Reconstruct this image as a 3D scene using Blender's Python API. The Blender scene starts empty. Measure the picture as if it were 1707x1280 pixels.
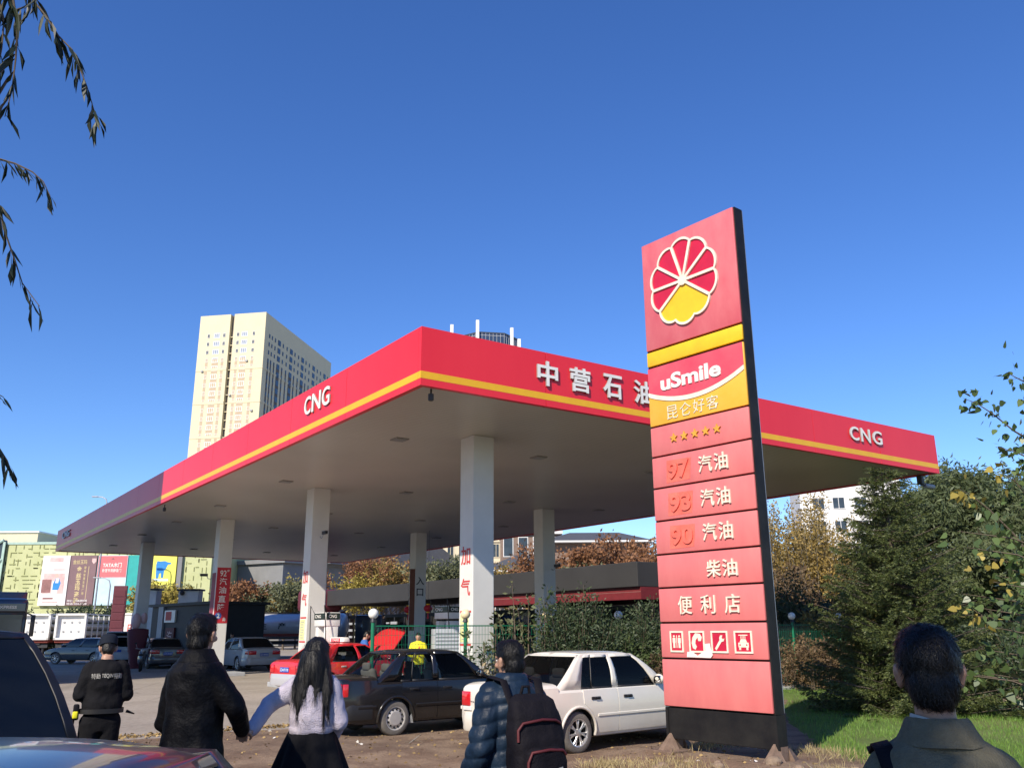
import bpy, bmesh, math, random
import numpy as np
from mathutils import Vector, Matrix, Euler, noise
R = math.radians
random.seed(7)
scn = bpy.context.scene
col = scn.collection

# ---------------------------------------------------------------- camera
CAM_H = 1.7
cam_data = bpy.data.cameras.new("camera")
cam = bpy.data.objects.new("camera", cam_data)
col.objects.link(cam)
cam_data.sensor_fit = 'HORIZONTAL'
cam_data.sensor_width = 36.0
cam_data.lens = 36.0 * 1457.0 / 1707.0
cam_data.clip_start = 0.05
cam_data.clip_end = 6000
cam.matrix_world = Matrix.Translation((0, 0, CAM_H)) @ Euler((R(90 + 15.7), 0, 0)).to_matrix().to_4x4() @ Matrix.Rotation(R(-0.36), 4, 'Z')
scn.camera = cam

# ---------------------------------------------------------------- sky, sun, exposure
SUN_AZ, SUN_EL = 208.0, 37.0          # clockwise from +Y, degrees
world = bpy.data.worlds.new("World")
scn.world = world
world.use_nodes = True
wn = world.node_tree
wn.nodes.clear()
sky = wn.nodes.new("ShaderNodeTexSky")
sky.sky_type = 'NISHITA'
sky.sun_disc = False
sky.sun_elevation = R(SUN_EL)
sky.sun_rotation = R(SUN_AZ)
sky.altitude = 0
sky.air_density = 1.0
sky.dust_density = 0.0
sky.ozone_density = 6.0
bg = wn.nodes.new("ShaderNodeBackground")
bg.inputs[1].default_value = 0.142
wo = wn.nodes.new("ShaderNodeOutputWorld")
hs = wn.nodes.new('ShaderNodeHueSaturation'); hs.inputs['Saturation'].default_value = 1.16; hs.inputs['Hue'].default_value = 0.512
wn.links.new(sky.outputs[0], hs.inputs['Color'])
wn.links.new(hs.outputs[0], bg.inputs[0])
wn.links.new(bg.outputs[0], wo.inputs[0])
sun_data = bpy.data.lights.new("sun", 'SUN')
sun_data.energy = 4.9
sun_data.angle = R(0.53)
sun_data.color = (1.0, 0.90, 0.76)
sun = bpy.data.objects.new("sun", sun_data)
col.objects.link(sun)
_sd = Vector((math.sin(R(SUN_AZ)) * math.cos(R(SUN_EL)), math.cos(R(SUN_AZ)) * math.cos(R(SUN_EL)), math.sin(R(SUN_EL))))
sun.rotation_euler = (-_sd).to_track_quat('-Z', 'Y').to_euler()
sun.location = _sd * 60
scn.view_settings.view_transform = 'Standard'
scn.view_settings.look = 'None'
scn.view_settings.exposure = 0.36
scn.view_settings.gamma = 1.0
scn.render.engine = 'CYCLES'
scn.cycles.max_bounces = 6
scn.cycles.transparent_max_bounces = 12
scn.cycles.use_denoising = True

# ---------------------------------------------------------------- materials
MATS = {}
def _nodes(name):
    m = bpy.data.materials.new(name)
    m.use_nodes = True
    nt = m.node_tree
    b = nt.nodes["Principled BSDF"]
    MATS[name] = m
    return m, nt, b
def mat(name, c, rough=0.6, metal=0.0, var=0.12, scale=3.0, bump=0.0, bscale=40.0, coat=0.0, spec=0.5, c2=None, island=0.0, transl=0.0, stretch=None):
    """Principled colour broken up by two noises; island = per-leaf variation; transl = thin translucency."""
    m, nt, b = _nodes(name)
    N, L = nt.nodes, nt.links
    b.inputs["Roughness"].default_value = rough
    b.inputs["Metallic"].default_value = metal
    b.inputs["Specular IOR Level"].default_value = spec
    if coat:
        b.inputs["Coat Weight"].default_value = coat
        b.inputs["Coat Roughness"].default_value = 0.04
    tc = N.new("ShaderNodeTexCoord")
    mp = N.new("ShaderNodeMapping")
    L.new(tc.outputs["Object"], mp.inputs[0])
    if stretch: mp.inputs["Scale"].default_value = stretch
    n1 = N.new("ShaderNodeTexNoise"); n1.inputs["Scale"].default_value = scale; n1.inputs["Detail"].default_value = 6; n1.inputs["Roughness"].default_value = 0.65
    L.new(mp.outputs[0], n1.inputs[0])
    fac = n1.outputs[0]
    if island:
        g = N.new("ShaderNodeNewGeometry")
        mx = N.new("ShaderNodeMix"); mx.data_type = 'FLOAT'
        mx.inputs[0].default_value = island
        L.new(fac, mx.inputs[2]); L.new(g.outputs["Random Per Island"], mx.inputs[3])
        fac = mx.outputs[0]
    rp = N.new("ShaderNodeValToRGB")
    c = tuple(c)
    if c2 is None:
        lo = tuple(max(0, x * (1 - var)) for x in c); hi = tuple(min(1, x * (1 + var)) for x in c)
    else:
        lo, hi = c, tuple(c2)
    e = rp.color_ramp.elements
    e[0].position = 0.3 if not island else 0.12; e[1].position = 0.7 if not island else 0.88
    e[0].color = lo + (1,); e[1].color = hi + (1,)
    L.new(fac, rp.inputs[0])
    L.new(rp.outputs[0], b.inputs["Base Color"])
    if bump:
        n2 = N.new("ShaderNodeTexNoise"); n2.inputs["Scale"].default_value = bscale; n2.inputs["Detail"].default_value = 5
        L.new(mp.outputs[0], n2.inputs[0])
        bp = N.new("ShaderNodeBump"); bp.inputs["Strength"].default_value = bump; bp.inputs["Distance"].default_value = 0.02
        L.new(n2.outputs[0], bp.inputs["Height"]); L.new(bp.outputs[0], b.inputs["Normal"])
    if transl:
        t = N.new("ShaderNodeBsdfTranslucent"); L.new(rp.outputs[0], t.inputs[0])
        ms = N.new("ShaderNodeMixShader"); ms.inputs[0].default_value = transl
        out = N["Material Output"]
        L.new(b.outputs[0], ms.inputs[1]); L.new(t.outputs[0], ms.inputs[2]); L.new(ms.outputs[0], out.inputs[0])
    return m
def glass_mat(name, tint, opacity, rough=0.03):
    """car and shop glass: a tinted see-through sheet with clear reflections"""
    m, nt, b = _nodes(name)
    N, L = nt.nodes, nt.links
    b.inputs["Base Color"].default_value = (0.01, 0.012, 0.014, 1)
    b.inputs["Roughness"].default_value = rough
    b.inputs["Specular IOR Level"].default_value = 0.7
    tr = N.new("ShaderNodeBsdfTransparent"); tr.inputs[0].default_value = tuple(tint) + (1,)
    ms = N.new("ShaderNodeMixShader"); ms.inputs[0].default_value = opacity
    fr = N.new("ShaderNodeFresnel"); fr.inputs[0].default_value = 1.5
    mx = N.new("ShaderNodeMath"); mx.operation = 'MAXIMUM'; mx.inputs[1].default_value = opacity
    L.new(fr.outputs[0], mx.inputs[0]); L.new(mx.outputs[0], ms.inputs[0])
    L.new(tr.outputs[0], ms.inputs[1]); L.new(b.outputs[0], ms.inputs[2])
    L.new(ms.outputs[0], N["Material Output"].inputs[0])
    return m
def M(n): return MATS[n]

mat("red_fascia", (0.74, 0.020, 0.033), 0.38, c2=(0.80, 0.030, 0.042), scale=0.5, bump=0.06, bscale=0.9, stretch=(1, 1, 0.35))
mat("yellow_band", (0.80, 0.43, 0.012), 0.4, var=0.06)
mat("letter_white", (0.80, 0.78, 0.72), 0.45, var=0.08, scale=5)
mat("letter_side", (0.30, 0.27, 0.25), 0.6)
mat("column_white", (0.66, 0.65, 0.61), 0.5, var=0.06, scale=1.2, bump=0.05, bscale=8)
mat("letter_red", (0.55, 0.05, 0.045), 0.6, var=0.15, scale=8)
mat("letter_black", (0.02, 0.02, 0.022), 0.6)
mat("faded_red", (0.61, 0.145, 0.148), 0.42, c2=(0.68, 0.195, 0.185), scale=1.1, bump=0.05, bscale=3, stretch=(2.2, 2.2, 0.7))
mat("pink_red", (0.56, 0.09, 0.115), 0.42, c2=(0.66, 0.175, 0.185), scale=1.1, bump=0.05, bscale=3, stretch=(1.6, 1.6, 0.7))
mat("logo_red", (0.52, 0.012, 0.045), 0.4, var=0.12)
mat("logo_yellow", (0.80, 0.48, 0.015), 0.4, var=0.1)
mat("shop_yellow", (0.80, 0.40, 0.025), 0.42, c2=(0.80, 0.47, 0.07), scale=1.2)
mat("smile_red", (0.60, 0.045, 0.085), 0.42, c2=(0.66, 0.10, 0.13), scale=1.5)
mat("sign_black", (0.008, 0.008, 0.010), 0.5, c2=(0.022, 0.021, 0.020), scale=2.2, bump=0.15, bscale=14, spec=0.18)
mat("groove_dark", (0.05, 0.006, 0.008), 0.7)
mat("fade_orange", (0.72, 0.115, 0.08), 0.5, c2=(0.80, 0.18, 0.13), scale=5)
mat("star_gold", (0.70, 0.34, 0.04), 0.5, var=0.15, scale=12)
mat("cream_letter", (0.78, 0.70, 0.56), 0.5, var=0.14, scale=9)
mat("rust_steel", (0.10, 0.065, 0.045), 0.8, c2=(0.22, 0.15, 0.11), scale=6, bump=0.3)
mat("torn_paper", (0.74, 0.70, 0.66), 0.9, var=0.1, scale=8, bump=0.2)
mat("steel_grey", (0.35, 0.36, 0.38), 0.45, metal=0.5)
mat("dark_metal", (0.03, 0.03, 0.033), 0.5)
mat("white_paint", (0.78, 0.77, 0.73), 0.5, var=0.06)
mat("grey_paint", (0.36, 0.37, 0.38), 0.55)
mat("rubber", (0.022, 0.021, 0.02), 0.9, spec=0.2, c2=(0.05, 0.046, 0.042), scale=6, bump=0.2)
mat("tyre_dusty", (0.10, 0.092, 0.082), 0.95, c2=(0.17, 0.155, 0.135), scale=5, bump=0.25)
mat("plastic_black", (0.014, 0.014, 0.015), 0.5)
mat("chrome", (0.7, 0.7, 0.7), 0.12, metal=1.0)
mat("alloy", (0.62, 0.62, 0.62), 0.28, metal=0.7)
mat("hubcap", (0.46, 0.44, 0.41), 0.5, metal=0.2)
mat("lamp_red", (0.55, 0.012, 0.018), 0.12, coat=1.0)
mat("lamp_clear", (0.75, 0.72, 0.68), 0.1, coat=1.0)
mat("lamp_amber", (0.75, 0.25, 0.02), 0.15, coat=1.0)
mat("plate_blue", (0.02, 0.09, 0.42), 0.4)
mat("seat_cloth", (0.16, 0.145, 0.125), 0.9)
mat("seat_light", (0.52, 0.48, 0.40), 0.9, bump=0.1)
mat("lightbox_white", (0.82, 0.80, 0.76), 0.35)
mat("green_paint", (0.010, 0.16, 0.075), 0.4, var=0.15)
mat("globe_white", (0.85, 0.83, 0.76), 0.25)
mat("globe_yellowed", (0.80, 0.66, 0.40), 0.35)
mat("bark", (0.085, 0.066, 0.05), 0.9, c2=(0.16, 0.13, 0.10), scale=7, bump=0.5, bscale=18)
mat("pale_bark", (0.20, 0.18, 0.15), 0.9, c2=(0.34, 0.31, 0.27), scale=5, bump=0.4)
mat("twig", (0.13, 0.10, 0.07), 0.9)

# ---------------------------------------------------------------- mesh collector
class MB:
    """collects boxes, bars, tubes, lathes, prisms and text, then links them as ONE mesh object"""
    def __init__(s): s.v = []; s.f = []; s.m = []; s.mats = []
    def mi(s, m):
        if isinstance(m, str): m = MATS[m]
        if m not in s.mats: s.mats.append(m)
        return s.mats.index(m)
    def add(s, vs, fs, m, T=None):
        o = len(s.v); k = s.mi(m)
        if T is not None: vs = [T @ Vector(p) for p in vs]
        s.v += [tuple(p) for p in vs]
        s.f += [[i + o for i in f] for f in fs]; s.m += [k] * len(fs)
        return s
    def box(s, c, d, m, T=None, rot=None, taper=1.0, bev=0.0):
        x, y, z = d[0] / 2, d[1] / 2, d[2] / 2
        if bev > 0:
            bm = bmesh.new()
            vs = [bm.verts.new((sx * x * (taper if sz > 0 else 1), sy * y * (taper if sz > 0 else 1), sz * z)) for sz in (-1, 1) for sx, sy in ((-1, -1), (1, -1), (1, 1), (-1, 1))]
            for f in ((3, 2, 1, 0), (4, 5, 6, 7), (0, 1, 5, 4), (1, 2, 6, 5), (2, 3, 7, 6), (3, 0, 4, 7)): bm.faces.new([vs[i] for i in f])
            bmesh.ops.bevel(bm, geom=bm.edges[:], offset=min(bev, x * .9, y * .9, z * .9), segments=2, affect='EDGES', profile=0.5)
            bm.verts.index_update()
            V = [v.co.copy() for v in bm.verts]; F = [[v.index for v in f.verts] for f in bm.faces]; bm.free()
        else:
            V = [Vector((sx * x * (taper if sz > 0 else 1), sy * y * (taper if sz > 0 else 1), sz * z)) for sz in (-1, 1) for sx, sy in ((-1, -1), (1, -1), (1, 1), (-1, 1))]
            F = [(3, 2, 1, 0), (4, 5, 6, 7), (0, 1, 5, 4), (1, 2, 6, 5), (2, 3, 7, 6), (3, 0, 4, 7)]
        Q = Matrix.Translation(c) @ (rot.to_4x4() if rot is not None else Matrix())
        if T is not None: Q = T @ Q
        return s.add(V, F, m, Q)
    def tube(s, pts, r, m, n=8, T=None, cap=True, squash=1.0):
        pts = [Vector(p) for p in pts]; k = len(pts)
        rs = r if isinstance(r, (list, tuple)) else [r] * k
        V = []; F = []; up = Vector((0, 0, 1)); prev = None
        for i, p in enumerate(pts):
            t = (pts[min(i + 1, k - 1)] - pts[max(i - 1, 0)])
            if t.length < 1e-9: t = Vector((0, 0, 1))
            t.normalize()
            if prev is None:
                a = t.cross(up)
                if a.length < 1e-3: a = t.cross(Vector((1, 0, 0)))
            else:
                a = prev - t * prev.dot(t)
                if a.length < 1e-4: a = t.cross(up)
            a.normalize(); b = t.cross(a); prev = a
            for j in range(n):
                q = 2 * math.pi * j / n
                V.append(p + a * math.cos(q) * rs[i] + b * math.sin(q) * rs[i] * squash)
        for i in range(k - 1):
            for j in range(n):
                F.append((i * n + j, i * n + (j + 1) % n, (i + 1) * n + (j + 1) % n, (i + 1) * n + j))
        if cap: F.append(tuple(reversed(range(n)))); F.append(tuple(range((k - 1) * n, k * n)))
        return s.add(V, F, m, T)
    def lathe(s, prof, m, n=24, T=None, a0=0.0, a1=2 * math.pi, cap=False):
        """prof: (radius, height) pairs round local z"""
        V = []; F = []; full = abs(a1 - a0 - 2 * math.pi) < 1e-6; c = n if full else n + 1
        for (r, h) in prof:
            for j in range(c):
                q = a0 + (a1 - a0) * j / n
                V.append((r * math.cos(q), r * math.sin(q), h))
        for i in range(len(prof) - 1):
            for j in range(n):
                a, b = i * c + j, i * c + (j + 1) % c
                F.append((a, b, b + c, a + c))
        if cap: F.append(tuple(reversed(range(c)))); F.append(tuple(range((len(prof) - 1) * c, len(prof) * c)))
        return s.add(V, F, m, T)
    def ball(s, c, r, m, T=None, n=16, k=10):
        r3 = r if isinstance(r, (tuple, list)) else (r, r, r)
        V = [(0, 0, -1)]; F = []
        for i in range(1, k):
            a = -math.pi / 2 + math.pi * i / k
            for j in range(n):
                q = 2 * math.pi * j / n
                V.append((math.cos(a) * math.cos(q), math.cos(a) * math.sin(q), math.sin(a)))
        V.append((0, 0, 1)); L = len(V) - 1
        for j in range(n): F.append((0, 1 + (j + 1) % n, 1 + j))
        for i in range(k - 2):
            for j in range(n):
                a = 1 + i * n + j; b = 1 + i * n + (j + 1) % n
                F.append((a, b, b + n, a + n))
        for j in range(n): F.append((L, 1 + (k - 2) * n + j, 1 + (k - 2) * n + (j + 1) % n))
        Q = Matrix.Translation(c) @ Matrix.Diagonal((*r3, 1))
        return s.add(V, F, m, Q if T is None else T @ Q)
    def prism(s, poly, z0, z1, m, T=None, mside=None):
        """closed outline (counter-clockwise x, y) raised from z0 to z1"""
        n = len(poly)
        V = [(p[0], p[1], z0) for p in poly] + [(p[0], p[1], z1) for p in poly]
        s.add(V, [tuple(range(n, 2 * n))], m, T)
        s.add(V, [tuple(reversed(range(n)))] + [(i, (i + 1) % n, n + (i + 1) % n, n + i) for i in range(n)], mside or m, T)
        return s
    def loft(s, rings, m, T=None, cap=True):
        n = len(rings[0]); V = [p for r in rings for p in r]; F = []
        for i in range(len(rings) - 1):
            for j in range(n):
                F.append((i * n + j, i * n + (j + 1) % n, (i + 1) * n + (j + 1) % n, (i + 1) * n + j))
        if cap: F.append(tuple(reversed(range(n)))); F.append(tuple(range((len(rings) - 1) * n, len(rings) * n)))
        return s.add(V, F, m, T)
    def text(s, txt, x0, x1, y0, y1, m, T=None, depth=0.02, bold=0.0, z=0.0, gap=1.0, mside=None):
        """writing fitted into the box x0..x1, y0..y1 of the local plane, standing out by depth"""
        V, F, N = text_mesh(txt, bold, gap)
        if not V: return s
        a0 = min(v[0] for v in V); a1 = max(v[0] for v in V); b0 = min(v[1] for v in V); b1 = max(v[1] for v in V)
        sx = (x1 - x0) / max(1e-6, a1 - a0); sy = (y1 - y0) / max(1e-6, b1 - b0)
        W = [(x0 + (v[0] - a0) * sx, y0 + (v[1] - b0) * sy, z + v[2] * depth) for v in V]
        ff = [f for f, nz in zip(F, N) if nz > 0.5]; fs = [f for f, nz in zip(F, N) if nz <= 0.5]
        s.add(W, ff, m, T)
        if fs: s.add(W, fs, mside or m, T)
        return s
    def build(s, name, parent=None, smooth=None, loc=None, rot=None):
        me = bpy.data.meshes.new(name)
        me.from_pydata(s.v, [], s.f)
        for m in s.mats: me.materials.append(m)
        if s.m: me.polygons.foreach_set("material_index", s.m)
        me.update()
        if smooth:
            me.polygons.foreach_set("use_smooth", [True] * len(me.polygons))
            me.set_sharp_from_angle(angle=R(smooth))
        o = bpy.data.objects.new(name, me)
        col.objects.link(o)
        if parent is not None: o.parent = parent
        if loc: o.location = loc
        if rot is not None: o.rotation_euler = rot
        return o
_TXT = {}
def text_mesh(txt, bold, gap):
    k = (txt, bold, gap)
    if k in _TXT: return _TXT[k]
    cu = bpy.data.curves.new("writing", 'FONT')
    cu.body = txt; cu.offset = bold; cu.extrude = 0.5; cu.space_character = gap; cu.resolution_u = 4
    o = bpy.data.objects.new("writing", cu); col.objects.link(o)
    dg = bpy.context.evaluated_depsgraph_get()
    me = bpy.data.meshes.new_from_object(o.evaluated_get(dg))
    V = [(v.co.x, v.co.y, v.co.z + 0.5) for v in me.vertices]
    F = [list(p.vertices) for p in me.polygons]; N = [p.normal.z for p in me.polygons]
    bpy.data.objects.remove(o); bpy.data.curves.remove(cu); bpy.data.meshes.remove(me)
    _TXT[k] = (V, F, N)
    return _TXT[k]

def tag(o, label=None, cat=None, group=None, kind=None):
    if label: o["label"] = label
    if cat: o["category"] = cat
    if group: o["group"] = group
    if kind: o["kind"] = kind
    return o
def empty(name, loc, rz=0.0, label=None, cat=None, group=None):
    o = bpy.data.objects.new(name, None); o.empty_display_size = 0.2
    o.location = loc; o.rotation_euler = (0, 0, rz); col.objects.link(o)
    return tag(o, label, cat, group)
def kids(o): return [c for c in bpy.data.objects if c.parent == o]
def copy_tree(o, parent=None):
    c = o.copy(); col.objects.link(c); c.parent = parent
    for ch in kids(o): copy_tree(ch, c)
    return c
def hz(deg): return -R(deg)            # heading clockwise from +Y -> rotation about z for things that face +Y
def Tz(loc, rz=0.0): return Matrix.Translation(loc) @ Matrix.Rotation(rz, 4, 'Z')
def raw_mesh(name, V, F, m, parent=None, smooth=False):
    """big leaf meshes straight from numpy: V (n,3), F (k,4) quads"""
    me = bpy.data.meshes.new(name)
    V = np.asarray(V, np.float32); F = np.asarray(F, np.int32); k = F.shape[1]
    me.vertices.add(len(V)); me.vertices.foreach_set("co", V.ravel())
    me.loops.add(F.size); me.loops.foreach_set("vertex_index", F.ravel())
    me.polygons.add(len(F)); me.polygons.foreach_set("loop_start", np.arange(0, F.size, k, dtype=np.int32))
    me.polygons.foreach_set("loop_total", np.full(len(F), k, np.int32))
    me.update(calc_edges=True)
    for q in (m if isinstance(m, (list, tuple)) else [m]): me.materials.append(MATS[q] if isinstance(q, str) else q)
    if smooth: me.polygons.foreach_set("use_smooth", [True] * len(me.polygons))
    o = bpy.data.objects.new(name, me); col.objects.link(o)
    if parent is not None: o.parent = parent
    return o
# ---------------------------------------------------------------- ground
GZ = -0.10            # the forecourt lies a little below the mound that carries the totem sign
def ground_material(name, c1, c2, c3, s1, s2, bump, cracks=False, rough=0.9):
    m, nt, b = _nodes(name); N, L = nt.nodes, nt.links
    b.inputs["Roughness"].default_value = rough; b.inputs["Specular IOR Level"].default_value = 0.25
    tc = N.new("ShaderNodeTexCoord")
    def nz(s, d=8, r=0.6):
        n = N.new("ShaderNodeTexNoise"); n.inputs["Scale"].default_value = s; n.inputs["Detail"].default_value = d; n.inputs["Roughness"].default_value = r
        L.new(tc.outputs["Object"], n.inputs[0]); return n
    a, f, h = nz(s1), nz(s2, 10, 0.7), nz(s1 * 0.13, 4)
    r1 = N.new("ShaderNodeValToRGB"); r1.color_ramp.elements[0].position = 0.38; r1.color_ramp.elements[1].position = 0.62
    r1.color_ramp.elements[0].color = (*c1, 1); r1.color_ramp.elements[1].color = (*c2, 1); L.new(a.outputs[0], r1.inputs[0])
    mx = N.new("ShaderNodeMix"); mx.data_type = 'RGBA'
    r2 = N.new("ShaderNodeMapRange"); r2.inputs[1].default_value = 0.45; r2.inputs[2].default_value = 0.7; L.new(h.outputs[0], r2.inputs[0])
    L.new(r2.outputs[0], mx.inputs[0]); L.new(r1.outputs[0], mx.inputs[6]); mx.inputs[7].default_value = (*c3, 1)
    m2 = N.new("ShaderNodeMix"); m2.data_type = 'RGBA'; m2.blend_type = 'OVERLAY'; m2.inputs[0].default_value = 0.55
    L.new(mx.outputs[2], m2.inputs[6]); L.new(f.outputs[1] if False else f.outputs[0], m2.inputs[7])
    outc = m2.outputs[2]
    if cracks:
        v = N.new("ShaderNodeTexVoronoi"); v.feature = 'DISTANCE_TO_EDGE'; v.inputs["Scale"].default_value = 0.23
        wv = N.new("ShaderNodeMix"); wv.data_type = 'VECTOR'; wv.inputs[0].default_value = 0.12
        L.new(tc.outputs["Object"], wv.inputs[4]); L.new(f.outputs[1], wv.inputs[5]); L.new(wv.outputs[1], v.inputs[0])
        rr = N.new("ShaderNodeMapRange"); rr.inputs[1].default_value = 0.0; rr.inputs[2].default_value = 0.012; rr.inputs[3].default_value = 0.78; rr.inputs[4].default_value = 1.0
        L.new(v.outputs[0], rr.inputs[0])
        m3 = N.new("ShaderNodeMix"); m3.data_type = 'RGBA'; m3.blend_type = 'MULTIPLY'; m3.inputs[0].default_value = 1
        L.new(outc, m3.inputs[6]); L.new(rr.outputs[0], m3.inputs[7]); outc = m3.outputs[2]
    L.new(outc, b.inputs["Base Color"])
    bp = N.new("ShaderNodeBump"); bp.inputs["Strength"].default_value = bump; bp.inputs["Distance"].default_value = 0.04
    L.new(f.outputs[0], bp.inputs["Height"]); L.new(bp.outputs[0], b.inputs["Normal"])
    return m
ground_material("concrete", (0.30, 0.262, 0.215), (0.36, 0.315, 0.262), (0.27, 0.235, 0.20), 0.5, 9.0, 0.25, cracks=True)
ground_material("dirt", (0.175, 0.115, 0.078), (0.30, 0.215, 0.145), (0.145, 0.10, 0.07), 1.3, 16.0, 1.0)
ground_material("lawn_soil", (0.085, 0.14, 0.03), (0.12, 0.185, 0.042), (0.19, 0.18, 0.08), 1.1, 14.0, 0.6)
ground_material("path_dirt", (0.22, 0.16, 0.115), (0.28, 0.21, 0.15), (0.2, 0.15, 0.11), 1.5, 14.0, 0.5)

g = MB(); S = 3000
n_ = 24
V = [(0, 60, GZ)]; F = []
for i in range(n_):
    a = 2 * math.pi * i / n_; V.append((S * math.cos(a), 60 + S * math.sin(a), GZ))
for i in range(n_): F.append((0, 1 + i, 1 + (i + 1) % n_))
g.add(V, F, "concrete"); tag(g.build("ground"), kind="structure")

FD = Vector((math.sin(R(55)), math.cos(R(55)), 0))            # kerb, fence and car direction
FN = Vector((FD.y, -FD.x, 0))                                 # towards the camera side
FP = Vector((-3.07, 19.8, 0))
def fbm(x, y, s, o=4):
    return noise.fractal(Vector((x * s, y * s, 3.7)), 0.9, 2.1, o)
def verge_h(x, y):
    d = (Vector((x, y, 0)) - FP).dot(FN)                      # metres on the camera side of the kerb line
    edge = d - 0.35 + 0.35 * fbm(x, y, 0.5)
    t = max(0.0, min(1.0, edge / 0.7))
    h = GZ - 0.03 + t * (0.055 + 0.035 * fbm(x, y, 0.45) + 0.012 * fbm(x, y, 2.2))
    q = math.hypot(x - 2.9, y - 12.7)
    if q < 2.6: h += 0.085 * min(1, (1 - q / 2.6) * 1.6)
    return h
def sheet(name, x0, x1, y0, y1, st, fn, m):
    nx, ny = int((x1 - x0) / st) + 1, int((y1 - y0) / st) + 1
    V = [(x0 + i * st, y0 + j * st, fn(x0 + i * st, y0 + j * st)) for j in range(ny) for i in range(nx)]
    F = [(j * nx + i, j * nx + i + 1, (j + 1) * nx + i + 1, (j + 1) * nx + i) for j in range(ny - 1) for i in range(nx - 1)
         if max(V[j * nx + i][2], V[j * nx + i + 1][2], V[(j + 1) * nx + i][2], V[(j + 1) * nx + i + 1][2]) > GZ - 0.025]
    return tag(raw_mesh(name, V, F, m, smooth=True), kind="structure")
sheet("dirt_verge", -18, 14, -8, 28, 0.2, verge_h, "dirt")
def lawn_h(x, y):
    p = Vector((x, y, 0)) - Vector((3.75, 11.6, 0))
    a = p.dot(FD); d = p.dot(FN)
    w = 0.5 * fbm(x, y, 0.4)
    inside = min(x - 3.9 + w - 0.25 * max(0, 12.5 - y), -(0.72 * (x - 3.4) - (y - 7.5)) + w + 6 if y < 12 else 9)
    k = -((Vector((x, y, 0)) - FP).dot(FN)) + 12.2 + w
    inside = min(x - 4.15 - 0.35 * (y - 12.5) * (0.55 if y > 12.5 else -1.5) + w, 3)
    t = max(0, min(1, inside / 0.5))
    return GZ - 0.06 + t * (0.135 + 0.03 * fbm(x, y, 0.6))
sheet("lawn", 3, 34, 6, 34, 0.25, lawn_h, "lawn_soil")
def path_h(x, y):
    p = Vector((x - 10.9, y - 22.1, 0)); d = Vector((0.86, 0.51, 0)); n = Vector((-0.51, 0.86, 0))
    a, b_ = p.dot(d), p.dot(n) + 0.12 * fbm(x, y, 0.8)
    return GZ + 0.15 if abs(b_) < 0.32 and -1.2 < a < 9 else GZ - 0.05
sheet("garden_path", 9, 20, 20, 28, 0.12, path_h, "path_dirt")

# ---------------------------------------------------------------- canopy of the filling station
CANOPY = Vector((-1.859, 17.087, 0)); CRZ = R(35.1)
TC = Tz(CANOPY, CRZ)
CL, CW, CZ0, CZ1 = 45.74, 19.22, 6.5, 7.76       # left length, right length, bottom and top of the fascia
def cpt(v, u, z=0.0): return TC @ Vector((v, u, z))
m_, nt_, b_ = _nodes("soffit_metal")
b_.inputs["Base Color"].default_value = (0.50, 0.48, 0.45, 1); b_.inputs["Roughness"].default_value = 0.36; b_.inputs["Specular IOR Level"].default_value = 0.5
tc_ = nt_.nodes.new("ShaderNodeTexCoord"); wv_ = nt_.nodes.new("ShaderNodeTexWave"); wv_.bands_direction = 'Y'; wv_.inputs["Scale"].default_value = 2.1; wv_.wave_profile = 'SIN'
rp_ = nt_.nodes.new("ShaderNodeValToRGB"); rp_.color_ramp.elements[0].position = 0.0; rp_.color_ramp.elements[1].position = 0.09
rp_.color_ramp.elements[0].color = (0.3, 0.3, 0.3, 1)
nz_ = nt_.nodes.new("ShaderNodeTexNoise"); nz_.inputs["Scale"].default_value = 0.35; nz_.inputs["Detail"].default_value = 5
mr_ = nt_.nodes.new("ShaderNodeMapRange"); mr_.inputs[3].default_value = 0.8; mr_.inputs[4].default_value = 1.12
mm_ = nt_.nodes.new("ShaderNodeMix"); mm_.data_type = 'RGBA'; mm_.blend_type = 'MULTIPLY'; mm_.inputs[0].default_value = 0.5
m2_ = nt_.nodes.new("ShaderNodeMix"); m2_.data_type = 'RGBA'; m2_.blend_type = 'MULTIPLY'; m2_.inputs[0].default_value = 1
bp_ = nt_.nodes.new("ShaderNodeBump"); bp_.inputs["Strength"].default_value = 0.35; bp_.inputs["Distance"].default_value = 0.01
nt_.links.new(tc_.outputs["Object"], wv_.inputs[0]); nt_.links.new(tc_.outputs["Object"], nz_.inputs[0]); nt_.links.new(wv_.outputs[0], rp_.inputs[0]); nt_.links.new(nz_.outputs[0], mr_.inputs[0])
mm_.inputs[6].default_value = (0.60, 0.555, 0.48, 1); nt_.links.new(rp_.outputs[0], mm_.inputs[7])
nt_.links.new(mm_.outputs[2], m2_.inputs[6]); nt_.links.new(mr_.outputs[0], m2_.inputs[7]); nt_.links.new(m2_.outputs[2], b_.inputs["Base Color"])
nt_.links.new(rp_.outputs[0], bp_.inputs["Height"]); nt_.links.new(bp_.outputs[0], b_.inputs["Normal"])

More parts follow.
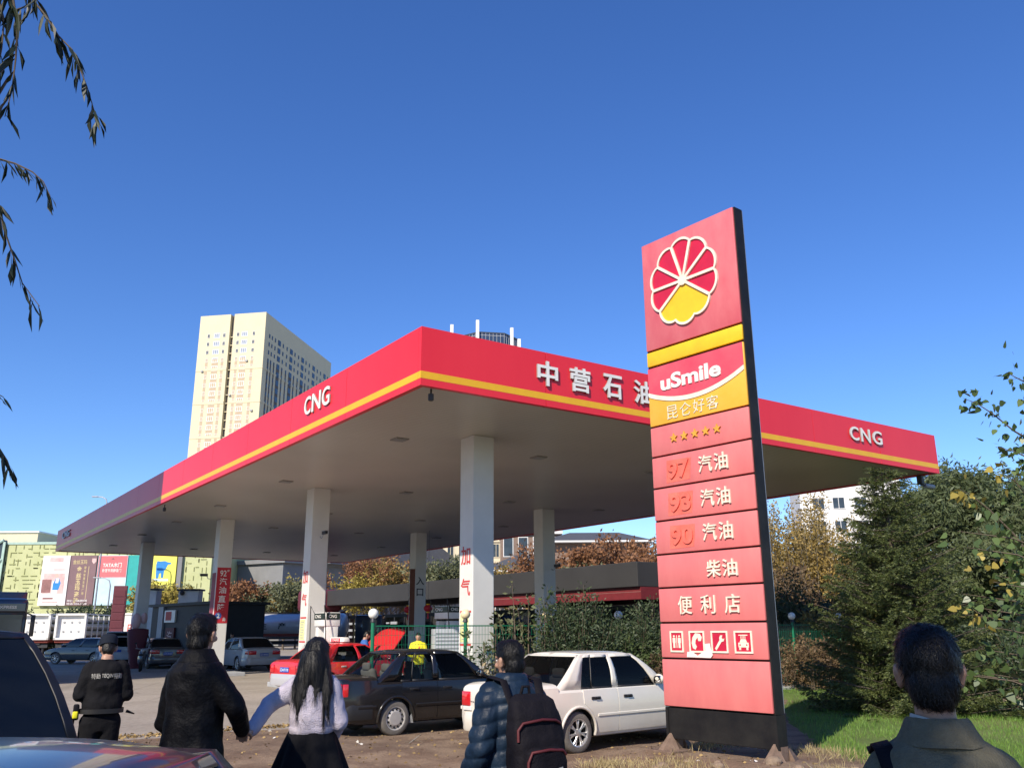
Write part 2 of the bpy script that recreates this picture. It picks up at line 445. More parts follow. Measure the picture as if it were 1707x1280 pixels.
can = empty("station_canopy", CANOPY, CRZ, "large flat red canopy with yellow stripe on square white columns", "canopy")
f = MB()
def fascia_run(L, fr):          # fr(a, out, z) -> local point; one run of panels with hairline joints
    k = max(1, round(L / 3.4)); w = L / k
    for i in range(k):
        a0, a1 = i * w + (0.007 if i else 0), (i + 1) * w - (0.007 if i < k - 1 else 0)
        for z0, z1, m in ((CZ0, CZ0 + 0.149, "red_fascia"), (CZ0 + 0.3, CZ1, "red_fascia")):
            P = [fr(a, o, z) for z in (z0, z1) for a, o in ((a0, 0), (a1, 0), (a1, -0.12), (a0, -0.12))]
            f.add(P, [(0, 1, 5, 4), (1, 2, 6, 5), (2, 3, 7, 6), (3, 0, 4, 7), (4, 5, 6, 7), (3, 2, 1, 0)], m)
runs = [(CW, lambda a, o, z: (a, -o, z)), (CL, lambda a, o, z: (-o, CL - a, z)),
        (CW, lambda a, o, z: (CW - a, CL + o, z)), (CL, lambda a, o, z: (CW + o, a, z))]
for i_, (L_, fr) in enumerate(runs):
    if i_ % 2: fascia_run(L_ - 0.248, lambda a, o, z, fr=fr: fr(a + 0.124, o, z))
    else: fascia_run(L_, fr)
f.build("fascia", can)
st = MB()
for i_, (L_, fr) in enumerate(runs):
    e0, e1 = (0.11, L_ - 0.11) if i_ % 2 else (-0.003, L_ + 0.003)
    P = [fr(a, o, z) for z in (CZ0 + 0.1493, CZ0 + 0.2997) for a, o in ((e0, 0.003), (e1, 0.003), (e1, -0.1), (e0, -0.1))]
    st.add(P, [(0, 1, 5, 4), (1, 2, 6, 5), (2, 3, 7, 6), (3, 0, 4, 7), (4, 5, 6, 7), (3, 2, 1, 0)], "yellow_band")
st.build("stripe", can)
so = MB(); so.box((CW / 2, CL / 2, CZ0 + 0.09), (CW - 0.26, CL - 0.26, 0.1), "soffit_metal"); so.build("soffit", can)
rf = MB(); rf.box((CW / 2, CL / 2, CZ1 - 0.25), (CW - 0.26, CL - 0.26, 0.1), "grey_paint"); rf.build("roof_deck", can)
TR = Matrix.Rotation(R(90), 4, 'X')                                               # writing on the right-hand fascia
TL = Matrix(((0, 0, -1, 0), (-1, 0, 0, 0), (0, 1, 0, 0), (0, 0, 0, 1)))           # writing on the left-hand fascia
for ch, a0, a1 in (("中", 2.94, 3.52), ("营", 3.88, 4.48), ("石", 4.87, 5.46), ("油", 5.85, 6.46)):
    t = MB(); t.text(ch, a0, a1, 6.96, 7.54, "letter_white", TR, 0.04, bold=0.02, z=0.012, mside="letter_side"); t.build("letter", can)
for a0, a1, c in ((14.51, 14.94, "C"), (15.05, 15.52, "N"), (15.65, 16.13, "G")):
    t = MB(); t.text(c, a0, a1, 7.07, 7.49, "letter_white", TR, 0.035, bold=0.014, z=0.01, mside="letter_side"); t.build("letter", can)
for a0, a1, c in ((-6.12, -5.70, "C"), (-5.62, -5.07, "N"), (-4.98, -4.52, "G")):
    t = MB(); t.text(c, a0, a1, 7.07, 7.55, "letter_white", TL, 0.035, bold=0.014, z=0.01, mside="letter_side"); t.build("letter", can)
t = MB(); t.text("CNG", -43.4, -41.0, 7.05, 7.45, "steel_grey", TL, 0.05, bold=0.02, z=0.02); t.build("letter", can)  # far letters dimmed to grey, their shade put into the colour
mat("stone_lamp", (0.27, 0.25, 0.225), 0.6); mat("lamp_pane", (0.30, 0.29, 0.27), 0.3)
dl = MB()
dl.box((0, 0, 0), (0.38, 0.38, 0.05), "stone_lamp", bev=0.01); dl.box((0, 0, -0.022), (0.29, 0.29, 0.02), "lamp_pane")
d0 = dl.build("downlight", can); first = True
for v in (2.2, 6.75, 11.3, 15.9):
    for u in (5.05, 13.1, 20.2, 26.6, 33.2, 40.1):
        o = d0 if first else d0.copy()
        if not first: col.objects.link(o)
        first = False; o.location = (v, u, CZ0 + 0.03)
COLS = [(3.86, 3.86, 'A'), (3.82, 14.15, 'B'), (3.85, 24.7, 'C'), (3.5, 37.5, 'D'), (13.9, 3.86, ''), (13.88, 14.25, 'E'), (13.95, 25.1, 'F'), (13.9, 37.5, '')]
HW = 0.315
for v, u, tg in COLS:
    c = MB(); c.box((v, u, 3.2), (2 * HW, 2 * HW, 6.68), "column_white", bev=0.02)
    c.box((v, u, -0.03), (2 * HW + 1.2, 2 * HW + 2.2, 0.17), "grey_paint", bev=0.03)
    co = c.build("column", can)
    TLc = Matrix.Translation((v - HW - 0.003, u, 0)) @ TL; TRc = Matrix.Translation((v, u - HW - 0.003, 0)) @ TR
    if tg in 'AB' and tg:
        for ch, z0, z1 in (("加", 3.27, 3.73), ("气", 2.52, 2.94)):
            t = MB(); t.text(ch, -0.23, 0.2, z0, z1, "letter_red", TLc, 0.004, bold=0.012); t.build("lettering", co)
        nb = MB(); mat("notice_yellow", (0.62, 0.60, 0.20), 0.7, c2=(0.70, 0.70, 0.42), scale=9) if "notice_yellow" not in MATS else None
        for z in (2.14, 1.36): nb.box((v - HW - 0.004, u, z), (0.006, 0.5, 0.05), "letter_red")
        nb.box((v - HW - 0.004, u + 0.05, 1.75), (0.006, 0.38, 0.66), "notice_yellow")
        for k in range(7): nb.box((v - HW - 0.008, u + 0.05 + 0.02 * (k % 3 - 1), 2.0 - 0.085 * k), (0.002, 0.26 - 0.03 * (k % 3), 0.022), "grey_paint")
        nb.build("notice", co)
    if tg == 'C':
        mat("banner_red", (0.52, 0.022, 0.035), 0.55, var=0.1) ; mat("plum_banner", (0.30, 0.05, 0.075), 0.6)
        b = MB(); b.box((v + 0.01, u - HW - 0.006, 3.24), (0.6, 0.008, 2.36), "banner_red"); b.box((v - HW - 0.006, u, 3.1), (0.008, 0.5, 2.2), "plum_banner")
        bo = b.build("banner", co)
        t = MB()
        for ch, z1, h, x0, x1 in (("92", 4.30, 0.26, -0.16, 0.12), ("#", 4.34, 0.1, 0.14, 0.24), ("汽", 3.97, 0.29, -0.16, 0.16), ("油", 3.60, 0.29, -0.16, 0.16), ("直", 3.23, 0.29, -0.16, 0.16), ("降", 2.87, 0.29, -0.16, 0.16), ("角", 2.30, 0.16, 0.09, 0.22)):
            t.text(ch, x0, x1, z1 - h, z1, "letter_white", TRc, 0.004, bold=0.012, z=0.008)
        mat("badge_blue", (0.05, 0.13, 0.42), 0.5)
        t.lathe([(0, 0), (0.14, 0), (0.14, 0.004), (0, 0.004)], "badge_blue", 20, TRc @ Matrix.Translation((-0.1, 2.37, 0.008)))
        t.text("2", -0.16, -0.04, 2.28, 2.47, "letter_white", TRc, 0.004, bold=0.012, z=0.013)
        t.build("lettering", bo)
    if tg == 'F':
        t = MB(); t.text("入", -0.26, 0.2, 3.92, 4.32, "letter_black", TRc, 0.004, bold=0.015); t.text("口", -0.22, 0.16, 3.38, 3.74, "letter_black", TRc, 0.004, bold=0.015); t.build("lettering", co)
        mat("brown_banner", (0.16, 0.055, 0.035), 0.7, c2=(0.22, 0.09, 0.05), scale=5)
        b = MB(); b.box((v - HW - 0.15, u - HW + 0.02, 3.2), (0.28, 0.03, 3.0), "brown_banner"); b.build("banner", co)
# cameras and lamps that hang from the canopy
def camera_unit(loc, rz, label, dome=False, arm=0.0):
    t = empty("security_camera", loc, rz, label, "camera")
    if dome:
        b = MB(); b.lathe([(0.0, 0), (0.06, 0), (0.06, -0.12), (0.05, -0.14), (0, -0.145)], "dark_metal", 18); b.build("housing", t, 40)
        b = MB(); b.tube([(0, 0, 0.12), (0, 0, 0)], 0.02, "dark_metal"); b.build("bracket", t)
    else:
        b = MB(); b.box((0, -0.13, 0), (0.1, 0.32, 0.1), "dark_metal" if not arm else "grey_paint", bev=0.012); b.box((0, -0.15, 0.06), (0.12, 0.36, 0.012), "grey_paint"); b.build("housing", t)
        b = MB(); b.lathe([(0, 0), (0.035, 0), (0.035, 0.01), (0, 0.012)], "plastic_black", 14, Matrix.Translation((0, -0.29, 0)) @ Matrix.Rotation(R(90), 4, 'X')); b.build("lens", t)
        b = MB(); b.tube([(0, 0.0, -0.02), (0, 0.05, -0.14), (0, 0.16, -0.16), (0, 0.24, -0.1)], 0.016, "grey_paint"); b.build("bracket", t, 50)
    return t
camera_unit(cpt(0.42, 0.3, 6.43), CRZ, "black cylinder camera under the sharp front corner of the canopy", True)
camera_unit(cpt(0.25, 20.9, 6.40), CRZ, "black dome camera under the canopy's long left edge", True)
camera_unit(cpt(3.82, 14.15 - HW - 0.26, 4.95), CRZ, "grey camera on a looped bracket on the column behind the red taxi")
camera_unit(cpt(13.88 + 0.1, 14.25 - HW - 0.26, 4.2), CRZ, "small camera on the right-hand rear column beside the villa view")
camera_unit(cpt(3.85 - HW - 0.26, 24.9, 4.1), CRZ + R(-90), "small dark camera on the left face of the column with the red price banner")
fl = empty("floodlight", cpt(CW - 0.1, 0.55, 6.45), CRZ, "pale cylindrical lamp on a black bracket under the right end of the canopy", "floodlight")
b = MB(); b.lathe([(0, 0), (0.06, 0), (0.075, 0.05), (0.075, 0.5), (0.05, 0.52), (0, 0.52)], "grey_paint", 16, Matrix.Translation((0.1, 0, -0.27)) @ Matrix.Rotation(R(90), 4, 'Y')); b.build("lamp_tube", fl, 40)
b = MB(); b.box((-0.12, 0, -0.1), (0.16, 0.18, 0.3), "dark_metal", bev=0.02); b.tube([(-0.1, 0, 0.05), (-0.1, 0, -0.27), (0.12, 0, -0.27)], 0.03, "dark_metal"); b.build("bracket", fl)

# ---------------------------------------------------------------- totem sign
SB = Vector((3.4538, 12.29, 0)); sd = Vector((math.sin(R(-39.5)), math.cos(R(-39.5)), 0))
SRZ = math.atan2(-sd.y, -sd.x)
sign = empty("totem_sign", SB + sd * 1.9, SRZ, "tall leaning-looking faded red totem with a petal emblem and fuel names", "sign")
TS = Matrix.Rotation(R(90), 4, 'X')             # x right, y up, z out of the sign's front
c = MB()
c.box((0.95, 0.095, 4.28), (1.86, 0.14, 7.36), "sign_black")
c.box((1.885, 0.095, 4.29), (0.035, 0.19, 7.38), "sign_black"); c.box((0.015, 0.095, 4.29), (0.035, 0.19, 7.38), "sign_black")
c.build("core", sign)
c = MB(); c.box((0.95, 0.202, 4.29), (1.9, 0.022, 7.37), "steel_grey", bev=0.008); c.build("back_panel", sign)
c = MB(); c.box((0.95, 0.1, 0.375), (1.86, 0.18, 0.43), "sign_black", bev=0.01); c.box((1.885, 0.1, 0.375), (0.045, 0.21, 0.435), "sign_black"); c.box((0.02, 0.1, 0.375), (0.045, 0.21, 0.435), "sign_black"); c.build("base", sign)
def panel(z0, z1, m, name="panel"):
    p = MB(); p.box((0.94, -0.005, (z0 + z1) / 2), (1.88, 0.05, z1 - z0 - 0.026), m, bev=0.012)
    return p.build(name, sign, 40)
PZ = -0.0305
p_logo = panel(6.08, 7.99, "pink_red"); p_band = panel(5.81, 6.075, "logo_yellow"); p_star = panel(4.32, 4.81, "faded_red")
p_97 = panel(3.82, 4.32, "faded_red"); p_93 = panel(3.31, 3.82, "faded_red"); p_90 = panel(2.80, 3.31, "faded_red"); p_d = panel(2.30, 2.80, "faded_red")
p_shop = panel(1.79, 2.30, "faded_red"); p_ic = panel(1.28, 1.79, "faded_red"); p_bot = panel(0.60, 1.28, "faded_red")
p_smile = panel(4.81, 5.80, "shop_yellow")
LX, LZ, RX, RZ_ = 0.86, 7.08, 0.70, 0.745
def lobe(a, k=1.0):             # a clockwise from up; ten scallops
    r = 0.905 + 0.095 * abs(math.cos(5 * a)) ** 0.75
    return (LX + RX * k * r * math.sin(a), LZ + RZ_ * k * r * math.cos(a))
lo = MB()
for i in range(7):
    a0, a1 = R(-126 + 36 * i), R(-126 + 36 * i + 36)
    lo.prism([(LX, LZ)] + [lobe(a1 + (a0 - a1) * q / 8, 0.97) for q in range(9)], 0, 0.012, "logo_red", TS @ Matrix.Translation((0, 0, -PZ)))
lo.prism([(LX, LZ)] + [lobe(R(234) + R(126 - 234) * q / 24, 0.97) for q in range(25)], 0, 0.012, "logo_yellow", TS @ Matrix.Translation((0, 0, -PZ)))
lo.build("emblem", p_logo)
lo = MB(); K = 120
for i in range(K):
    a0, a1 = 2 * math.pi * i / K, 2 * math.pi * (i + 1) / K
    lo.prism([lobe(a0, 1.0), lobe(a0, 0.945), lobe(a1, 0.945), lobe(a1, 1.0)], 0, 0.035, "cream_letter", TS @ Matrix.Translation((0, 0, -PZ)))
for i in range(8):
    a = R(-126 + 36 * i); ex, ez = lobe(a, 0.97)
    dx, dz = (ex - LX), (ez - LZ); l = math.hypot(dx, dz); nx, nz = -dz / l, dx / l; w0, w1 = 0.022, 0.024
    pl = [(LX + nx * w0, LZ + nz * w0), (LX - nx * w0, LZ - nz * w0), (ex - nx * w1, ez - nz * w1), (ex + nx * w1, ez + nz * w1)]
    lo.prism(pl[::-1] if (pl[1][0] - pl[0][0]) * (pl[2][1] - pl[1][1]) - (pl[1][1] - pl[0][1]) * (pl[2][0] - pl[1][0]) < 0 else pl, 0, 0.038 + 0.0006 * i, "cream_letter", TS @ Matrix.Translation((0, 0, -PZ)))
lo.lathe([(0.085, 0), (0.085, 0.044), (0, 0.046)], "cream_letter", 20, TS @ Matrix.Translation((LX, LZ, -PZ)))
lo.build("emblem_outline", p_logo)
def wave(x): return 5.125 + 0.22 * ((x - 0.95) / 0.95) ** 2 + 0.03 * (x - 0.95)
w = MB(); xs = [0.012 + (1.868 - 0.012) * i / 24 for i in range(25)]
w.prism([(x, wave(x) + 0.06) for x in xs] + [(1.868, 5.782), (0.012, 5.782)], 0, 0.006, "smile_red", TS @ Matrix.Translation((0, 0, -PZ)))
w.build("red_field", p_smile)
w = MB(); w.prism([(x, wave(x)) for x in xs] + [(x, wave(x) + 0.072) for x in reversed(xs)], 0, 0.012, "cream_letter", TS @ Matrix.Translation((0, 0, -PZ))); w.build("wave", p_smile)
def sgn(txt, s0, s1, z0, z1, par, m="cream_letter", depth=0.025, bold=0.007, name="lettering"):
    t = MB(); t.text(txt, 1.9 - s0, 1.9 - s1, z0, z1, m, TS, depth, bold, z=-PZ + 0.003); t.build(name, par)
sgn("uSmile", 1.62, 0.44, 5.36, 5.61, p_smile, "letter_white", 0.02, 0.03)
mat("etched_white", (0.72, 0.66, 0.52), 0.5, var=0.15, scale=12)
for i, ch in enumerate("昆仑好客"): sgn(ch, 1.53 - 0.26 * i, 1.53 - 0.26 * i - 0.22, 4.88, 5.09, p_smile, "etched_white", 0.008, -0.006)
for i in range(5):
    x = 1.9 - (1.42 - 0.208 * i)
    st_ = MB(); st_.prism([(x + (0.075 if k % 2 == 0 else 0.031) * math.sin(-math.pi * k / 5), 4.565 + (0.075 if k % 2 == 0 else 0.031) * math.cos(math.pi * k / 5)) for k in range(10)], 0, 0.025, "star_gold", TS @ Matrix.Translation((0, 0, -PZ))); st_.build("star", p_star)
for par, num, zt in ((p_97, "97", 4.20), (p_93, "93", 3.69), (p_90, "90", 3.19)):
    z0 = zt - 0.27
    gl = MB(); gl.prism([(0.28, z0 - 0.05), (0.74, z0 - 0.04), (0.78, zt + 0.02), (0.30, zt + 0.03)], 0, 0.0025, "fade_orange", TS @ Matrix.Translation((0, 0, -PZ))); gl.build("faded_patch", par)
    t = MB(); t.text(num, 0.32, 0.74, z0, zt, "fade_orange", TS, 0.022, 0.03, z=-PZ + 0.003); t.build("number", par)
    sgn("汽", 0.97, 0.72, z0 + 0.02, zt + 0.005, par); sgn("油", 0.68, 0.43, z0 + 0.02, zt + 0.005, par)
sgn("柴", 0.94, 0.69, 2.42, 2.66, p_d); sgn("油", 0.66, 0.40, 2.42, 2.66, p_d)
for ch, s0 in (("便", 1.51), ("利", 1.09), ("店", 0.66)): sgn(ch, s0, s0 - 0.26, 1.91, 2.17, p_shop, bold=0.0)
# four service icons
def icon(x0, x1, kind):
    z0, z1 = 1.37, 1.67; Tq = TS @ Matrix.Translation((0, 0, -PZ)); o = MB()
    o.prism([(x0 + .02, z0 + .02), (x1 - .02, z0 + .02), (x1 - .02, z1 - .02), (x0 + .02, z1 - .02)], 0, 0.006, "logo_red" if kind != 9 else "pink_red", Tq)
    for q in (((x0, z0), (x1, z0), (x1, z0 + .024), (x0, z0 + .024)), ((x0, z1 - .024), (x1, z1 - .024), (x1, z1), (x0, z1)), ((x0, z0 + .0245), (x0 + .024, z0 + .0245), (x0 + .024, z1 - .0245), (x0, z1 - .0245)), ((x1 - .024, z0 + .0245), (x1, z0 + .0245), (x1, z1 - .0245), (x1 - .024, z1 - .0245))):
        o.prism(q, 0, 0.016, "cream_letter", Tq)
    cx = (x0 + x1) / 2; G = Tq @ Matrix.Translation((0, 0, 0.006)); m = "cream_letter"
    def bx(a, b_, c_, d_, h=0.006): o.prism([(a, b_), (c_, b_), (c_, d_), (a, d_)], 0, h, m, G)
    def disc(a, b_, r, h=0.0065): o.prism([(a + r * math.cos(2 * math.pi * k / 14), b_ + r * math.sin(2 * math.pi * k / 14)) for k in range(14)], 0, h, m, G)
    if kind == 0:
        bx(cx - .006, 1.43, cx + .006, 1.61)
        for s_ in (-.05, .05):
            disc(cx + s_, 1.595, .016); bx(cx + s_ - .026, 1.50, cx + s_ + .026, 1.573); bx(cx + s_ - .018, 1.43, cx + s_ + .018, 1.50)
    elif kind == 1:
        pts = [(cx - .075, 1.43), (cx - .03, 1.41), (cx - .005, 1.45), (cx - .03, 1.49), (cx - .02, 1.54), (cx + .02, 1.58), (cx + .03, 1.53), (cx + .075, 1.53), (cx + .095, 1.58), (cx + .06, 1.63), (cx - .02, 1.64), (cx - .075, 1.58), (cx - .095, 1.5)]
        o.prism(pts, 0, 0.007, m, G)
    elif kind == 2:
        pts = [(cx - .085, 1.43), (cx - .06, 1.405), (cx + .035, 1.52), (cx + .075, 1.53), (cx + .09, 1.57), (cx + .06, 1.555), (cx + .04, 1.575), (cx + .06, 1.61), (cx + .02, 1.61), (cx, 1.575), (cx + .005, 1.545)]
        o.prism(pts, 0, 0.007, m, G)
    else:
        bx(cx - .075, 1.605, cx + .075, 1.618)
        for k in range(4): bx(cx - .04 + .023 * k, 1.565, cx - .032 + .023 * k, 1.602)
        o.prism([(cx - .06, 1.515), (cx + .06, 1.515), (cx + .04, 1.56), (cx - .04, 1.56)], 0, 0.006, m, G)
        bx(cx - .085, 1.45, cx + .085, 1.513); bx(cx - .075, 1.415, cx - .045, 1.449); bx(cx + .045, 1.415, cx + .075, 1.449)
        for s_ in (-.055, .055): o.prism([(cx + s_ + .012 * math.cos(2 * math.pi * k / 10), 1.482 + .012 * math.sin(2 * math.pi * k / 10)) for k in range(10)], 0, 0.008, "logo_red", G)
    o.build("icon", p_ic)
for k, (s0, s1) in enumerate(((1.71, 1.46), (1.35, 1.07), (0.95, 0.66), (0.55, 0.25))): icon(1.9 - s0, 1.9 - s1, k)
tp = MB(); tp.prism([(0.50, 1.305), (0.93, 1.30), (0.97, 1.34), (0.945, 1.42), (0.93, 1.50), (0.835, 1.49), (0.845, 1.40), (0.78, 1.375), (0.70, 1.328), (0.61, 1.378), (0.51, 1.38)], 0, 0.003, "torn_paper", TS @ Matrix.Translation((0, 0, -PZ + 0.018))); tp.build("torn_notice", p_ic)
for x in (0.06, 1.84):
    for s_ in (-1, 1):
        gs = MB(); gs.add([(x - .16, 0.12 + s_ * 0.10, 0.0), (x + .16, 0.12 + s_ * .10, 0), (x + .05, .12 + s_ * .36, 0), (x - .05, .12 + s_ * .36, 0), (x - .02, .12 + s_ * .105, .24), (x + .02, .12 + s_ * .105, .24)],
               [(0, 1, 5, 4) if s_ > 0 else (4, 5, 1, 0), (1, 2, 5) if s_ > 0 else (5, 2, 1), (2, 3, 4, 5) if s_ > 0 else (5, 4, 3, 2), (3, 0, 4) if s_ > 0 else (4, 0, 3)], "rust_steel")
        gs.build("gusset", sign)
for x in (0.06, 1.84):
    ft = MB()
    ft.box((x, 0.12, -0.01), (0.5, 0.8, 0.06), "rust_steel", bev=0.01); ft.box((x, 0.12, 0.1), (0.14, 0.16, 0.2), "rust_steel")
    for q in (-1, 1):
        for r_ in (-1, 1): ft.tube([(x + q * .2, .12 + r_ * .34, -.02), (x + q * .2, .12 + r_ * .34, .06)], 0.022, "rust_steel", 8)
    ft.build("foot_plate", sign)
# ---------------------------------------------------------------- buildings
mat("tower_cream", (0.66, 0.585, 0.385), 0.8, var=0.04, scale=0.2)
mat("tower_brown", (0.47, 0.37, 0.25), 0.8, var=0.1)
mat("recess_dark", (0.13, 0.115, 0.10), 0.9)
mat("window_dark", (0.035, 0.045, 0.055), 0.12, var=0.4, scale=0.7)
mat("window_pale", (0.30, 0.34, 0.40), 0.15, var=0.25, scale=1.5)
mat("stone_grey", (0.20, 0.205, 0.21), 0.85, var=0.1, scale=0.6)
mat("roof_slate", (0.075, 0.078, 0.085), 0.7, var=0.15, scale=1.5)
mat("brick_brown", (0.18, 0.125, 0.095), 0.85, c2=(0.24, 0.17, 0.13), scale=3)
mat("brick_red", (0.33, 0.14, 0.085), 0.85, var=0.2, scale=3)
mat("cream_wall", (0.62, 0.54, 0.38), 0.85, var=0.06, scale=0.5)
mat("white_wall", (0.74, 0.73, 0.70), 0.8, var=0.06, scale=0.5)
mat("mint_frame", (0.36, 0.50, 0.43), 0.6)
mat("curtain_glass", (0.04, 0.06, 0.11), 0.08, var=0.3, scale=0.15)
mat("shop_grey", (0.036, 0.035, 0.034), 0.75, var=0.15, scale=0.5)  # wall and parapet colour darkened to carry the canopy's shade
mat("shop_red", (0.17, 0.018, 0.022), 0.6, var=0.15)
mat("maroon", (0.11, 0.018, 0.03), 0.6, var=0.1)
WGLASS = glass_mat("shop_glass", (0.35, 0.4, 0.42), 0.35)
def rect_window(w, h, frame, glass, bars=1, t=0.12):
    b = MB()
    b.box((0, 0.02, 0), (w, 0.04, h), glass)
    for s in (-1, 1):
        b.box((s * (w / 2 - t / 2), 0, 0), (t, 0.14, h), frame); b.box((0, 0, s * (h / 2 - t / 2)), (w - 2 * t, 0.14, t), frame)
    for k in range(bars): b.box((-w / 2 + w * (k + 1) / (bars + 1), 0, 0), (t * 0.7, 0.12, h - 2 * t), frame)
    return b
class Face:
    """a wall plane of a building: at(a, z) with a along the wall, windows proud of it, facing -y locally"""
    def __init__(s, par, origin, rz): s.par = par; s.T = Tz(origin, rz); s.rz = rz
    def put(s, proto, spots, name="window"):
        first = proto.parent is None
        for a, z in spots:
            o = proto if first else proto.copy()
            if not first: col.objects.link(o)
            first = False; o.parent = s.par; o.location = s.T @ Vector((a, -0.03, z)); o.rotation_euler = (0, 0, s.rz)

# tall cream tower
tw = empty("apartment_tower", (-114.9, 304.3, 0), R(-9.6), "tall cream apartment tower with a shaded side, standing behind the canopy", "building")
W1, W2, HT = 25.75, 64.8, 113.9
b = MB()
def slab(x0, x1, y0, y1, z0, z1, m): b.box(((x0 + x1) / 2, (y0 + y1) / 2, (z0 + z1) / 2), (x1 - x0, y1 - y0, z1 - z0), m)
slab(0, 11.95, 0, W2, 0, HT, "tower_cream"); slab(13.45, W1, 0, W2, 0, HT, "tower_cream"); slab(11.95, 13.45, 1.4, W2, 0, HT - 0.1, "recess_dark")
b.build("wall", tw)
for k in range(33):
    b = MB(); z = 105.3 - 3.12 * k; slab(11.95, 13.45, 0.7, 1.39, z - 0.12, z + 0.12, "tower_cream"); b.build("balcony_slab", tw)
sp = MB()
for x, w in ((3.9, 1.0), (7.2, 2.5), (10.0, 1.0), (15.4, 1.0), (18.0, 2.5), (21.5, 1.0)):
    sp.box((x, 0.0, 48.5), (w, 0.07, 97), "tower_brown")
b2 = sp
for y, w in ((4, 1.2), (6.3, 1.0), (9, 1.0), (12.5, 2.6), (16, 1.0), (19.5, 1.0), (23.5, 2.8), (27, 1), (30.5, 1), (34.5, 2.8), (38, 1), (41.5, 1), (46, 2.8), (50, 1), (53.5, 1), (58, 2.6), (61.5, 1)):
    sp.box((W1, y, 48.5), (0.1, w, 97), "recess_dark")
for k in range(8):
    z = 93.0 - 12.5 * k
    if z > 3:
        sp.box((W1 / 2 - 6.9, -0.06, z), (11.9, 0.1, 0.9), "tower_cream"); sp.box((W1 / 2 + 6.75, -0.06, z), (12.2, 0.1, 0.9), "tower_cream"); sp.box((W1 + 0.07, W2 / 2, z), (0.1, W2, 0.8), "tower_cream")
sp.build("spandrel", tw)
F1 = Face(tw, (0, 0, 0), 0)
wl = rect_window(2.4, 1.9, "white_paint", "window_pale", 2, 0.2).build("window"); wsm = rect_window(1.0, 1.5, "white_paint", "window_dark", 1, 0.1).build("window")
zr = [105.9 - 3.12 * k for k in range(15)]
F1.put(wl, [(x, z) for z in zr for x in (7.2, 18.0)]); F1.put(wsm, [(x, z) for z in zr for x in (3.9, 10.0, 15.4, 21.5)])
rest = MB()
for k in range(15, 33):
    for x, w in ((3.9, 1.0), (7.2, 2.4), (10, 1.0), (15.4, 1.0), (18, 2.4), (21.5, 1.0)): rest.box((x, -0.03, 105.9 - 3.12 * k), (w, 0.1, 1.6), "window_dark")
for k in range(34):
    for y, w in ((4, .8), (6.3, .7), (9, .7), (12.5, 2.2), (16, .8), (19.5, .8), (23.5, 2.4), (27, .8), (30.5, .8), (34.5, 2.4), (38, .8), (41.5, .8), (46, 2.4), (50, .8), (53.5, .8), (58, 2.2), (61.5, .8)):
        rest.box((W1 + 0.06, y, 105.9 - 3.12 * k), (0.12, w, 2.0 if w > 1.5 else 1.5), "window_dark")
tag(rest.build("window_rows", tw), kind="stuff")
ac = MB(); ac.box((0, -0.3, 0), (0.8, 0.5, 0.6), "grey_paint", bev=0.03)
F1.put(ac.build("air_conditioner"), [(19.6, 95.6), (2.6, 92.5), (22.9, 77), (14.2, 83.0)])

# glass-crowned tower peeking over the canopy
gt = empty("glass_tower", (-9.5, 315, 0), R(10), "dark glass office tower with pale fins peeking over the canopy's front edge", "building")
b = MB(); R0 = 12.5
oc = [(R0 * math.cos(R(22.5 + 45 * k)), R0 * math.sin(R(22.5 + 45 * k))) for k in range(8)]
b.prism(oc, 0, 106.6, "curtain_glass"); b.build("glazing", gt)
b = MB()
for k in range(8):
    p, q = Vector((*oc[k], 0)), Vector((*oc[(k + 1) % 8], 0))
    for j in range(7):
        r = p.lerp(q, j / 7) * 1.003; b.box((r.x, r.y, 53.2), (0.14, 0.14, 106.7), "grey_paint")
    for z in (93.5, 97.5, 101.5, 105.5): 
        d = (q - p); b.box(((p.x + q.x) / 2 * 1.004, (p.y + q.y) / 2 * 1.004, z), (d.length, 0.12, 0.16), "grey_paint", rot=Matrix.Rotation(math.atan2(d.y, d.x), 3, 'Z'))
b.lathe([(R0 + 0.1, 106.3), (R0 + 0.3, 106.7), (0, 106.9)], "roof_slate", 8, Matrix.Rotation(R(22.5), 4, 'Z')); b.build("mullion", gt)
for x, z in ((-14.6, 108.6), (-5.2, 110.9), (7.5, 108.6), (10.2, 104.4)):
    b = MB(); b.box((x, -12.2, z / 2), (1.1, 1.1, z), "white_paint"); b.build("fin", gt)

# mall with maze-patterned green wall and poster hoardings
mat("maze_wall", (0.43, 0.46, 0.22), 0.75, c2=(0.52, 0.54, 0.29), scale=0.35); mat("maze_groove", (0.27, 0.285, 0.12), 0.8)
ml = empty("shopping_mall", (-35.6, 105, 0), 0, "long yellow-green mall with maze relief and big poster hoardings", "building")
b = MB(); b.box((-22, 10, 5.9), (44, 20, 11.8), "maze_wall"); b.build("wall", ml)
b = MB(); rg = random.Random(3)
for i in range(46):
    for j in range(13):
        x, z = -43.8 + .95 * i, .5 + .9 * j
        for k in range(2):
            if rg.random() < .85:
                if rg.random() < .5: b.box((x + rg.uniform(0, .4), -.035, z + rg.choice((0, .45))), (rg.uniform(.35, .8), .07, .085), "maze_groove")
                else: b.box((x + rg.choice((0, .48)), -.03, z + rg.uniform(0, .35)), (.085, .06, rg.uniform(.35, .8)), "maze_groove")
b.build("wall_relief", ml)
b = MB(); b.box((-22, 9.9, 11.95), (44.2, 20, 0.28), "mint_frame"); b.build("parapet", ml)
b = MB(); b.box((-30, 14.5, 13.2), (6.2, 7, 2.4), "cream_wall"); b.box((-30, 14.5, 14.5), (6.6, 7.4, 0.2), "white_wall"); b.build("roof_house", ml)
b = MB(); b.box((-26.6, -0.15, 6.2), (4.2, 0.3, 12.2), "window_dark")
for x in (-28.6, -26.6, -24.6): b.box((x, -0.36, 6.1), (0.28, 0.14, 12), "mint_frame")
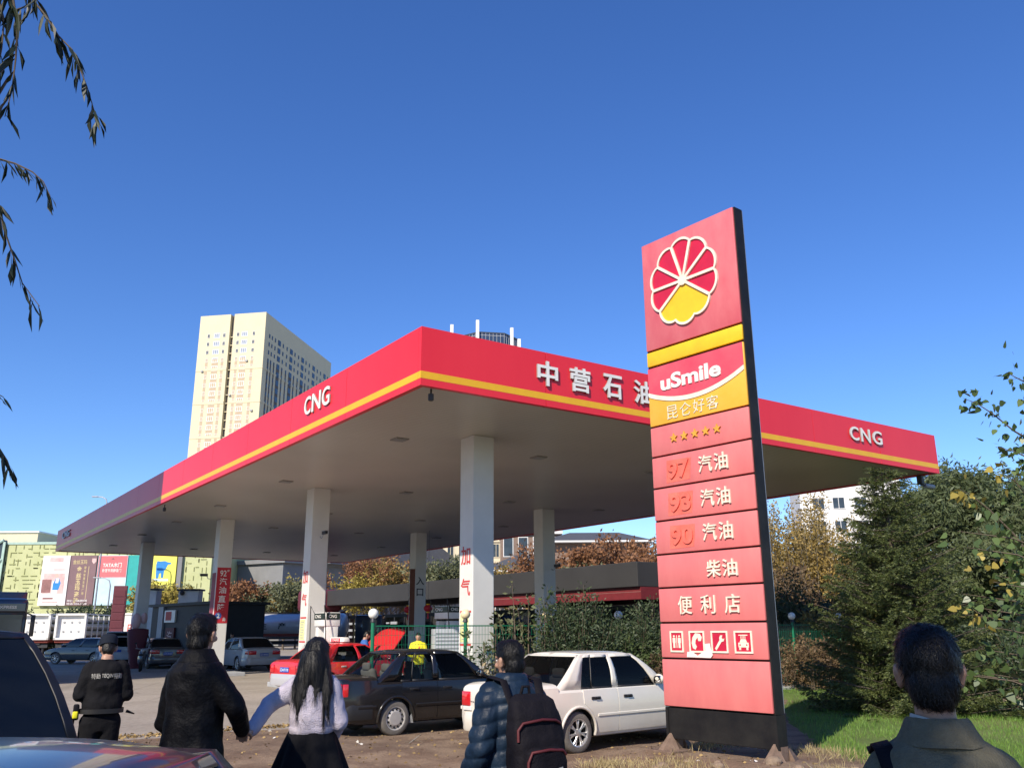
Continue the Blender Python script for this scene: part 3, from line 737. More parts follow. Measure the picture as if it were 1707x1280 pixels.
for k in range(5):
    for s in (-1, 1):
        p, q = Vector((-26.6 - s * 1.9, -0.42, 0.3 + 2.4 * k)), Vector((-26.6 + s * 1.9, -0.42, 2.7 + 2.4 * k))
        b.tube([p, q], 0.16, "mint_frame", 6)
b.build("lattice", ml)
mat("poster_white", (0.78, 0.74, 0.72), 0.5, var=0.05, scale=0.7); mat("poster_plum", (0.17, 0.10, 0.105), 0.5, c2=(0.22, 0.13, 0.14), scale=0.6)
mat("poster_pink", (0.62, 0.15, 0.16), 0.5, var=0.06); mat("poster_sky", (0.42, 0.66, 0.74), 0.5, c2=(0.62, 0.76, 0.80), scale=0.5); mat("poster_teal", (0.02, 0.36, 0.33), 0.5, var=0.08)
mat("poster_yellow", (0.80, 0.76, 0.12), 0.5, var=0.04); mat("poster_blue", (0.02, 0.22, 0.55), 0.5); mat("poster_gold", (0.62, 0.50, 0.25), 0.5)
mat("poster_rose", (0.55, 0.33, 0.32), 0.5, c2=(0.72, 0.52, 0.48), scale=1.6); mat("poster_brown", (0.26, 0.12, 0.11), 0.5, var=0.3, scale=2); mat("poster_skin", (0.62, 0.42, 0.34), 0.5)
TM = TS
def poster(x0, x1, m, z0=4.75, z1=10.45):
    p = MB(); p.box(((x0 + x1) / 2 + 35.6, -0.22, (z0 + z1) / 2), (x1 - x0 - 0.06, 0.42, z1 - z0), m); return p.build("poster", ml)
def pl(par, items):
    t = MB(); Q = TM @ Matrix.Translation((35.6, 0, 0.432))
    for it in items:
        if it[0] == 't': t.text(it[1], it[2], it[3], it[4], it[5], it[6], Q, 0.004, bold=it[7] if len(it) > 7 else 0.01, z=0.012)
        elif it[0] == 'p': t.prism(it[1], 0, it[3] if len(it) > 3 else 0.006, it[2], Q)
        elif it[0] == 'r': t.prism([(it[1], it[3]), (it[2], it[3]), (it[2], it[4]), (it[1], it[4])], 0, it[6] if len(it) > 6 else 0.004, it[5], Q)
    t.build("artwork", par)
p1 = poster(-55.35, -52.1, "poster_white")
pl(p1, [('r', -54.5, -52.9, 9.7, 10.2, "poster_rose"), ('r', -55.0, -52.5, 6.1, 8.4, "poster_rose"), ('r', -55.1, -54.0, 6.2, 7.7, "poster_brown", 0.006), ('r', -53.9, -53.2, 6.15, 7.5, "poster_white", 0.007),
        ('p', [(-53.8, 6.5), (-53.1, 6.5), (-52.9, 7.3), (-53.2, 7.9), (-53.5, 7.9), (-53.8, 7.2)], "poster_blue", 0.009), ('p', [(-53.45 + .2 * math.cos(k * .7), 8.1 + .25 * math.sin(k * .7)) for k in range(9)], "poster_skin", 0.011), ('p', [(-53.55, 7.3), (-53.2, 7.3), (-53.15, 7.85), (-53.5, 7.85)], "poster_white", 0.012),
        ('r', -54.8, -53.6, 5.45, 5.65, "poster_brown"), ('r', -54.8, -53.0, 5.05, 5.2, "poster_rose"), ('r', -53.9, -52.5, 8.75, 8.9, "poster_rose")])
p2 = poster(-52.05, -48.95, "poster_plum")
pl(p2, [('t', "金丝玉玛", -51.75, -50.1, 9.45, 9.95, "poster_gold")] + [('t', ch, -51.2, -50.62, 9.2 - .72 * (k + 1) + .1, 9.2 - .72 * k, "poster_gold", .02) for k, ch in enumerate("金丝玉玛瓷砖")] +
   [('t', ch, -50.35, -50.1, 9.2 - .42 * (k + 1) + .1, 9.2 - .42 * k, "poster_gold") for k, ch in enumerate("建材家居生活广场")] + [('r', -49.85, -49.80, 5.4, 9.2, "poster_gold"), ('p', [(-49.55, 10.1), (-49.05, 10.1), (-49.05, 9.75), (-49.3, 9.45), (-49.55, 9.75)], "poster_rose"),
   ('t', "地址 太原路建材城", -51.9, -49.6, 5.15, 5.4, "poster_white"), ('t', "电话 024-3128", -51.9, -49.6, 4.82, 5.05, "poster_white")])
p3 = poster(-48.85, -45.3, "poster_sky")
pl(p3, [('r', -48.78, -45.37, 7.9, 10.38, "poster_pink"), ('p', [(-47.3, 9.95), (-46.9, 9.95), (-47.1, 10.2)], "poster_brown", 0.008), ('t', "TATA木门", -48.2, -46.0, 9.05, 9.6, "letter_white", .02), ('t', "卧室专用静音门", -48.2, -46.0, 8.5, 8.9, "letter_white")])
p4 = poster(-45.25, -42.3, "poster_teal")
p5 = poster(-42.6 - 0.4, -39.55, "poster_yellow", 4.6, 10.5)
el = [(-41.85, 7.75), (-41.55, 7.75), (-41.5, 8.3), (-41.3, 8.35), (-41.25, 7.8), (-41.0, 7.8), (-40.95, 8.6), (-40.75, 8.9), (-40.55, 9.35), (-40.25, 9.35), (-40.2, 9.55), (-40.6, 9.6), (-40.95, 9.75), (-41.5, 9.7), (-41.85, 9.75), (-41.95, 9.3)]
pl(p5, [('p', el, "poster_blue"), ('r', -42.3, -40.4, 7.45, 7.7, "poster_sky"), ('t', "圣象地板", -42.4, -40.3, 6.55, 7.05, "recess_dark")])
b = MB(); b.box((-3.6, -0.2, 7.5), (0.5, 0.4, 6), "stone_grey"); b.build("pier", ml)

# grey classical block in the shade
eu = empty("classical_building", (-28.2, 112, 0), R(-30) + R(90), "grey classical building in shade with a sunlit gable slope", "building")
b = MB(); b.box((20, 8, 5.0), (42, 16, 10), "stone_grey"); b.build("wall", eu)
b = MB(); b.box((20, 7.9, 10.2), (42.8, 17, 0.5), "stone_grey"); b.box((20, 7.9, 7.1), (42.6, 16.7, 0.3), "stone_grey"); b.build("cornice", eu)
b = MB(); b.prism([(-0.5, 0), (42.5, 0), (36, 6), (6, 6)], 0, 0.2, "roof_slate", Matrix.Translation((0, -0.4, 10.5)) @ Matrix.Rotation(R(55), 4, 'X')); b.build("roof", eu)
b = MB()
b.prism([(6, 10.2), (13, 10.2), (9.5, 14.4)], -0.6, 1.5, "stone_grey", TS); b.build("gable", eu)
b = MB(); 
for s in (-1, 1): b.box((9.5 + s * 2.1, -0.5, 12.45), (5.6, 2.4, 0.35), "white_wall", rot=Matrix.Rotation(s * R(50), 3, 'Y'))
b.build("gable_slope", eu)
fe = Face(eu, (0, 0, 0), 0)
fe.put(rect_window(1.6, 2.6, "stone_grey", "window_dark", 1, 0.15).build("window"), [(3 + 4.1 * k, 4.4) for k in range(10)])
for k in range(10):
    b = MB(); b.box((0.9 + 4.1 * k, -0.15, 4.6), (0.7, 0.4, 5.0), "stone_grey"); b.build("pilaster", eu)

# residential high rise far behind
hr = empty("high_rise", (-47.5, 220, 0), R(8), "brown and cream balcony high-rise seen under the canopy between columns", "building")
b = MB(); b.box((4.5, 8, 20), (9, 14, 40), "stone_grey"); b.box((10.7, 9, 18), (3.4, 12, 36), "cream_wall"); b.box((-0.7, 9, 19), (1.4, 12, 38), "brick_red"); b.box((13.1, 9.5, 18), (1.4, 11, 36), "brick_brown"); b.build("wall", hr)
fh = Face(hr, (0, 1, 0), 0)
wd = rect_window(2.6, 1.7, "white_wall", "window_dark", 2, 0.12).build("window")
fh.put(wd, [(x, 3.2 + 3.0 * k) for k in range(12) for x in (2.3, 6.6)])
bb = MB(); bb.box((0, -0.6, 0), (3.6, 1.1, 0.9), "white_wall"); fh.put(bb.build("balcony"), [(x, 1.7 + 3.0 * k) for k in range(12) for x in (2.3, 6.6)])
ws = rect_window(1.2, 1.6, "white_wall", "window_dark", 1, 0.1).build("window")
fh2 = Face(hr, (0, 3, 0), 0); fh2.put(ws, [(10.2, 3.4 + 3.0 * k) for k in range(11)])

# cream office block
cb = empty("office_block", (-15.6, 150, 0), R(-4), "cream office block with rows of dark windows behind the entrance column", "building")
b = MB(); b.box((7, 6, 11.5), (14.2, 12, 23), "cream_wall"); b.build("wall", cb)
fc = Face(cb, (0, 0, 0), 0)
fc.put(rect_window(1.15, 2.3, "cream_wall", "window_dark", 1, 0.1).build("window"), [(1.2 + 1.93 * k, 4.2 + 3.45 * r) for r in range(5) for k in range(7)])
for r in range(6):
    b = MB(); b.box((7, -0.1, 2.3 + 3.45 * r), (14.4, 0.3, 0.3), "cream_wall"); b.build("string_course", cb)

# brown villa-like hall with stepped slate roofs
vi = empty("brick_hall", (2.6, 120, 0), 0, "brown brick hall with stepped slate hip roofs and white eaves", "building")
def hip(mb, x0, x1, y0, y1, z, h, ov, m):
    V = [(x0 - ov, y0 - ov, z), (x1 + ov, y0 - ov, z), (x1 + ov, y1 + ov, z), (x0 - ov, y1 + ov, z)]; i = min(x1 - x0, y1 - y0) / 2
    V += [(x0 + i * .75, (y0 + y1) / 2, z + h), (x1 - i * .75, (y0 + y1) / 2, z + h)]
    mb.add(V, [(0, 1, 5, 4), (1, 2, 5), (2, 3, 4, 5), (3, 0, 4), (3, 2, 1, 0)], m)
b = MB(); b.box((7.5, 5, 4.6), (27, 10, 9.2), "brick_brown"); b.box((9, 6, 11.2), (13, 8, 4.2), "brick_brown"); b.build("wall", vi)
b = MB(); hip(b, -6, 21, 0, 10, 9.42, 2.4, 1.0, "roof_slate"); hip(b, 2.5, 15.5, 2, 10, 13.4, 1.6, 1.2, "roof_slate"); b.build("roof", vi)
b = MB(); b.box((7.5, 4.6, 9.3), (28.6, 11.4, 0.22), "white_wall"); b.box((9, 5.6, 13.28), (15.2, 10.2, 0.22), "white_wall"); b.box((7.5, -0.08, 6.2), (27.2, 0.2, 0.22), "white_wall"); b.box((7.5, -0.08, 8.35), (27.2, 0.2, 0.2), "white_wall"); b.build("eaves", vi)
for k in range(11):
    b = MB(); b.box((-4.4 + 2.4 * k, -0.1, 7.25), (1.7, 0.16, 1.1), "brick_red"); b.build("brick_panel", vi)
fv = Face(vi, (0, 0, 0), 0); fv.put(rect_window(1.3, 2.0, "white_wall", "window_dark", 1, 0.1).build("window"), [(-4.4 + 2.4 * k, 4.4) for k in range(11)])
b2_ = empty("annexe_building", (-1.6, 131, 0), 0, "dark brown block with tall top windows and white cornices between two columns", "building")
b = MB(); b.box((4.2, 5, 8.5), (9.0, 10, 17), "brick_brown"); b.build("wall", b2_)
b = MB(); b.box((4.2, 4.8, 15.6), (9.5, 10.6, 0.5), "white_wall"); b.box((4.2, 4.9, 9.6), (9.4, 10.4, 0.45), "white_wall"); b.build("cornice", b2_)
Face(b2_, (0, 0, 0), 0).put(rect_window(1.5, 2.9, "white_wall", "window_dark", 0, 0.1).build("window"), [(0.9 + 2.2 * k, z) for k in range(4) for z in (13.5, 17.9 - 10.6)])
ap = empty("white_flats", (37.2, 110, 0), R(-12), "white block of flats with square windows behind yellowing poplars", "building")
b = MB(); b.box((5, 6, 10.5), (12, 12, 21), "white_wall"); b.box((8.9, -0.6, 10), (2.6, 1.4, 20), "white_wall"); b.build("wall", ap)
fa = Face(ap, (0, 0, 0), 0); fa.put(rect_window(1.5, 1.5, "white_wall", "window_dark", 1, 0.08).build("window"), [(x, 2.2 + 2.9 * k) for k in range(6) for x in (1.2, 3.6, 6.2)])
fa = Face(ap, (0, -1.3, 0), 0); fa.put(rect_window(1.3, 1.4, "white_wall", "window_dark", 1, 0.08).build("window"), [(8.9, 2.2 + 2.9 * k) for k in range(6)])
sm = empty("white_tower", (14.2, 300, 0), 0, "small distant white tower between the rear column and the hip roof", "building")
b = MB(); b.box((1.2, 5, 17), (2.6, 8, 34), "white_wall"); b.box((4.5, 6, 14.5), (4, 8, 29), "white_wall"); b.build("wall", sm)
Face(sm, (0, 1, 0), 0).put(rect_window(1.6, 1.0, "white_wall", "window_dark", 1, 0.06).build("window"), [(1.2, 2 + 3.1 * k) for k in range(11)])

# long shop behind the canopy
SHO = CANOPY + Vector((math.cos(CRZ), math.sin(CRZ), 0)) * 26
SHRZ = CRZ - R(90)              # local x runs from the far end towards us, -y faces the canopy
sh0 = SHO + Vector((-math.sin(CRZ), math.cos(CRZ), 0)) * 61.5
shop = empty("station_shop", sh0, SHRZ, "long low dark station shop with a grey parapet and red band", "shop")
LN = 41.5
b = MB(); b.box((LN / 2, 3.2, 1.5), (LN, 6.0, 3.0), "shop_grey"); b.build("wall", shop)
b = MB(); b.box((LN / 2, 2.4, 4.53), (LN, 8.0, 1.3), "shop_grey", bev=0.03); b.build("parapet", shop)
b = MB(); b.box((LN / 2 + 12, 2.4, 3.55), (LN - 24, 7.6, 0.64), "shop_red"); b.box((LN / 2 + 12, -1.402, 3.62), (LN - 24, 0.01, 0.03), "poster_brown"); b.build("red_band", shop)
b = MB(); b.box((-0.6, -1.6, 4.35), (3.2, 3.2, 1.9), "maroon", bev=0.35); b.box((-0.4, -0.8, 1.7), (2.6, 2.0, 3.4), "maroon"); b.build("porch", shop)
mat("shop_inside", (0.05, 0.052, 0.055), 0.6, c2=(0.11, 0.11, 0.11), scale=2.5)
for k in range(9):
    b = MB(); b.box((3.2 + 4.2 * k, 0.05, 1.5), (3.4, 0.5, 2.5), "shop_inside"); b.build("shelf", shop)
wpan = MB(); wpan.box((0, 0, 0), (3.4, 0.03, 2.5), WGLASS)
for s in (-1, 0, 1): wpan.box((s * 1.68, 0, 0), (0.09, 0.1, 2.5), "dark_metal")
fs = Face(shop, (0, -0.28, 0), 0); fs.put(wpan.build("window"), [(3.2 + 4.2 * k, 1.5) for k in range(9)])
for k in range(26):
    b = MB(); x = 2.2 + (k % 9) * 1.35 + random.uniform(-.2, .2); b.box((x, -0.42, 1.2 + 0.55 * (k // 9)), (random.uniform(.5, 1.1), 0.08, random.uniform(.1, .22)), random.choice(["white_paint", "grey_paint", "notice_yellow" if k % 7 == 0 else "grey_paint"])); b.build("window_notice", shop)
for v, u in ((13.1, 25.9), (14.75, 24.4)):
    pass
mat("lantern_red", (0.50, 0.012, 0.03), 0.5)
for i, (px, y, z) in enumerate(((-5.35, 45.9, 2.72), (-4.2, 44.4, 2.75))):
    ln = empty("red_lantern", (px, y, z), 0, ["red lantern hanging left of the entrance column", "red lantern hanging right of the entrance column"][i], "lantern", "lanterns by the entrance column")
    b = MB(); b.ball((0, 0, 0), (0.22, 0.22, 0.18), "lantern_red"); b.lathe([(0.09, 0.16), (0.1, 0.22), (0, 0.22)], "logo_yellow", 12); b.lathe([(0, -0.22), (0.1, -0.22), (0.09, -0.16)], "logo_yellow", 12); b.build("lantern_body", ln, 50)
    b = MB(); b.tube([(0, 0, -0.2), (0, 0, -0.5)], [0.03, 0.05], "lantern_red", 8); b.build("tassel", ln)
    b = MB(); b.tube([(0, 0, 0.2), (0, 0, 6.58 - z)], 0.006, "dark_metal", 5); b.build("cord", ln)

# unseen block and board, added to throw shade on the canopy's far end
ob = empty("added_shade_block", (-49.5, -12.0, 0), 0, "tall tan block of flats outside the photo's left edge", "building")
b = MB(); b.box((-15, -8, 31), (30, 16, 62), "cream_wall"); b.build("wall", ob)
Face(ob, (-30, -16, 0), 0).put(rect_window(2, 1.8, "white_wall", "window_dark", 1).build("window"), [(3 + 4 * k, 4 + 6 * r) for k in range(7) for r in range(9)])
hd_ = Vector((-20.6, 20.8, 0)); hq = Vector((-math.sin(CRZ), math.cos(CRZ), 0))
ub = empty("added_shade_board", hd_, CRZ + R(90), "unseen large board on two posts, added to shade the far fascia", "hoarding")
b = MB(); b.box((13.2, 0.15, 20.5), (26.4, 0.3, 7.0), "poster_white"); b.build("board", ub)
for x in (5, 21): 
    b = MB(); b.tube([(x, 0.5, 0), (x, 0.5, 20)], 0.45, "steel_grey", 14); b.build("post", ub)
# ---------------------------------------------------------------- vehicles
def paint(name, c, rough=0.28, coat=0.9, dust=0.0):
    m = mat(name, c, rough, var=0.03, scale=2.5, coat=coat, bump=0.0)
    nt = m.node_tree; N, L = nt.nodes, nt.links; b = N["Principled BSDF"]; tc = [n for n in N if n.type == 'TEX_COORD'][0]
    sx = N.new("ShaderNodeSeparateXYZ"); L.new(tc.outputs["Object"], sx.inputs[0])               # road dirt thrown up along the sills
    mr = N.new("ShaderNodeMapRange"); mr.inputs[1].default_value = .78; mr.inputs[2].default_value = .2; L.new(sx.outputs[2], mr.inputs[0])
    nz = N.new("ShaderNodeTexNoise"); nz.inputs["Scale"].default_value = 3.2; nz.inputs["Detail"].default_value = 7; L.new(tc.outputs["Object"], nz.inputs[0])
    ad = N.new("ShaderNodeMath"); ad.operation = 'MULTIPLY'; L.new(mr.outputs[0], ad.inputs[0]); L.new(nz.outputs[0], ad.inputs[1])
    sc_ = N.new("ShaderNodeMath"); sc_.operation = 'MULTIPLY_ADD'; sc_.inputs[1].default_value = dust * 2.6; sc_.inputs[2].default_value = dust * .25; L.new(ad.outputs[0], sc_.inputs[0])
    mx = N.new("ShaderNodeMix"); mx.data_type = 'RGBA'; src = b.inputs["Base Color"].links[0].from_socket
    L.new(sc_.outputs[0], mx.inputs[0]); L.new(src, mx.inputs[6]); mx.inputs[7].default_value = (.27, .225, .175, 1); L.new(mx.outputs[2], b.inputs["Base Color"])
    rg = N.new("ShaderNodeMath"); rg.operation = 'ADD'; rg.inputs[1].default_value = rough; L.new(sc_.outputs[0], rg.inputs[0]); L.new(rg.outputs[0], b.inputs["Roughness"])
    return name
paint("paint_white", (0.74, 0.70, 0.61), 0.3, 0.8, 0.2); paint("paint_black", (0.006, 0.0065, 0.008), 0.2, 0.45, 0.045); paint("paint_taxi", (0.60, 0.012, 0.022), 0.25, .9, .1)
paint("paint_silver", (0.42, 0.43, 0.44), 0.3); paint("paint_char", (0.06, 0.065, 0.07), 0.25); paint("paint_navy", (0.012, 0.02, 0.04), 0.3); paint("paint_graphite", (0.03, 0.032, 0.036), 0.3, 0.55)
paint("paint_pearl", (0.52, 0.54, 0.56), 0.3); paint("paint_suv", (0.008, 0.008, 0.010), 0.45, 0.15, 0.06); paint("taxi_grey", (0.42, 0.42, 0.44), 0.4)
GL_CLEAR = glass_mat("car_glass_clear", (0.75, 0.8, 0.8), 0.10); GL_TINT = glass_mat("car_glass_tint", (0.34, 0.37, 0.41), 0.22); GL_DARK = glass_mat("car_glass_dark", (0.03, 0.03, 0.035), 0.75)
mat("cabin_dark", (0.03, 0.03, 0.032), 0.8); mat("well_dark", (0.008, 0.008, 0.008), 1.0)

def pw(pts, x):
    """smooth-ish piecewise profile"""
    if x <= pts[0][0]: return pts[0][1]
    for (a, b), (c, d) in zip(pts, pts[1:]):
        if x <= c:
            t = (x - a) / (c - a); return b + (d - b) * t
    return pts[-1][1]
def wheel_parts(r, w, style, dusty):
    t = MB(); m = "tyre_dusty" if dusty else "rubber"; ri = r * 0.66
    t.lathe([(ri, -w / 2), (r * 0.86, -w / 2 - 0.006), (r * 0.965, -w / 2 + 0.012), (r, -w / 2 + 0.035), (r, w / 2 - 0.035), (r * 0.965, w / 2 - 0.012), (r * 0.86, w / 2 + 0.006), (ri, w / 2)], m, 40)
    q = MB(); h = w / 2 - 0.01
    q.lathe([(ri + .004, h + .012), (ri - 0.012, h + .008), (ri - 0.02, h - 0.03)], "alloy" if style == 'alloy' else "hubcap", 40)
    if style == 'alloy':
        q.lathe([(ri - 0.02, h - 0.03), (ri - 0.025, h - 0.09), (0, h - 0.09)], "well_dark", 32)
        for k in range(7):
            a = 2 * math.pi * k / 7
            for s in (-1, 1):
                b_ = a + s * 0.13
                q.tube([(0.05 * math.cos(a), 0.05 * math.sin(a), h - .01), (ri * .55 * math.cos(a + s * .07), ri * .55 * math.sin(a + s * .07), h - 0.006), ((ri - .01) * math.cos(b_), (ri - .01) * math.sin(b_), h - .012)], [0.016, 0.013, 0.014], "alloy", 6)
        q.lathe([(0.06, h - .02), (0.055, h + .004), (0, h + .01)], "alloy", 20)
    else:
        pr = [(ri - 0.02, h - 0.03), (ri - 0.035, h - 0.012), (ri * 0.62, h + 0.004), (ri * .58, h + .01), (0, h + 0.014)]
        q.lathe(pr, "hubcap", 36)
        for k in range(12):
            a = 2 * math.pi * k / 12; rr = ri * 0.755
            q.lathe([(0.017, 0.0), (0.017, 0.012), (0, 0.012)], "well_dark", 10, Matrix.Translation((rr * math.cos(a), rr * math.sin(a), h - 0.007)))
    return t, q

def car(name, label, cat, loc, heading, P, group=None):
    car_e = empty(name, loc, R(90 - heading), label, cat, group)
    ro, wb, fo, W, wr = P['ro'], P['wb'], P['fo'], P['W'], P['wr']
    xr, xf = -ro, wb + fo; w0 = W / 2
    pm = P['paint']; belt = P['belt']; zr = P['H']; gl = P['glass']; low = P.get('low', pm)
    xd, xc = P['xd'], P['xc']                     # rear glass base, windscreen base
    def hw(x):                                    # half width in plan
        e0 = (x - xr) / 0.55; e1 = (xf - x) / 0.7
        k = 1.0
        if e0 < 1: k = min(k, 1 - P.get('tr', 0.10) * (1 - max(0, e0)) ** 2)
        if e1 < 1: k = min(k, 1 - 0.16 * (1 - max(0, e1)) ** 2)
        return w0 * k
    def zt(x):
        if x < xd: return pw(P['deck'], x)
        if x > xc: return pw(P['hood'], x)
        return belt
    def zb(x):
        return P.get('zb', 0.2) + (0.12 * max(0, 1 - (x - xr) / 0.25) ** 1.0 if x < xr + 0.25 else 0) + (0.06 * max(0, 1 - (xf - x) / 0.3) if x > xf - 0.3 else 0)
    def sidey(x, z):                              # half width of the flank
        b0 = zb(x); w = hw(x)
        return w * pw([(b0, .93), (b0 + .1, .975), (0.5, 1.0), (0.62, 1.0), (0.78, .985), (belt, .955), (belt + .3, .9)], z)
    def ring(x, cabin):
        w = hw(x); b0 = zb(x); t = zt(x)
        ps = [(0, b0), (w * .8, b0), (sidey(x, b0 + .02), b0 + .03)]
        for z in (0.38, 0.5, 0.62, 0.75): ps.append((sidey(x, z), max(z, b0 + .05)))
        zs = max(t - 0.045, 0.66); ps.append((sidey(x, zs), zs)); zs2 = t - 0.008
        ps.append((sidey(x, t) - .035, zs2))
        if cabin: ps += [(w * .86, t - 0.01), (w * .84, .42), (0, .42)]
        else: ps += [(w * .8, t + .012), (w * .45, t + .028), (0, t + .034)]
        return [(x, -y, z) for y, z in reversed(ps[1:-1])][::-1], ps
    xs = [xr, xr + .015, xr + .05, xr + .15] + [xr + .3 + i * (xd - xr - .3) / 3 for i in range(3)] + [xd - .004]
    st = [(x, False) for x in xs] + [(xd + .004 + (xc - xd - .008) * i / 12, True) for i in range(13)]
    n_h = 5
    st += [(xc + .004 + (xf - .16 - xc) * i / n_h, False) for i in range(n_h + 1)] + [(xf - .06, False), (xf - .02, False), (xf, False)]
    rings = []
    for x, cab in st:
        _, ps = ring(x, cab)
        if x <= xr + .001: ps = [(y * .97, min(max(z, zb(x) + .02), zt(x) - .05 if z > .7 else z)) for y, z in ps]
        rings.append([(x, -y, z) for y, z in ps] + [(x, y, z) for y, z in reversed(ps[1:-1])])
    b = MB(); b.loft(rings, pm)
    if low != pm:
        pass
    body = b.build("body", car_e)
    me = body.data; bm = bmesh.new(); bm.from_mesh(me); bmesh.ops.recalc_face_normals(bm, faces=bm.faces[:])
    if bm.calc_volume(signed=True) < 0: bmesh.ops.reverse_faces(bm, faces=bm.faces[:])
    if low != pm: me.materials.append(M(low))
    me.materials.append(M("cabin_dark"))
    bm.normal_update()
    for f in bm.faces:
        c = f.calc_center_median()
        if low != pm and c.z < P.get('lowz', .45): f.material_index = 1
        if xd < c.x < xc and (c.z < .5 and f.normal.z > .5 or (abs(c.y) < w0 * .9 and .3 < c.z < belt - .03 and abs(f.normal.z) < .7 and f.normal.y * c.y < 0)): f.material_index = len(me.materials) - 1
    bm.to_mesh(me); bm.free()
    # wheel arches
    ra = wr + P.get('gap', 0.055)
    cut = MB()
    for x in (0, wb):
        for s in (-1, 1): cut.lathe([(ra, w0 - .26), (ra, w0 + .2)], "well_dark", 36, Matrix.Translation((x, 0, wr)) @ Matrix.Rotation(R(-90 * s), 4, 'X'), cap=True)
    co = cut.build("arch_cutter", car_e)
    bm = bmesh.new(); bm.from_mesh(co.data); bmesh.ops.recalc_face_normals(bm, faces=bm.faces[:])
    bm.to_mesh(co.data); bm.free()
    md = body.modifiers.new("arch", 'BOOLEAN'); md.object = co; md.operation = 'DIFFERENCE'; md.solver = 'EXACT'; md.use_self = True; md.use_hole_tolerant = True; md.material_mode = 'TRANSFER'
    cm = co.data.materials[0]
    bpy.context.view_layer.update()
    new = bpy.data.meshes.new_from_object(body.evaluated_get(bpy.context.evaluated_depsgraph_get()))
    body.modifiers.clear(); body.data = new
    bpy.data.objects.remove(co)
    new.polygons.foreach_set("use_smooth", [True] * len(new.polygons)); new.set_sharp_from_angle(angle=R(32))
    # arch lips
    if P.get('flare', True):
        for x in (0, wb):
            for s in (-1, 1):
                fl = MB(); pts = []
                for k in range(19):
                    a = R(-8 + 196 * k / 18); px, pz = x + (ra + .012) * math.cos(a), wr + (ra + .012) * math.sin(a)
                    if pz > 0.21: pts.append((px, s * (sidey(px, pz) + .004), pz))
                fl.tube(pts, P.get('flr', 0.022), pm, 8); fl.build("arch_lip", car_e, 60)
    # greenhouse
    xtr, xtf = P['xtr'], P['xtf']; yb0 = lambda x: hw(x) * .905; wt = w0 * P.get('tum', .70)
    dz = P['deck'][-1][1] - belt if P['deck'] else 0
    def xcl(t): return xd + (xtr - xd) * t
    def xal(t): return xc + (xtf - xc) * t
    NT = 8
    def gy(t): return (w0 * .915) * (1 - t) + wt * t + 0.035 * math.sin(math.pi * t) * (1 if t < 1 else 0)
    def gz(t): return belt - .01 + (zr - belt + .01) * (1 - (1 - t) ** 1.12 if t < 1 else 1)
    cols_ = P['cols']                              # (bottom fraction, top fraction, kind) boundaries from rear to front
    fr = MB(); gls = []
    def sp(u0, u1, t):                             # boundary mix at height t -> x
        f = u0 + (u1 - u0) * t
        return xcl(t) + (xal(t) - xcl(t)) * f
    for s in (-1, 1):
        for i in range(len(cols_) - 1):
            (a0, a1, kind), (c0, c1, _) = cols_[i], cols_[i + 1]
            def cell(t0, t1, m, off, mb, nx=3):
                V = []; F = []; nt = 4
                for j in range(nt + 1):
                    t = t0 + (t1 - t0) * j / nt
                    for q in range(nx + 1):
                        x = sp(a0, a1, t) + (sp(c0, c1, t) - sp(a0, a1, t)) * q / nx
                        V.append((x, s * (gy(t) - off), gz(t)))
                for j in range(nt):
                    for q in range(nx):
                        f = (j * (nx + 1) + q, j * (nx + 1) + q + 1, (j + 1) * (nx + 1) + q + 1, (j + 1) * (nx + 1) + q)
                        F.append(f if s < 0 else f[::-1])
                mb.add(V, F, m)
            if kind == 'g':
                cell(0, .055, "plastic_black", 0, fr); cell(P.get('wtop', .90), 1, pm, 0, fr)
                g_ = MB(); cell(.05, P.get('wtop', .90) + .01, gl, .012, g_); gls.append(g_)
            else: cell(0, 1, pm if kind == 'b' else "plastic_black", 0, fr)
    # windscreen and rear screen surrounds
    def screen(xl, bulge, e, mb, m, y0, y1, t0, t1, off=0.0):
        V = []; F = []; n, k = 10, 5
        for j in range(k + 1):
            t = t0 + (t1 - t0) * j / k
            for q in range(n + 1):
                f = y0 + (y1 - y0) * q / n; y = gy(t) * f
                V.append((xl(t) + e * bulge * (1 - f * f) - e * off, y, gz(t)))
        for j in range(k):
            for q in range(n):
                f_ = (j * (n + 1) + q, j * (n + 1) + q + 1, (j + 1) * (n + 1) + q + 1, (j + 1) * (n + 1) + q)
                F.append(f_ if e > 0 else f_[::-1])
        mb.add(V, F, m)
    for xl, bl, e in ((xal, .10, 1), (xcl, P.get('rb', .07), -1)):
        pmx = "plastic_black"
        screen(xl, bl, e, fr, pm, -1, -.93, 0, 1); screen(xl, bl, e, fr, pm, .93, 1, 0, 1)
        screen(xl, bl, e, fr, pmx, -.93, .93, 0, .05); screen(xl, bl, e, fr, pm, -.93, .93, .94, 1)
    # roof skin
    V = []; F = []; nx, ny = 10, 12
    for i in range(nx + 1):
        f = i / nx; 
        for j in range(ny + 1):
            q = -1 + 2 * j / ny
            x0_ = xtr - .07 * (1 - q * q) if False else xtr - P.get('rb', .07) * (1 - q * q); x1_ = xtf + .10 * (1 - q * q)
            x = x0_ + (x1_ - x0_) * f
            V.append((x, wt * q, zr + P.get('crown', .045) * (1 - q ** 4) * (math.sin(math.pi * (0.12 + .76 * f)) ** .7) - .012 * (abs(2 * f - 1)) ** 3 * 0))
    # sew roof edge to the glass line
    for i in range(nx + 1):
        for j in range(ny + 1):
            if i in (0, nx) or j in (0, ny):
                x, y, z = V[i * (ny + 1) + j]; V[i * (ny + 1) + j] = (x, y, zr)
    for i in range(nx):
        for j in range(ny):
            F.append((i * (ny + 1) + j, (i + 1) * (ny + 1) + j, (i + 1) * (ny + 1) + j + 1, i * (ny + 1) + j + 1))
    fr.add(V, F, pm)
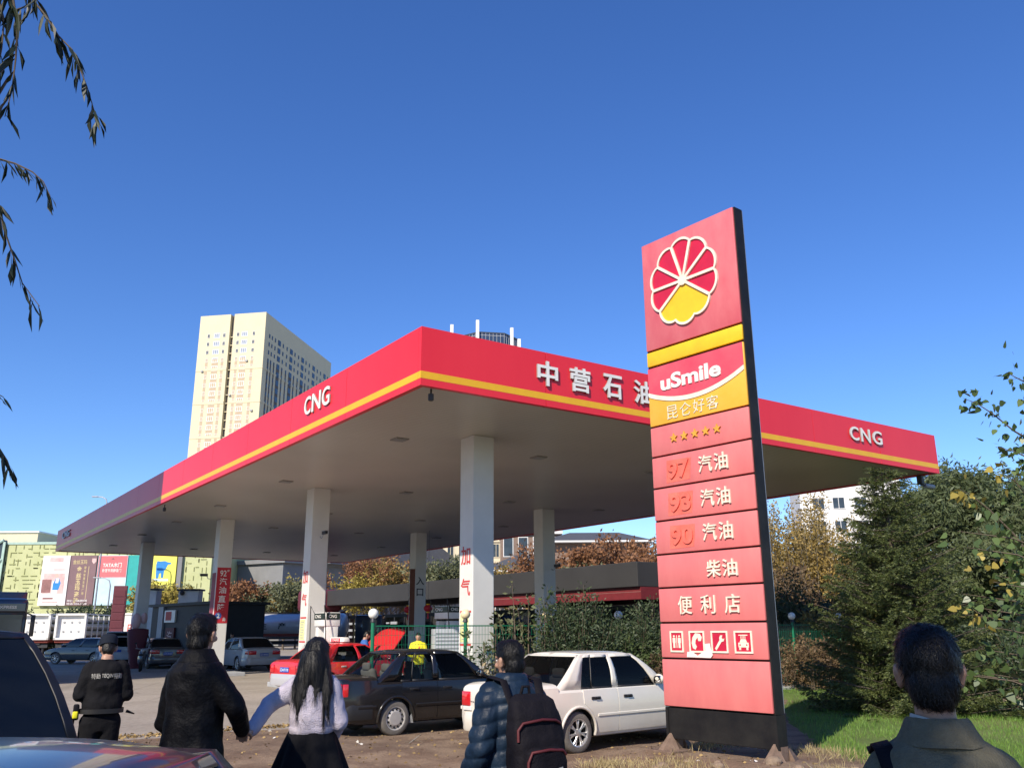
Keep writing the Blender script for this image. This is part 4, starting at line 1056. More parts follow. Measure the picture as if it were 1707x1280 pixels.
    cab = fr.build("roof_frame", car_e)
    bm = bmesh.new(); bm.from_mesh(cab.data); bmesh.ops.remove_doubles(bm, verts=bm.verts[:], dist=0.002); bm.to_mesh(cab.data); bm.free()
    so_ = cab.modifiers.new("thick", 'SOLIDIFY'); so_.thickness = 0.03; so_.offset = -1
    cab.data.polygons.foreach_set("use_smooth", [True] * len(cab.data.polygons)); cab.data.set_sharp_from_angle(angle=R(42))
    for g_ in gls: g_.build("window", car_e, 60)
    for xl, bl, e, nm in ((xal, .10, 1, "windscreen"), (xcl, P.get('rb', .07), -1, "rear_screen")):
        g_ = MB(); screen(xl, bl, e, g_, P.get('rglass', gl) if nm == "rear_screen" else gl, -.935, .935, .045, .945, .01); g_.build(nm, car_e, 60)
    # doors: skins proud of the flank with shut lines round them
    for s in (-1, 1):
        for k, (x0, x1) in enumerate(P['doors']):
            V = []; F = []; nz_, nx = 10, 10; z0, z1 = P.get('dz0', .27), belt - .02
            for e in (0, 1):
                for j in range(nz_ + 1):
                    z = z0 + (z1 - z0) * j / nz_
                    lo = x0
                    if abs(z - wr) < ra + .05 and x0 < ra + .05 and k == 0: lo = max(x0, math.sqrt(max(0, (ra + .05) ** 2 - (z - wr) ** 2)))
                    hi = x1
                    if k == len(P['doors']) - 1 and wb - ra - .04 < x1: hi = min(x1, wb - math.sqrt(max(0, (ra + .05) ** 2 - (z - wr) ** 2)) if abs(z - wr) < ra + .05 else x1)
                    for q in range(nx + 1):
                        x = lo + (hi - lo) * q / nx; ins = 0
                        V.append((x, s * (sidey(x, z) + (.007 if e else -.012)), z))
            m_ = (nz_ + 1) * (nx + 1)
            for j in range(nz_):
                for q in range(nx):
                    f = (m_ + j * (nx + 1) + q, m_ + j * (nx + 1) + q + 1, m_ + (j + 1) * (nx + 1) + q + 1, m_ + (j + 1) * (nx + 1) + q)
                    F.append(f if s < 0 else f[::-1])
            rim = [j * (nx + 1) for j in range(nz_ + 1)] + [nz_ * (nx + 1) + q for q in range(1, nx + 1)] + [j * (nx + 1) + nx for j in range(nz_ - 1, -1, -1)] + [q for q in range(nx - 1, 0, -1)]
            fs = [(rim[i], rim[(i + 1) % len(rim)], rim[(i + 1) % len(rim)] + m_, rim[i] + m_) for i in range(len(rim))]
            d = MB(); d.add(V, F + [f if s < 0 else f[::-1] for f in fs], pm)
            do = d.build("door", car_e, 40)
            hx = x0 + (.16 if k == 0 else .1) if P.get('hrear', True) else x1 - .2
            hx = max(hx, x0 + .12); hzz = P.get('hz', belt - .12)
            h = MB(); h.box((hx + .09, s * (sidey(hx, hzz) + .012), hzz), (.19, .02, .045), P.get('hm', "plastic_black"), bev=.008); h.box((hx + .11, s * (sidey(hx, hzz) + .03), hzz + .006), (.12, .02, .022), P.get('hm', "plastic_black"), bev=.008)
            h.build("handle", do, 40)
    # side strip
    if P.get('strip'):
        z0, z1, sm = P['strip']
        for s in (-1, 1):
            for x0, x1 in ((xr + .28, -ra - .06), (ra + .05, wb - ra - .05), (wb + ra + .05, xf - .25)):
                V = []; n = 8; q_ = MB()
                for i in range(n + 1):
                    x = x0 + (x1 - x0) * i / n
                    V += [(x, s * (sidey(x, z0) + .004), z0), (x, s * (sidey(x, z0) + .020), z0 + .012), (x, s * (sidey(x, z1) + .020), z1 - .012), (x, s * (sidey(x, z1) + .004), z1)]
                F = []
                for i in range(n):
                    for j in range(3):
                        f = (i * 4 + j, (i + 1) * 4 + j, (i + 1) * 4 + j + 1, i * 4 + j + 1); F.append(f if s < 0 else f[::-1])
                F += [(0, 1, 2, 3), (n * 4 + 3, n * 4 + 2, n * 4 + 1, n * 4)]
                q_.add(V, F, sm); q_.build("side_strip", car_e, 50)
    # bumpers
    def bumper(x_end, sgn_, z0, z1, nm, m):
        bmb = MB(); pts = []; rr_ = P.get('brun', .55)
        for k in range(25):
            a = -1 + 2 * k / 24; y = w0 * 1.0 * math.sin(a * math.pi / 2) if False else None
            # path in plan: along the flank, round the corner, across
        path = []
        for k in range(6): path.append((x_end - sgn_ * (rr_ - (rr_ - .22) * k / 5), -1))
        pl_ = []
        cw = w0 * (.985)
        for k in range(6): x = x_end - sgn_ * (rr_ + (.24 - rr_) * k / 5); pl_.append((x, -(hw(x) * 1.0 + .012)))
        xq, yq = pl_[-1]
        for k in range(1, 8):
            a = k / 8 * math.pi / 2; pl_.append((xq + sgn_ * (.24 + P.get('bp', .05)) * math.sin(a), yq + (.26) * (1 - math.cos(a))))
        pl_.append((x_end + sgn_ * P.get('bp', .05), yq + .26))
        pl_ += [(x_end + sgn_ * (P.get('bp', .05) + .02), 0)]
        pl_ += [(x, -y) for x, y in reversed(pl_[:-1])]
        n = len(pl_); V = []; F = []
        sec = [(-.08, 0.0), (-.012, 0), (.0, .12), (.0, .8), (-.018, 1), (-.08, 1.0)]
        for i, (x, y) in enumerate(pl_):
            a, c = pl_[max(0, i - 1)], pl_[min(n - 1, i + 1)]
            tx, ty = c[0] - a[0], c[1] - a[1]; l = math.hypot(tx, ty); nx_, ny_ = (ty / l, -tx / l)
            if nx_ * sgn_ + ny_ * (-1 if y < 0 else 1) < 0: nx_, ny_ = -nx_, -ny_
            for o, h in sec: V.append((x + nx_ * o, y + ny_ * o, z0 + (z1 - z0) * h))
        k = len(sec)
        for i in range(n - 1):
            for j in range(k - 1):
                F.append((i * k + j, (i + 1) * k + j, (i + 1) * k + j + 1, i * k + j + 1))
        F += [tuple(range(k)), tuple(range((n - 1) * k, n * k))]
        bmb.add(V, F, m); o = bmb.build(nm, car_e)
        bm = bmesh.new(); bm.from_mesh(o.data); bmesh.ops.recalc_face_normals(bm, faces=bm.faces[:]); bm.to_mesh(o.data); bm.free()
        o.data.polygons.foreach_set("use_smooth", [True] * len(o.data.polygons)); o.data.set_sharp_from_angle(angle=R(35))
    bumper(xr, -1, *P.get('rbz', (.3, .56)), "rear_bumper", P.get('bump', pm)); bumper(xf, 1, .24, .52, "front_bumper", P.get('bump', pm))
    # lamps, plates, mirrors
    dk = zt(xr + .05)
    for s in (-1, 1):
        z0, z1, lw, wrap = P['tail']
        t = MB(); zc_ = (z0 + z1) / 2; yo = hw(xr) * .955
        t.box((xr - .004, s * (yo - lw / 2), zc_), (.035, lw, z1 - z0), "lamp_red", bev=.012)
        ya, yb = sidey(xr + .015, zc_), sidey(xr + wrap, zc_)
        t.box((xr + wrap / 2 + .01, s * ((ya + yb) / 2 - .004), zc_), (wrap, .03, z1 - z0 - .01), "lamp_red", bev=.01, rot=Matrix.Rotation(math.atan2(s * (yb - ya), wrap), 3, 'Z'))
        o = t.build("tail_lamp", car_e, 40)
        if P.get('tailclear'):
            t = MB(); t.box((xr - .012, s * (hw(xr) * .9 - lw / 2), z0 - .035), (.03, lw, .06), "lamp_clear", bev=.008); t.box((xr + .1, s * (hw(xr + .1) * .985 + .0), z0 - .035), (.2, .02, .05), "lamp_clear", bev=.008); t.build("reversing_lamp", car_e)
        hl = MB(); hl.box((xf - .03, s * (hw(xf) * .78), pw(P['hood'], xf) - .09), (.12, .34, .15), "lamp_clear", bev=.03); hl.build("headlight", car_e, 40)
        mr = MB(); mx_ = xc - P.get('mirx', .12); my = s * (w0 * .915 + .1); mz = belt + .09
        mr.ball((mx_, my, mz), (.055, .10, .075), P.get('mirror', pm)); mr.box((mx_ - .04, my, mz), (.02, .15, .10), "chrome", bev=.008); mr.tube([(mx_ + .02, s * w0 * .90, mz - .06), (mx_, my - s * .05, mz - .03)], .022, "plastic_black"); mr.build("mirror", car_e, 50)
    if P.get('grille', True):
        g_ = MB(); gz0 = pw(P['hood'], xf) - .09; g_.box((xf - .0, 0, gz0), (.05, .75, .13), "plastic_black", bev=.01); g_.build("grille", car_e)
    pz = P.get('platez', .62); pb = MB(); pb.box((xr - P.get('platex', .012), 0, pz), (.012, .44, .14), "plate_blue", bev=.004)
    po = pb.build("number_plate", car_e)
    if P.get('plate'):
        t = MB(); t.text(P['plate'], -.2, .2, -.045, .045, "letter_white", Matrix.Translation((xr - P.get('platex', .012) - .0065, 0, pz)) @ Matrix(((0, 0, -1, 0), (-1, 0, 0, 0), (0, 1, 0, 0), (0, 0, 0, 1))), .002, .01); t.build("plate_lettering", po)
    # wheels
    t, q = wheel_parts(wr, P.get('ww', .185), P['rim'], P.get('dusty', True)); first = None
    for x in (0, wb):
        for s in (-1, 1):
            we = bpy.data.objects.new("wheel", None); col.objects.link(we); we.parent = car_e
            we.location = (x, s * (w0 - P.get('ww', .185) / 2 - .02), wr); we.rotation_euler = (R(-90 * s), R(random.uniform(0, 40)), 0)
            if first is None: first = (t.build("tyre", we, 40), q.build("rim", we, 35))
            else:
                for o in first:
                    c_ = o.copy(); col.objects.link(c_); c_.parent = we
    # cabin
    sc_ = P.get('seats', "seat_cloth")
    for s in (-1, 1):
        for sx in (P['xs'], P['xs'] - .95):
            m = sc_ if not (P.get('seat2') and sx == P['xs'] and s < 0) else P['seat2']
            e = MB(); e.box((sx + .12, s * .36, .5), (.5, .48, .16), m, bev=.05); e.box((sx - .17, s * .36, .8), (.14, .46, .62), m, bev=.06, rot=Matrix.Rotation(R(-14), 3, 'Y')); e.box((sx - .27, s * .36, 1.13 if zr > 1.3 else 1.1), (.09, .26, .15), m, bev=.04); e.build("seat", car_e, 50)
    e = MB(); e.box((xc - .16, 0, belt - .07), (.4, W * .8, .16), "cabin_dark", bev=.05); e.build("dashboard", car_e, 50)
    e = MB(); k = Matrix.Translation((xc - .45, .36, belt - .0)) @ Matrix.Rotation(R(62), 4, 'Y'); e.tube([k @ Vector((.18 * math.cos(a * math.pi / 12), .18 * math.sin(a * math.pi / 12), 0)) for a in range(25)], .014, "plastic_black", 6); e.tube([k @ Vector((0, 0, 0)), k @ Vector((0, .17, 0))], .02, "plastic_black", 6); e.tube([k @ Vector((0, 0, 0)), k @ Vector((0, -.17, 0))], .02, "plastic_black", 6); e.build("steering_wheel", car_e, 50)
    return car_e, dict(sidey=sidey, hw=hw, zt=zt, xr=xr, xf=xf)

JET = dict(ro=1.03, wb=2.47, fo=.86, W=1.65, wr=.295, H=1.40, belt=.91, xd=-.38, xc=2.1, xtr=.24, xtf=1.42, paint="paint_white", glass=GL_TINT, deck=[(-1.03, .94), (-.95, .985), (-.38, .985)], hood=[(2.1, .93), (3.0, .84), (3.33, .74)],
           cols=[(0, 0, 'b'), (.20, .08, 'g'), (.29, .20, 'k'), (.298, .21, 'g'), (.475, .50, 'b'), (.53, .56, 'g'), (.88, .95, 'b'), (1, 1, '')], doors=[(.12, .86), (.875, 1.98)], tail=(.66, .87, .20, .2), rim='alloy', xs=1.25,
           strip=(.50, .55, "paint_white"), hz=.77, mirx=.30, tailclear=True, tum=.72)
white_car, wi = car("white_sedan", "dusty white saloon car parked left of the totem sign", "car", (0, 0, 0), 50, JET)
BLK = dict(JET, paint="paint_black", glass=GL_CLEAR, rim='steel', tail=(.68, .9, .22, .10), tailclear=False, strip=(.47, .53, "plastic_black"), seat2="seat_light", bump="plastic_black", mirror="plastic_black", plate="辽A·7KP36")
black_car, bi = car("black_sedan", "black boxy saloon car with steel wheels and see-through windows", "car", (0, 0, 0), 52, BLK)
def side_pos(P, px, py, hd):          # put the near (right-hand) rear wheel's contact at px, py
    d = Vector((math.sin(R(hd)), math.cos(R(hd)), 0)); r = Vector((d.y, -d.x, 0))
    return Vector((px, py, GZ + 0.02)) - r * (P['W'] / 2 - .02 - .1)
white_car.location = side_pos(JET, 0.90, 14.05, 50); black_car.location = side_pos(BLK, -2.15, 16.5, 52)
# boot badge and lettering of the white car
bd = MB(); Tr_ = Matrix.Translation((wi['xr'] - .004, 0, 0)) @ Matrix(((0, 0, -1, 0), (-1, 0, 0, 0), (0, 1, 0, 0), (0, 0, 0, 1)))
bd.lathe([(.052, 0), (.052, .01), (.044, .01), (.044, .002)], "chrome", 24, Tr_ @ Matrix.Translation((0, .82, 0)))
bd.prism([(-.03, .845), (-.02, .845), (0, .80), (.02, .845), (.03, .845), (.006, .785), (-.006, .785)], 0, .009, "chrome", Tr_); bd.build("badge", white_car)
kb = MB(); kb.box((wi['xr'] - .006, .1, .74), (.012, .26, .02), "chrome", bev=.004); kb.text("JETTA", -.62, -.40, .70, .735, "chrome", Tr_, .006, .01); kb.build("boot_lettering", white_car)
ax = MB(); ax.tube([(wi['xr'] + .1, -.45, .22), (wi['xr'] - .06, -.45, .2)], .025, "steel_grey"); ax.build("exhaust", white_car)
mf = MB(); mf.add([(.32, -JET['W'] / 2 + .01, .36), (.36, -JET['W'] / 2 + .01, .20), (.27, -JET['W'] / 2 + .12, .2)], [(0, 1, 2), (2, 1, 0)], "grey_paint"); mf.build("mud_flap", black_car)

TAXI = dict(ro=.98, wb=2.55, fo=.85, W=1.70, wr=.30, H=1.40, belt=.92, xd=-.42, xc=2.35, xtr=.28, xtf=1.48, paint="paint_taxi", glass=GL_CLEAR, deck=[(-.98, .9), (-.85, .97), (-.42, .98)], hood=[(2.35, .94), (3.1, .84), (3.4, .70)],
            cols=[(0, 0, 'b'), (.20, .18, 'g'), (.56, .60, 'b'), (.61, .66, 'g'), (.93, .95, 'b'), (1, 1, '')], doors=[(.27, 1.2), (1.215, 2.2)], tail=(.64, .86, .2, .22), rim='steel', xs=1.35, hz=.78, hm="hubcap", bump="taxi_grey", low="taxi_grey", lowz=.42, rbz=(.28, .6), plate="辽A·ET170", platez=.72, crown=.06)
taxi, ti = car("red_taxi", "red taxi with its bonnet raised beside the green fence", "taxi", (-6.05, 27.6, GZ), 42, TAXI)
b = MB(); b.box((.95, 0, 1.54), (.30, .78, .15), "lightbox_white", bev=.05, taper=.86); b.box((.95, 0, 1.465), (.2, .6, .04), "plastic_black"); rs = b.build("roof_sign", taxi, 50)
t = MB()
for sx, rz_ in ((-1, -90), (1, 90)):
    Q = Matrix.Translation((.95 + sx * .152, 0, 1.535)) @ Matrix(((0, 0, sx, 0), (sx, 0, 0, 0), (0, 1, 0, 0), (0, 0, 0, 1)))
    t.prism([(-.22, -.05), (.22, -.05), (.22, .055), (-.22, .055)], 0, .003, "paint_taxi", Q @ Matrix.Rotation(R(-5), 4, 'X')); t.text("TAXI", -.16, .16, -.035, .04, "letter_white", Q @ Matrix.Rotation(R(-5), 4, 'X'), .003, .01, z=.004)
t.build("lettering", rs)
b = MB()
V = []; n = 10
for e in (0, .03):
    for i in range(n + 1):
        for j in range(9):
            q = -1 + j / 4; f = i / n; wdt = .72 - .12 * f ** 3
            V.append((f * 1.05 - .05 * f * q * q, wdt * q * (1 - .06 * f * f), e + .05 * (1 - q * q) + .05 * math.sin(math.pi * f)))
F = [(i * 9 + j, i * 9 + j + 1, (i + 1) * 9 + j + 1, (i + 1) * 9 + j) for i in range(n) for j in range(8)]
k = (n + 1) * 9; F = [f[::-1] for f in F] if False else F
F2 = [tuple(a + k for a in f[::-1]) for f in F]; rim = [j for j in range(9)] + [i * 9 + 8 for i in range(1, n + 1)] + [n * 9 + j for j in range(7, -1, -1)] + [i * 9 for i in range(n - 1, 0, -1)]
b.add(V, F + F2 + [(rim[i], rim[(i + 1) % len(rim)], rim[(i + 1) % len(rim)] + k, rim[i] + k) for i in range(len(rim))], "paint_taxi", Matrix.Translation((2.30, 0, .95)) @ Matrix.Rotation(R(-44), 4, 'Y') @ Matrix.Diagonal((1.2, 1.08, 1, 1))); b.build("raised_bonnet", taxi, 40)

def far_car(name, label, x, y, hd, P, **k):
    c, i = car(name, label, "car", (x, y, GZ), hd, dict(P, **k)); return c
HAT = dict(TAXI, ro=.75, fo=.8, W=1.76, wr=.32, H=1.55, belt=.98, xd=-.62, xtr=-.32, xc=2.25, xtf=1.45, deck=[(-.75, .96), (-.62, .98)], low="plastic_black", lowz=.36, bump="paint_pearl", paint="paint_pearl", glass=GL_DARK, tail=(.72, .98, .2, .25), rim='alloy', plate=None, platez=.78, hm="paint_pearl", rbz=(.3, .62), rb=.05, crown=.05, tum=.76)
suv2 = far_car("pale_hatchback", "pale blue-grey hatchback with its tailgate lifted, behind the security guard", -23.2, 53.2, -30, HAT)
b = MB(); b.box((-.55, 0, 0), (1.15, 1.45, .06), "paint_pearl", bev=.03); b.box((-.6, 0, -.035), (.7, 1.2, .02), "plastic_black"); o = b.build("lifted_tailgate", suv2, 40, (-.45, 0, 1.60), (0, R(12), 0))
far_car("grey_hatchback", "small dark hatchback pointing left, behind the security guard's shoulder", -24.8, 55.2, -82, HAT, paint="paint_char", bump="paint_char", hm="paint_char", H=1.46, glass=GL_DARK)
SED = dict(TAXI, ro=1.08, wb=2.75, fo=.9, W=1.82, wr=.32, H=1.46, belt=.96, xd=-.5, xc=2.5, xtr=.3, xtf=1.6, paint="paint_char", bump="paint_char", low="plastic_black", lowz=.3, glass=GL_DARK, deck=[(-1.08, .96), (-.95, 1.03), (-.5, 1.04)], hood=[(2.5, 1.0), (3.2, .9), (3.65, .76)], hm="paint_char", plate="辽A·0N52", platez=.74, tail=(.74, .92, .38, .25), rim='alloy')
far_car("dark_sedan", "dark grey saloon seen from behind with a blue plate, left of the man in black", -18.15, 47.6, -28, SED)
far_car("silver_sedan", "silver-grey saloon with one sunlit tail lamp in the canopy's shade", -12.6, 44.6, -38, SED, paint="paint_silver", bump="paint_silver", hm="paint_silver", H=1.5)
SUVP = dict(HAT, ro=.9, wb=2.7, fo=.85, W=1.86, wr=.36, H=1.80, belt=1.12, xd=-.84, xtr=-.36, xc=2.5, xtf=1.65, deck=[(-.9, 1.10), (-.84, 1.12)], paint="paint_suv", bump="paint_suv", hm="paint_suv", rglass=GL_DARK, plate=None, platez=.95, tail=(.72, .98, .14, .12), rb=.06, zb=.28, tum=.68, crown=.05, rbz=(.42, .8))
suv = far_car("black_suv", "black four-by-four seen from behind at the photo's left edge", -3.90, 5.75, -50, SUVP)
suv.name = "black_suv"
HOODC = dict(JET, paint="paint_graphite", glass=GL_TINT, H=1.455, W=1.72, rim='alloy', crown=.065, xtr=.15, xtf=1.75, xd=-.5, xc=2.35, hm="paint_graphite", strip=(.50, .55, "paint_graphite"), plate=None, tum=.80, cols=[(0, 0, 'b'), (.2, .12, 'g'), (.585, .60, 'b'), (.64, .66, 'g'), (.90, .955, 'b'), (1, 1, '')])
near_car = far_car("graphite_sedan", "glossy dark saloon whose roof mirrors the sky at the bottom left corner", -1.66, 1.15, 2, HOODC)
# white van-like dark vehicle and the blue lorry behind the four-by-four
VANP = dict(SUVP, H=1.9, belt=1.15, W=1.8, paint="paint_char", bump="paint_char", hm="paint_char", deck=[(-.9, 1.13), (-.84, 1.15)], tail=(.9, 1.25, .12, .1), plate=None)
far_car("dark_van", "dark van half hidden behind the black four-by-four at the left edge", -7.9, 12.4, -29, VANP)
# ---------------------------------------------------------------- people
mat("skin", (0.42, 0.24, 0.165), 0.5, var=0.08, scale=14, bump=0.05, bscale=120)
mat("hair_black", (0.007, 0.0065, 0.007), 0.42, var=0.3, scale=30, bump=0.3, bscale=160, spec=0.35)
mat("leather_black", (0.005, 0.005, 0.0065), 0.55, var=0.2, scale=20, bump=0.35, bscale=45, spec=0.12)
mat("uniform_black", (0.010, 0.010, 0.012), 0.85, var=0.2, scale=10, bump=0.3, bscale=70, spec=0.12)
mat("cap_navy", (0.012, 0.016, 0.026), 0.8, bump=0.2, spec=0.12)
mat("knit_lilac", (0.52, 0.47, 0.56), 0.95, c2=(0.62, 0.57, 0.65), scale=9, bump=0.7, bscale=150, spec=0.15)
mat("skirt_black", (0.008, 0.008, 0.010), 0.8, bump=0.2, spec=0.12)
mat("down_blue", (0.008, 0.018, 0.036), 0.45, c2=(0.013, 0.028, 0.055), scale=3, bump=0.15, bscale=60, spec=0.22)
mat("pack_black", (0.007, 0.006, 0.009), 0.75, var=0.2, bump=0.3, bscale=120, spec=0.15)
mat("pack_red", (0.085, 0.008, 0.010), 0.6)
mat("wool_olive", (0.125, 0.112, 0.075), 0.95, c2=(0.175, 0.158, 0.108), scale=26, bump=0.5, bscale=170, spec=0.15)
mat("shirt_pale", (0.45, 0.45, 0.40), 0.9)
mat("shirt_blue", (0.035, 0.13, 0.42), 0.8, var=0.15); mat("vest_yellow", (0.78, 0.72, 0.02), 0.7, var=0.1); mat("vest_green", (0.30, 0.40, 0.20), 0.8, var=0.2)
mat("trouser_dark", (0.02, 0.021, 0.026), 0.9, bump=0.2, spec=0.12); mat("shoe_dark", (0.012, 0.011, 0.01), 0.5); mat("eye_white", (0.75, 0.73, 0.7), 0.2); mat("eye_dark", (0.02, 0.012, 0.01), 0.2); mat("lip", (0.32, 0.11, 0.10), 0.5)

def ering(z, rx, ry, cx=0.0, cy=0.0, n=20, p=2.3):
    o = []
    for k in range(n):
        a = 2 * math.pi * k / n; c, s = math.cos(a), math.sin(a)
        o.append((cx + rx * math.copysign(abs(c) ** (2 / p), c), cy + ry * math.copysign(abs(s) ** (2 / p), s), z))
    return o
def limb(mb, pts, rs, m, n=14):
    pts = [Vector(p) for p in pts]; P = [pts[0]]; Q = [rs[0]]
    for i in range(len(pts) - 1):
        for t in (0.34, 0.67, 1.0): P.append(pts[i].lerp(pts[i + 1], t)); Q.append(rs[i] + (rs[i + 1] - rs[i]) * t)
    mb.tube(P, Q, m, n); mb.ball(pts[0], rs[0] * .99, m, n=12, k=8); mb.ball(pts[-1], rs[-1] * .99, m, n=12, k=8)
    for p, r in list(zip(pts, rs))[1:-1]: mb.ball(p, r * 1.0, m, n=12, k=8)
def fuse(mb, name, parent, voxel, smooth=4, disp=None, strands=None):
    """one continuous skin round overlapping solids"""
    o = mb.build(name); 
    r = o.modifiers.new("skin", 'REMESH'); r.mode = 'VOXEL'; r.voxel_size = voxel
    sm = o.modifiers.new("soft", 'SMOOTH'); sm.factor = 0.5; sm.iterations = smooth
    dg = bpy.context.evaluated_depsgraph_get()
    me = bpy.data.meshes.new_from_object(o.evaluated_get(dg)); mats = list(o.data.materials)
    old = o.data; o.modifiers.clear(); o.data = me; bpy.data.meshes.remove(old)
    me.materials.clear()
    for q in mats[:1]: me.materials.append(q)
    me.polygons.foreach_set("material_index", [0] * len(me.polygons))
    if disp:
        k = len(me.vertices); C = np.empty(k * 3, np.float32); me.vertices.foreach_get("co", C); Nn = np.empty(k * 3, np.float32); me.vertex_normals.foreach_get("vector", Nn)
        C = C.reshape(-1, 3); Nn = Nn.reshape(-1, 3)
        D = np.array([disp(Vector(c), n) for c, n in zip(C.tolist(), Nn)], np.float32)
        me.vertices.foreach_set("co", (C + Nn * D[:, None]).ravel())
    me.polygons.foreach_set("use_smooth", [True] * len(me.polygons))
    me.update(); o.parent = parent; me.name = name
    return o
def wrinkle(a=0.006, f=9.0, zf=1.0):
    def d(c, n): return a * noise.noise(Vector((c.x * f, c.y * f, c.z * f * zf))) + a * .5 * noise.noise(Vector((c.x * f * 2.6 + 9, c.y * f * 2.6, c.z * f * 2.6 * zf)))
    return d
def head_mb(mb, c, s, T, female=False):
    m = "skin"
    def b(x, y, z, rx, ry, rz): mb.ball((x * s, y * s, z * s), (rx * s, ry * s, rz * s), m, T, n=20, k=14)
    b(0, -.012, .03, .074, .092, .088); b(0, .012, -.01, .068, .078, .085); b(0, .03, -.065, .05, .052, .045); b(0, .056, -.085, .024, .022, .02)
    b(0, .092, -.012, .012, .02, .026); b(0, .101, -.024, .016, .012, .011); b(0, .082, .022, .05, .014, .012)
    for q in (-1, 1):
        b(q * .078, -.008, -.018, .012, .022, .033); b(q * .087, -.016, -.004, .008, .019, .022); b(q * .04, .068, -.03, .024, .018, .02)
    b(0, .085, -.055, .022, .01, .006); b(0, .083, -.064, .019, .01, .007)
    b(0, -.05, -.05, .05, .04, .06)
def hair_blades(parent, name, src, c, n, ln, w, down=0.6, seed=1, keep=None, lift=0.25):
    """short strands lying along the hair mass, so that its outline is not a shell"""
    rg = random.Random(seed); vs = [v for v in src.data.vertices if (keep is None or keep(v.co))]
    V = []; F = []
    for i in range(n):
        v = rg.choice(vs); nn = v.normal; p = v.co + Vector((rg.uniform(-1, 1), rg.uniform(-1, 1), rg.uniform(-1, 1))) * .004
        t = Vector((0, 0, -1)) * down + Vector((rg.uniform(-.5, .5), rg.uniform(-.5, .5), rg.uniform(-.3, .3))) + (p - c).normalized() * .2
        t = t - nn * t.dot(nn)
        if t.length < 1e-3: continue
        t.normalize(); sd_ = t.cross(nn) * w; L_ = ln * rg.uniform(.5, 1.2)
        q = p + t * L_ * .55 + nn * L_ * lift * .6; e = p + t * L_ + nn * L_ * lift * rg.uniform(-.1, .9)
        o = len(V); V += [p - sd_, p + sd_, q + sd_ * .7, q - sd_ * .7, e + sd_ * .1, e - sd_ * .1]; F += [(o, o + 1, o + 2, o + 3), (o + 3, o + 2, o + 4, o + 5)]
    if V: return raw_mesh(name, np.array(V), np.array(F), "hair_black", parent)
def hand_mb(mb, w, d, pn, s, curl, left, spread=0.12, m="skin"):
    """palm, four unequal curled fingers and a thumb from the side of the palm; d points along the fingers, pn out of the palm"""
    d = Vector(d).normalized(); pn = Vector(pn); pn = (pn - d * pn.dot(d)).normalized(); x = d.cross(pn) * (1 if left else -1)   # x towards the thumb
    w = Vector(w)
    def P(a, b, c): return w + x * a * s + d * b * s + pn * c * s
    B = Matrix((x, d, pn)).transposed().to_4x4()
    mb.ball((0, 0, 0), (.038 * s, .05 * s, .015 * s), m, Matrix.Translation(P(0, .048, 0)) @ B, n=14, k=10)
    mb.ball((0, 0, 0), (.022 * s, .04 * s, .017 * s), m, Matrix.Translation(P(.02, .035, .006)) @ B, n=12, k=8)
    for i, (ox, L_) in enumerate(((.028, .074), (.009, .084), (-.010, .077), (-.028, .060))):
        a0 = R(curl * .75); p = P(ox, .088, 0); pts = [p]; dirx = ox * spread * 8; a = a0
        for f in (.45, .30, .25):
            st_ = (d * math.cos(a) + pn * math.sin(a) + x * dirx * .35).normalized()
            p = p + st_ * L_ * f * s; pts.append(p); a += R(curl)
        mb.tube(pts, [.0095 * s, .0088 * s, .008 * s, .0068 * s], m, 10); [mb.ball(q, r * s, m, n=10, k=6) for q, r in zip(pts, (.0098, .009, .0082, .0069))]
    pts = [P(.022, .022, .004), P(.05, .05, .014), P(.058, .078, .028), P(.052, .098, .038)]
    mb.tube(pts, [.014 * s, .0115 * s, .010 * s, .008 * s], m, 10); [mb.ball(q, r * s, m, n=10, k=6) for q, r in zip(pts, (.014, .0115, .010, .008))]
TOR = [(.80, .130, .10, 0), (.88, .158, .115, 0), (.96, .160, .118, -.005), (1.05, .142, .105, 0), (1.16, .142, .108, .005), (1.27, .152, .118, .0), (1.36, .156, .116, -.005), (1.42, .150, .098, -.01), (1.465, .112, .078, -.012), (1.50, .066, .062, -.01), (1.56, .056, .058, 0)]
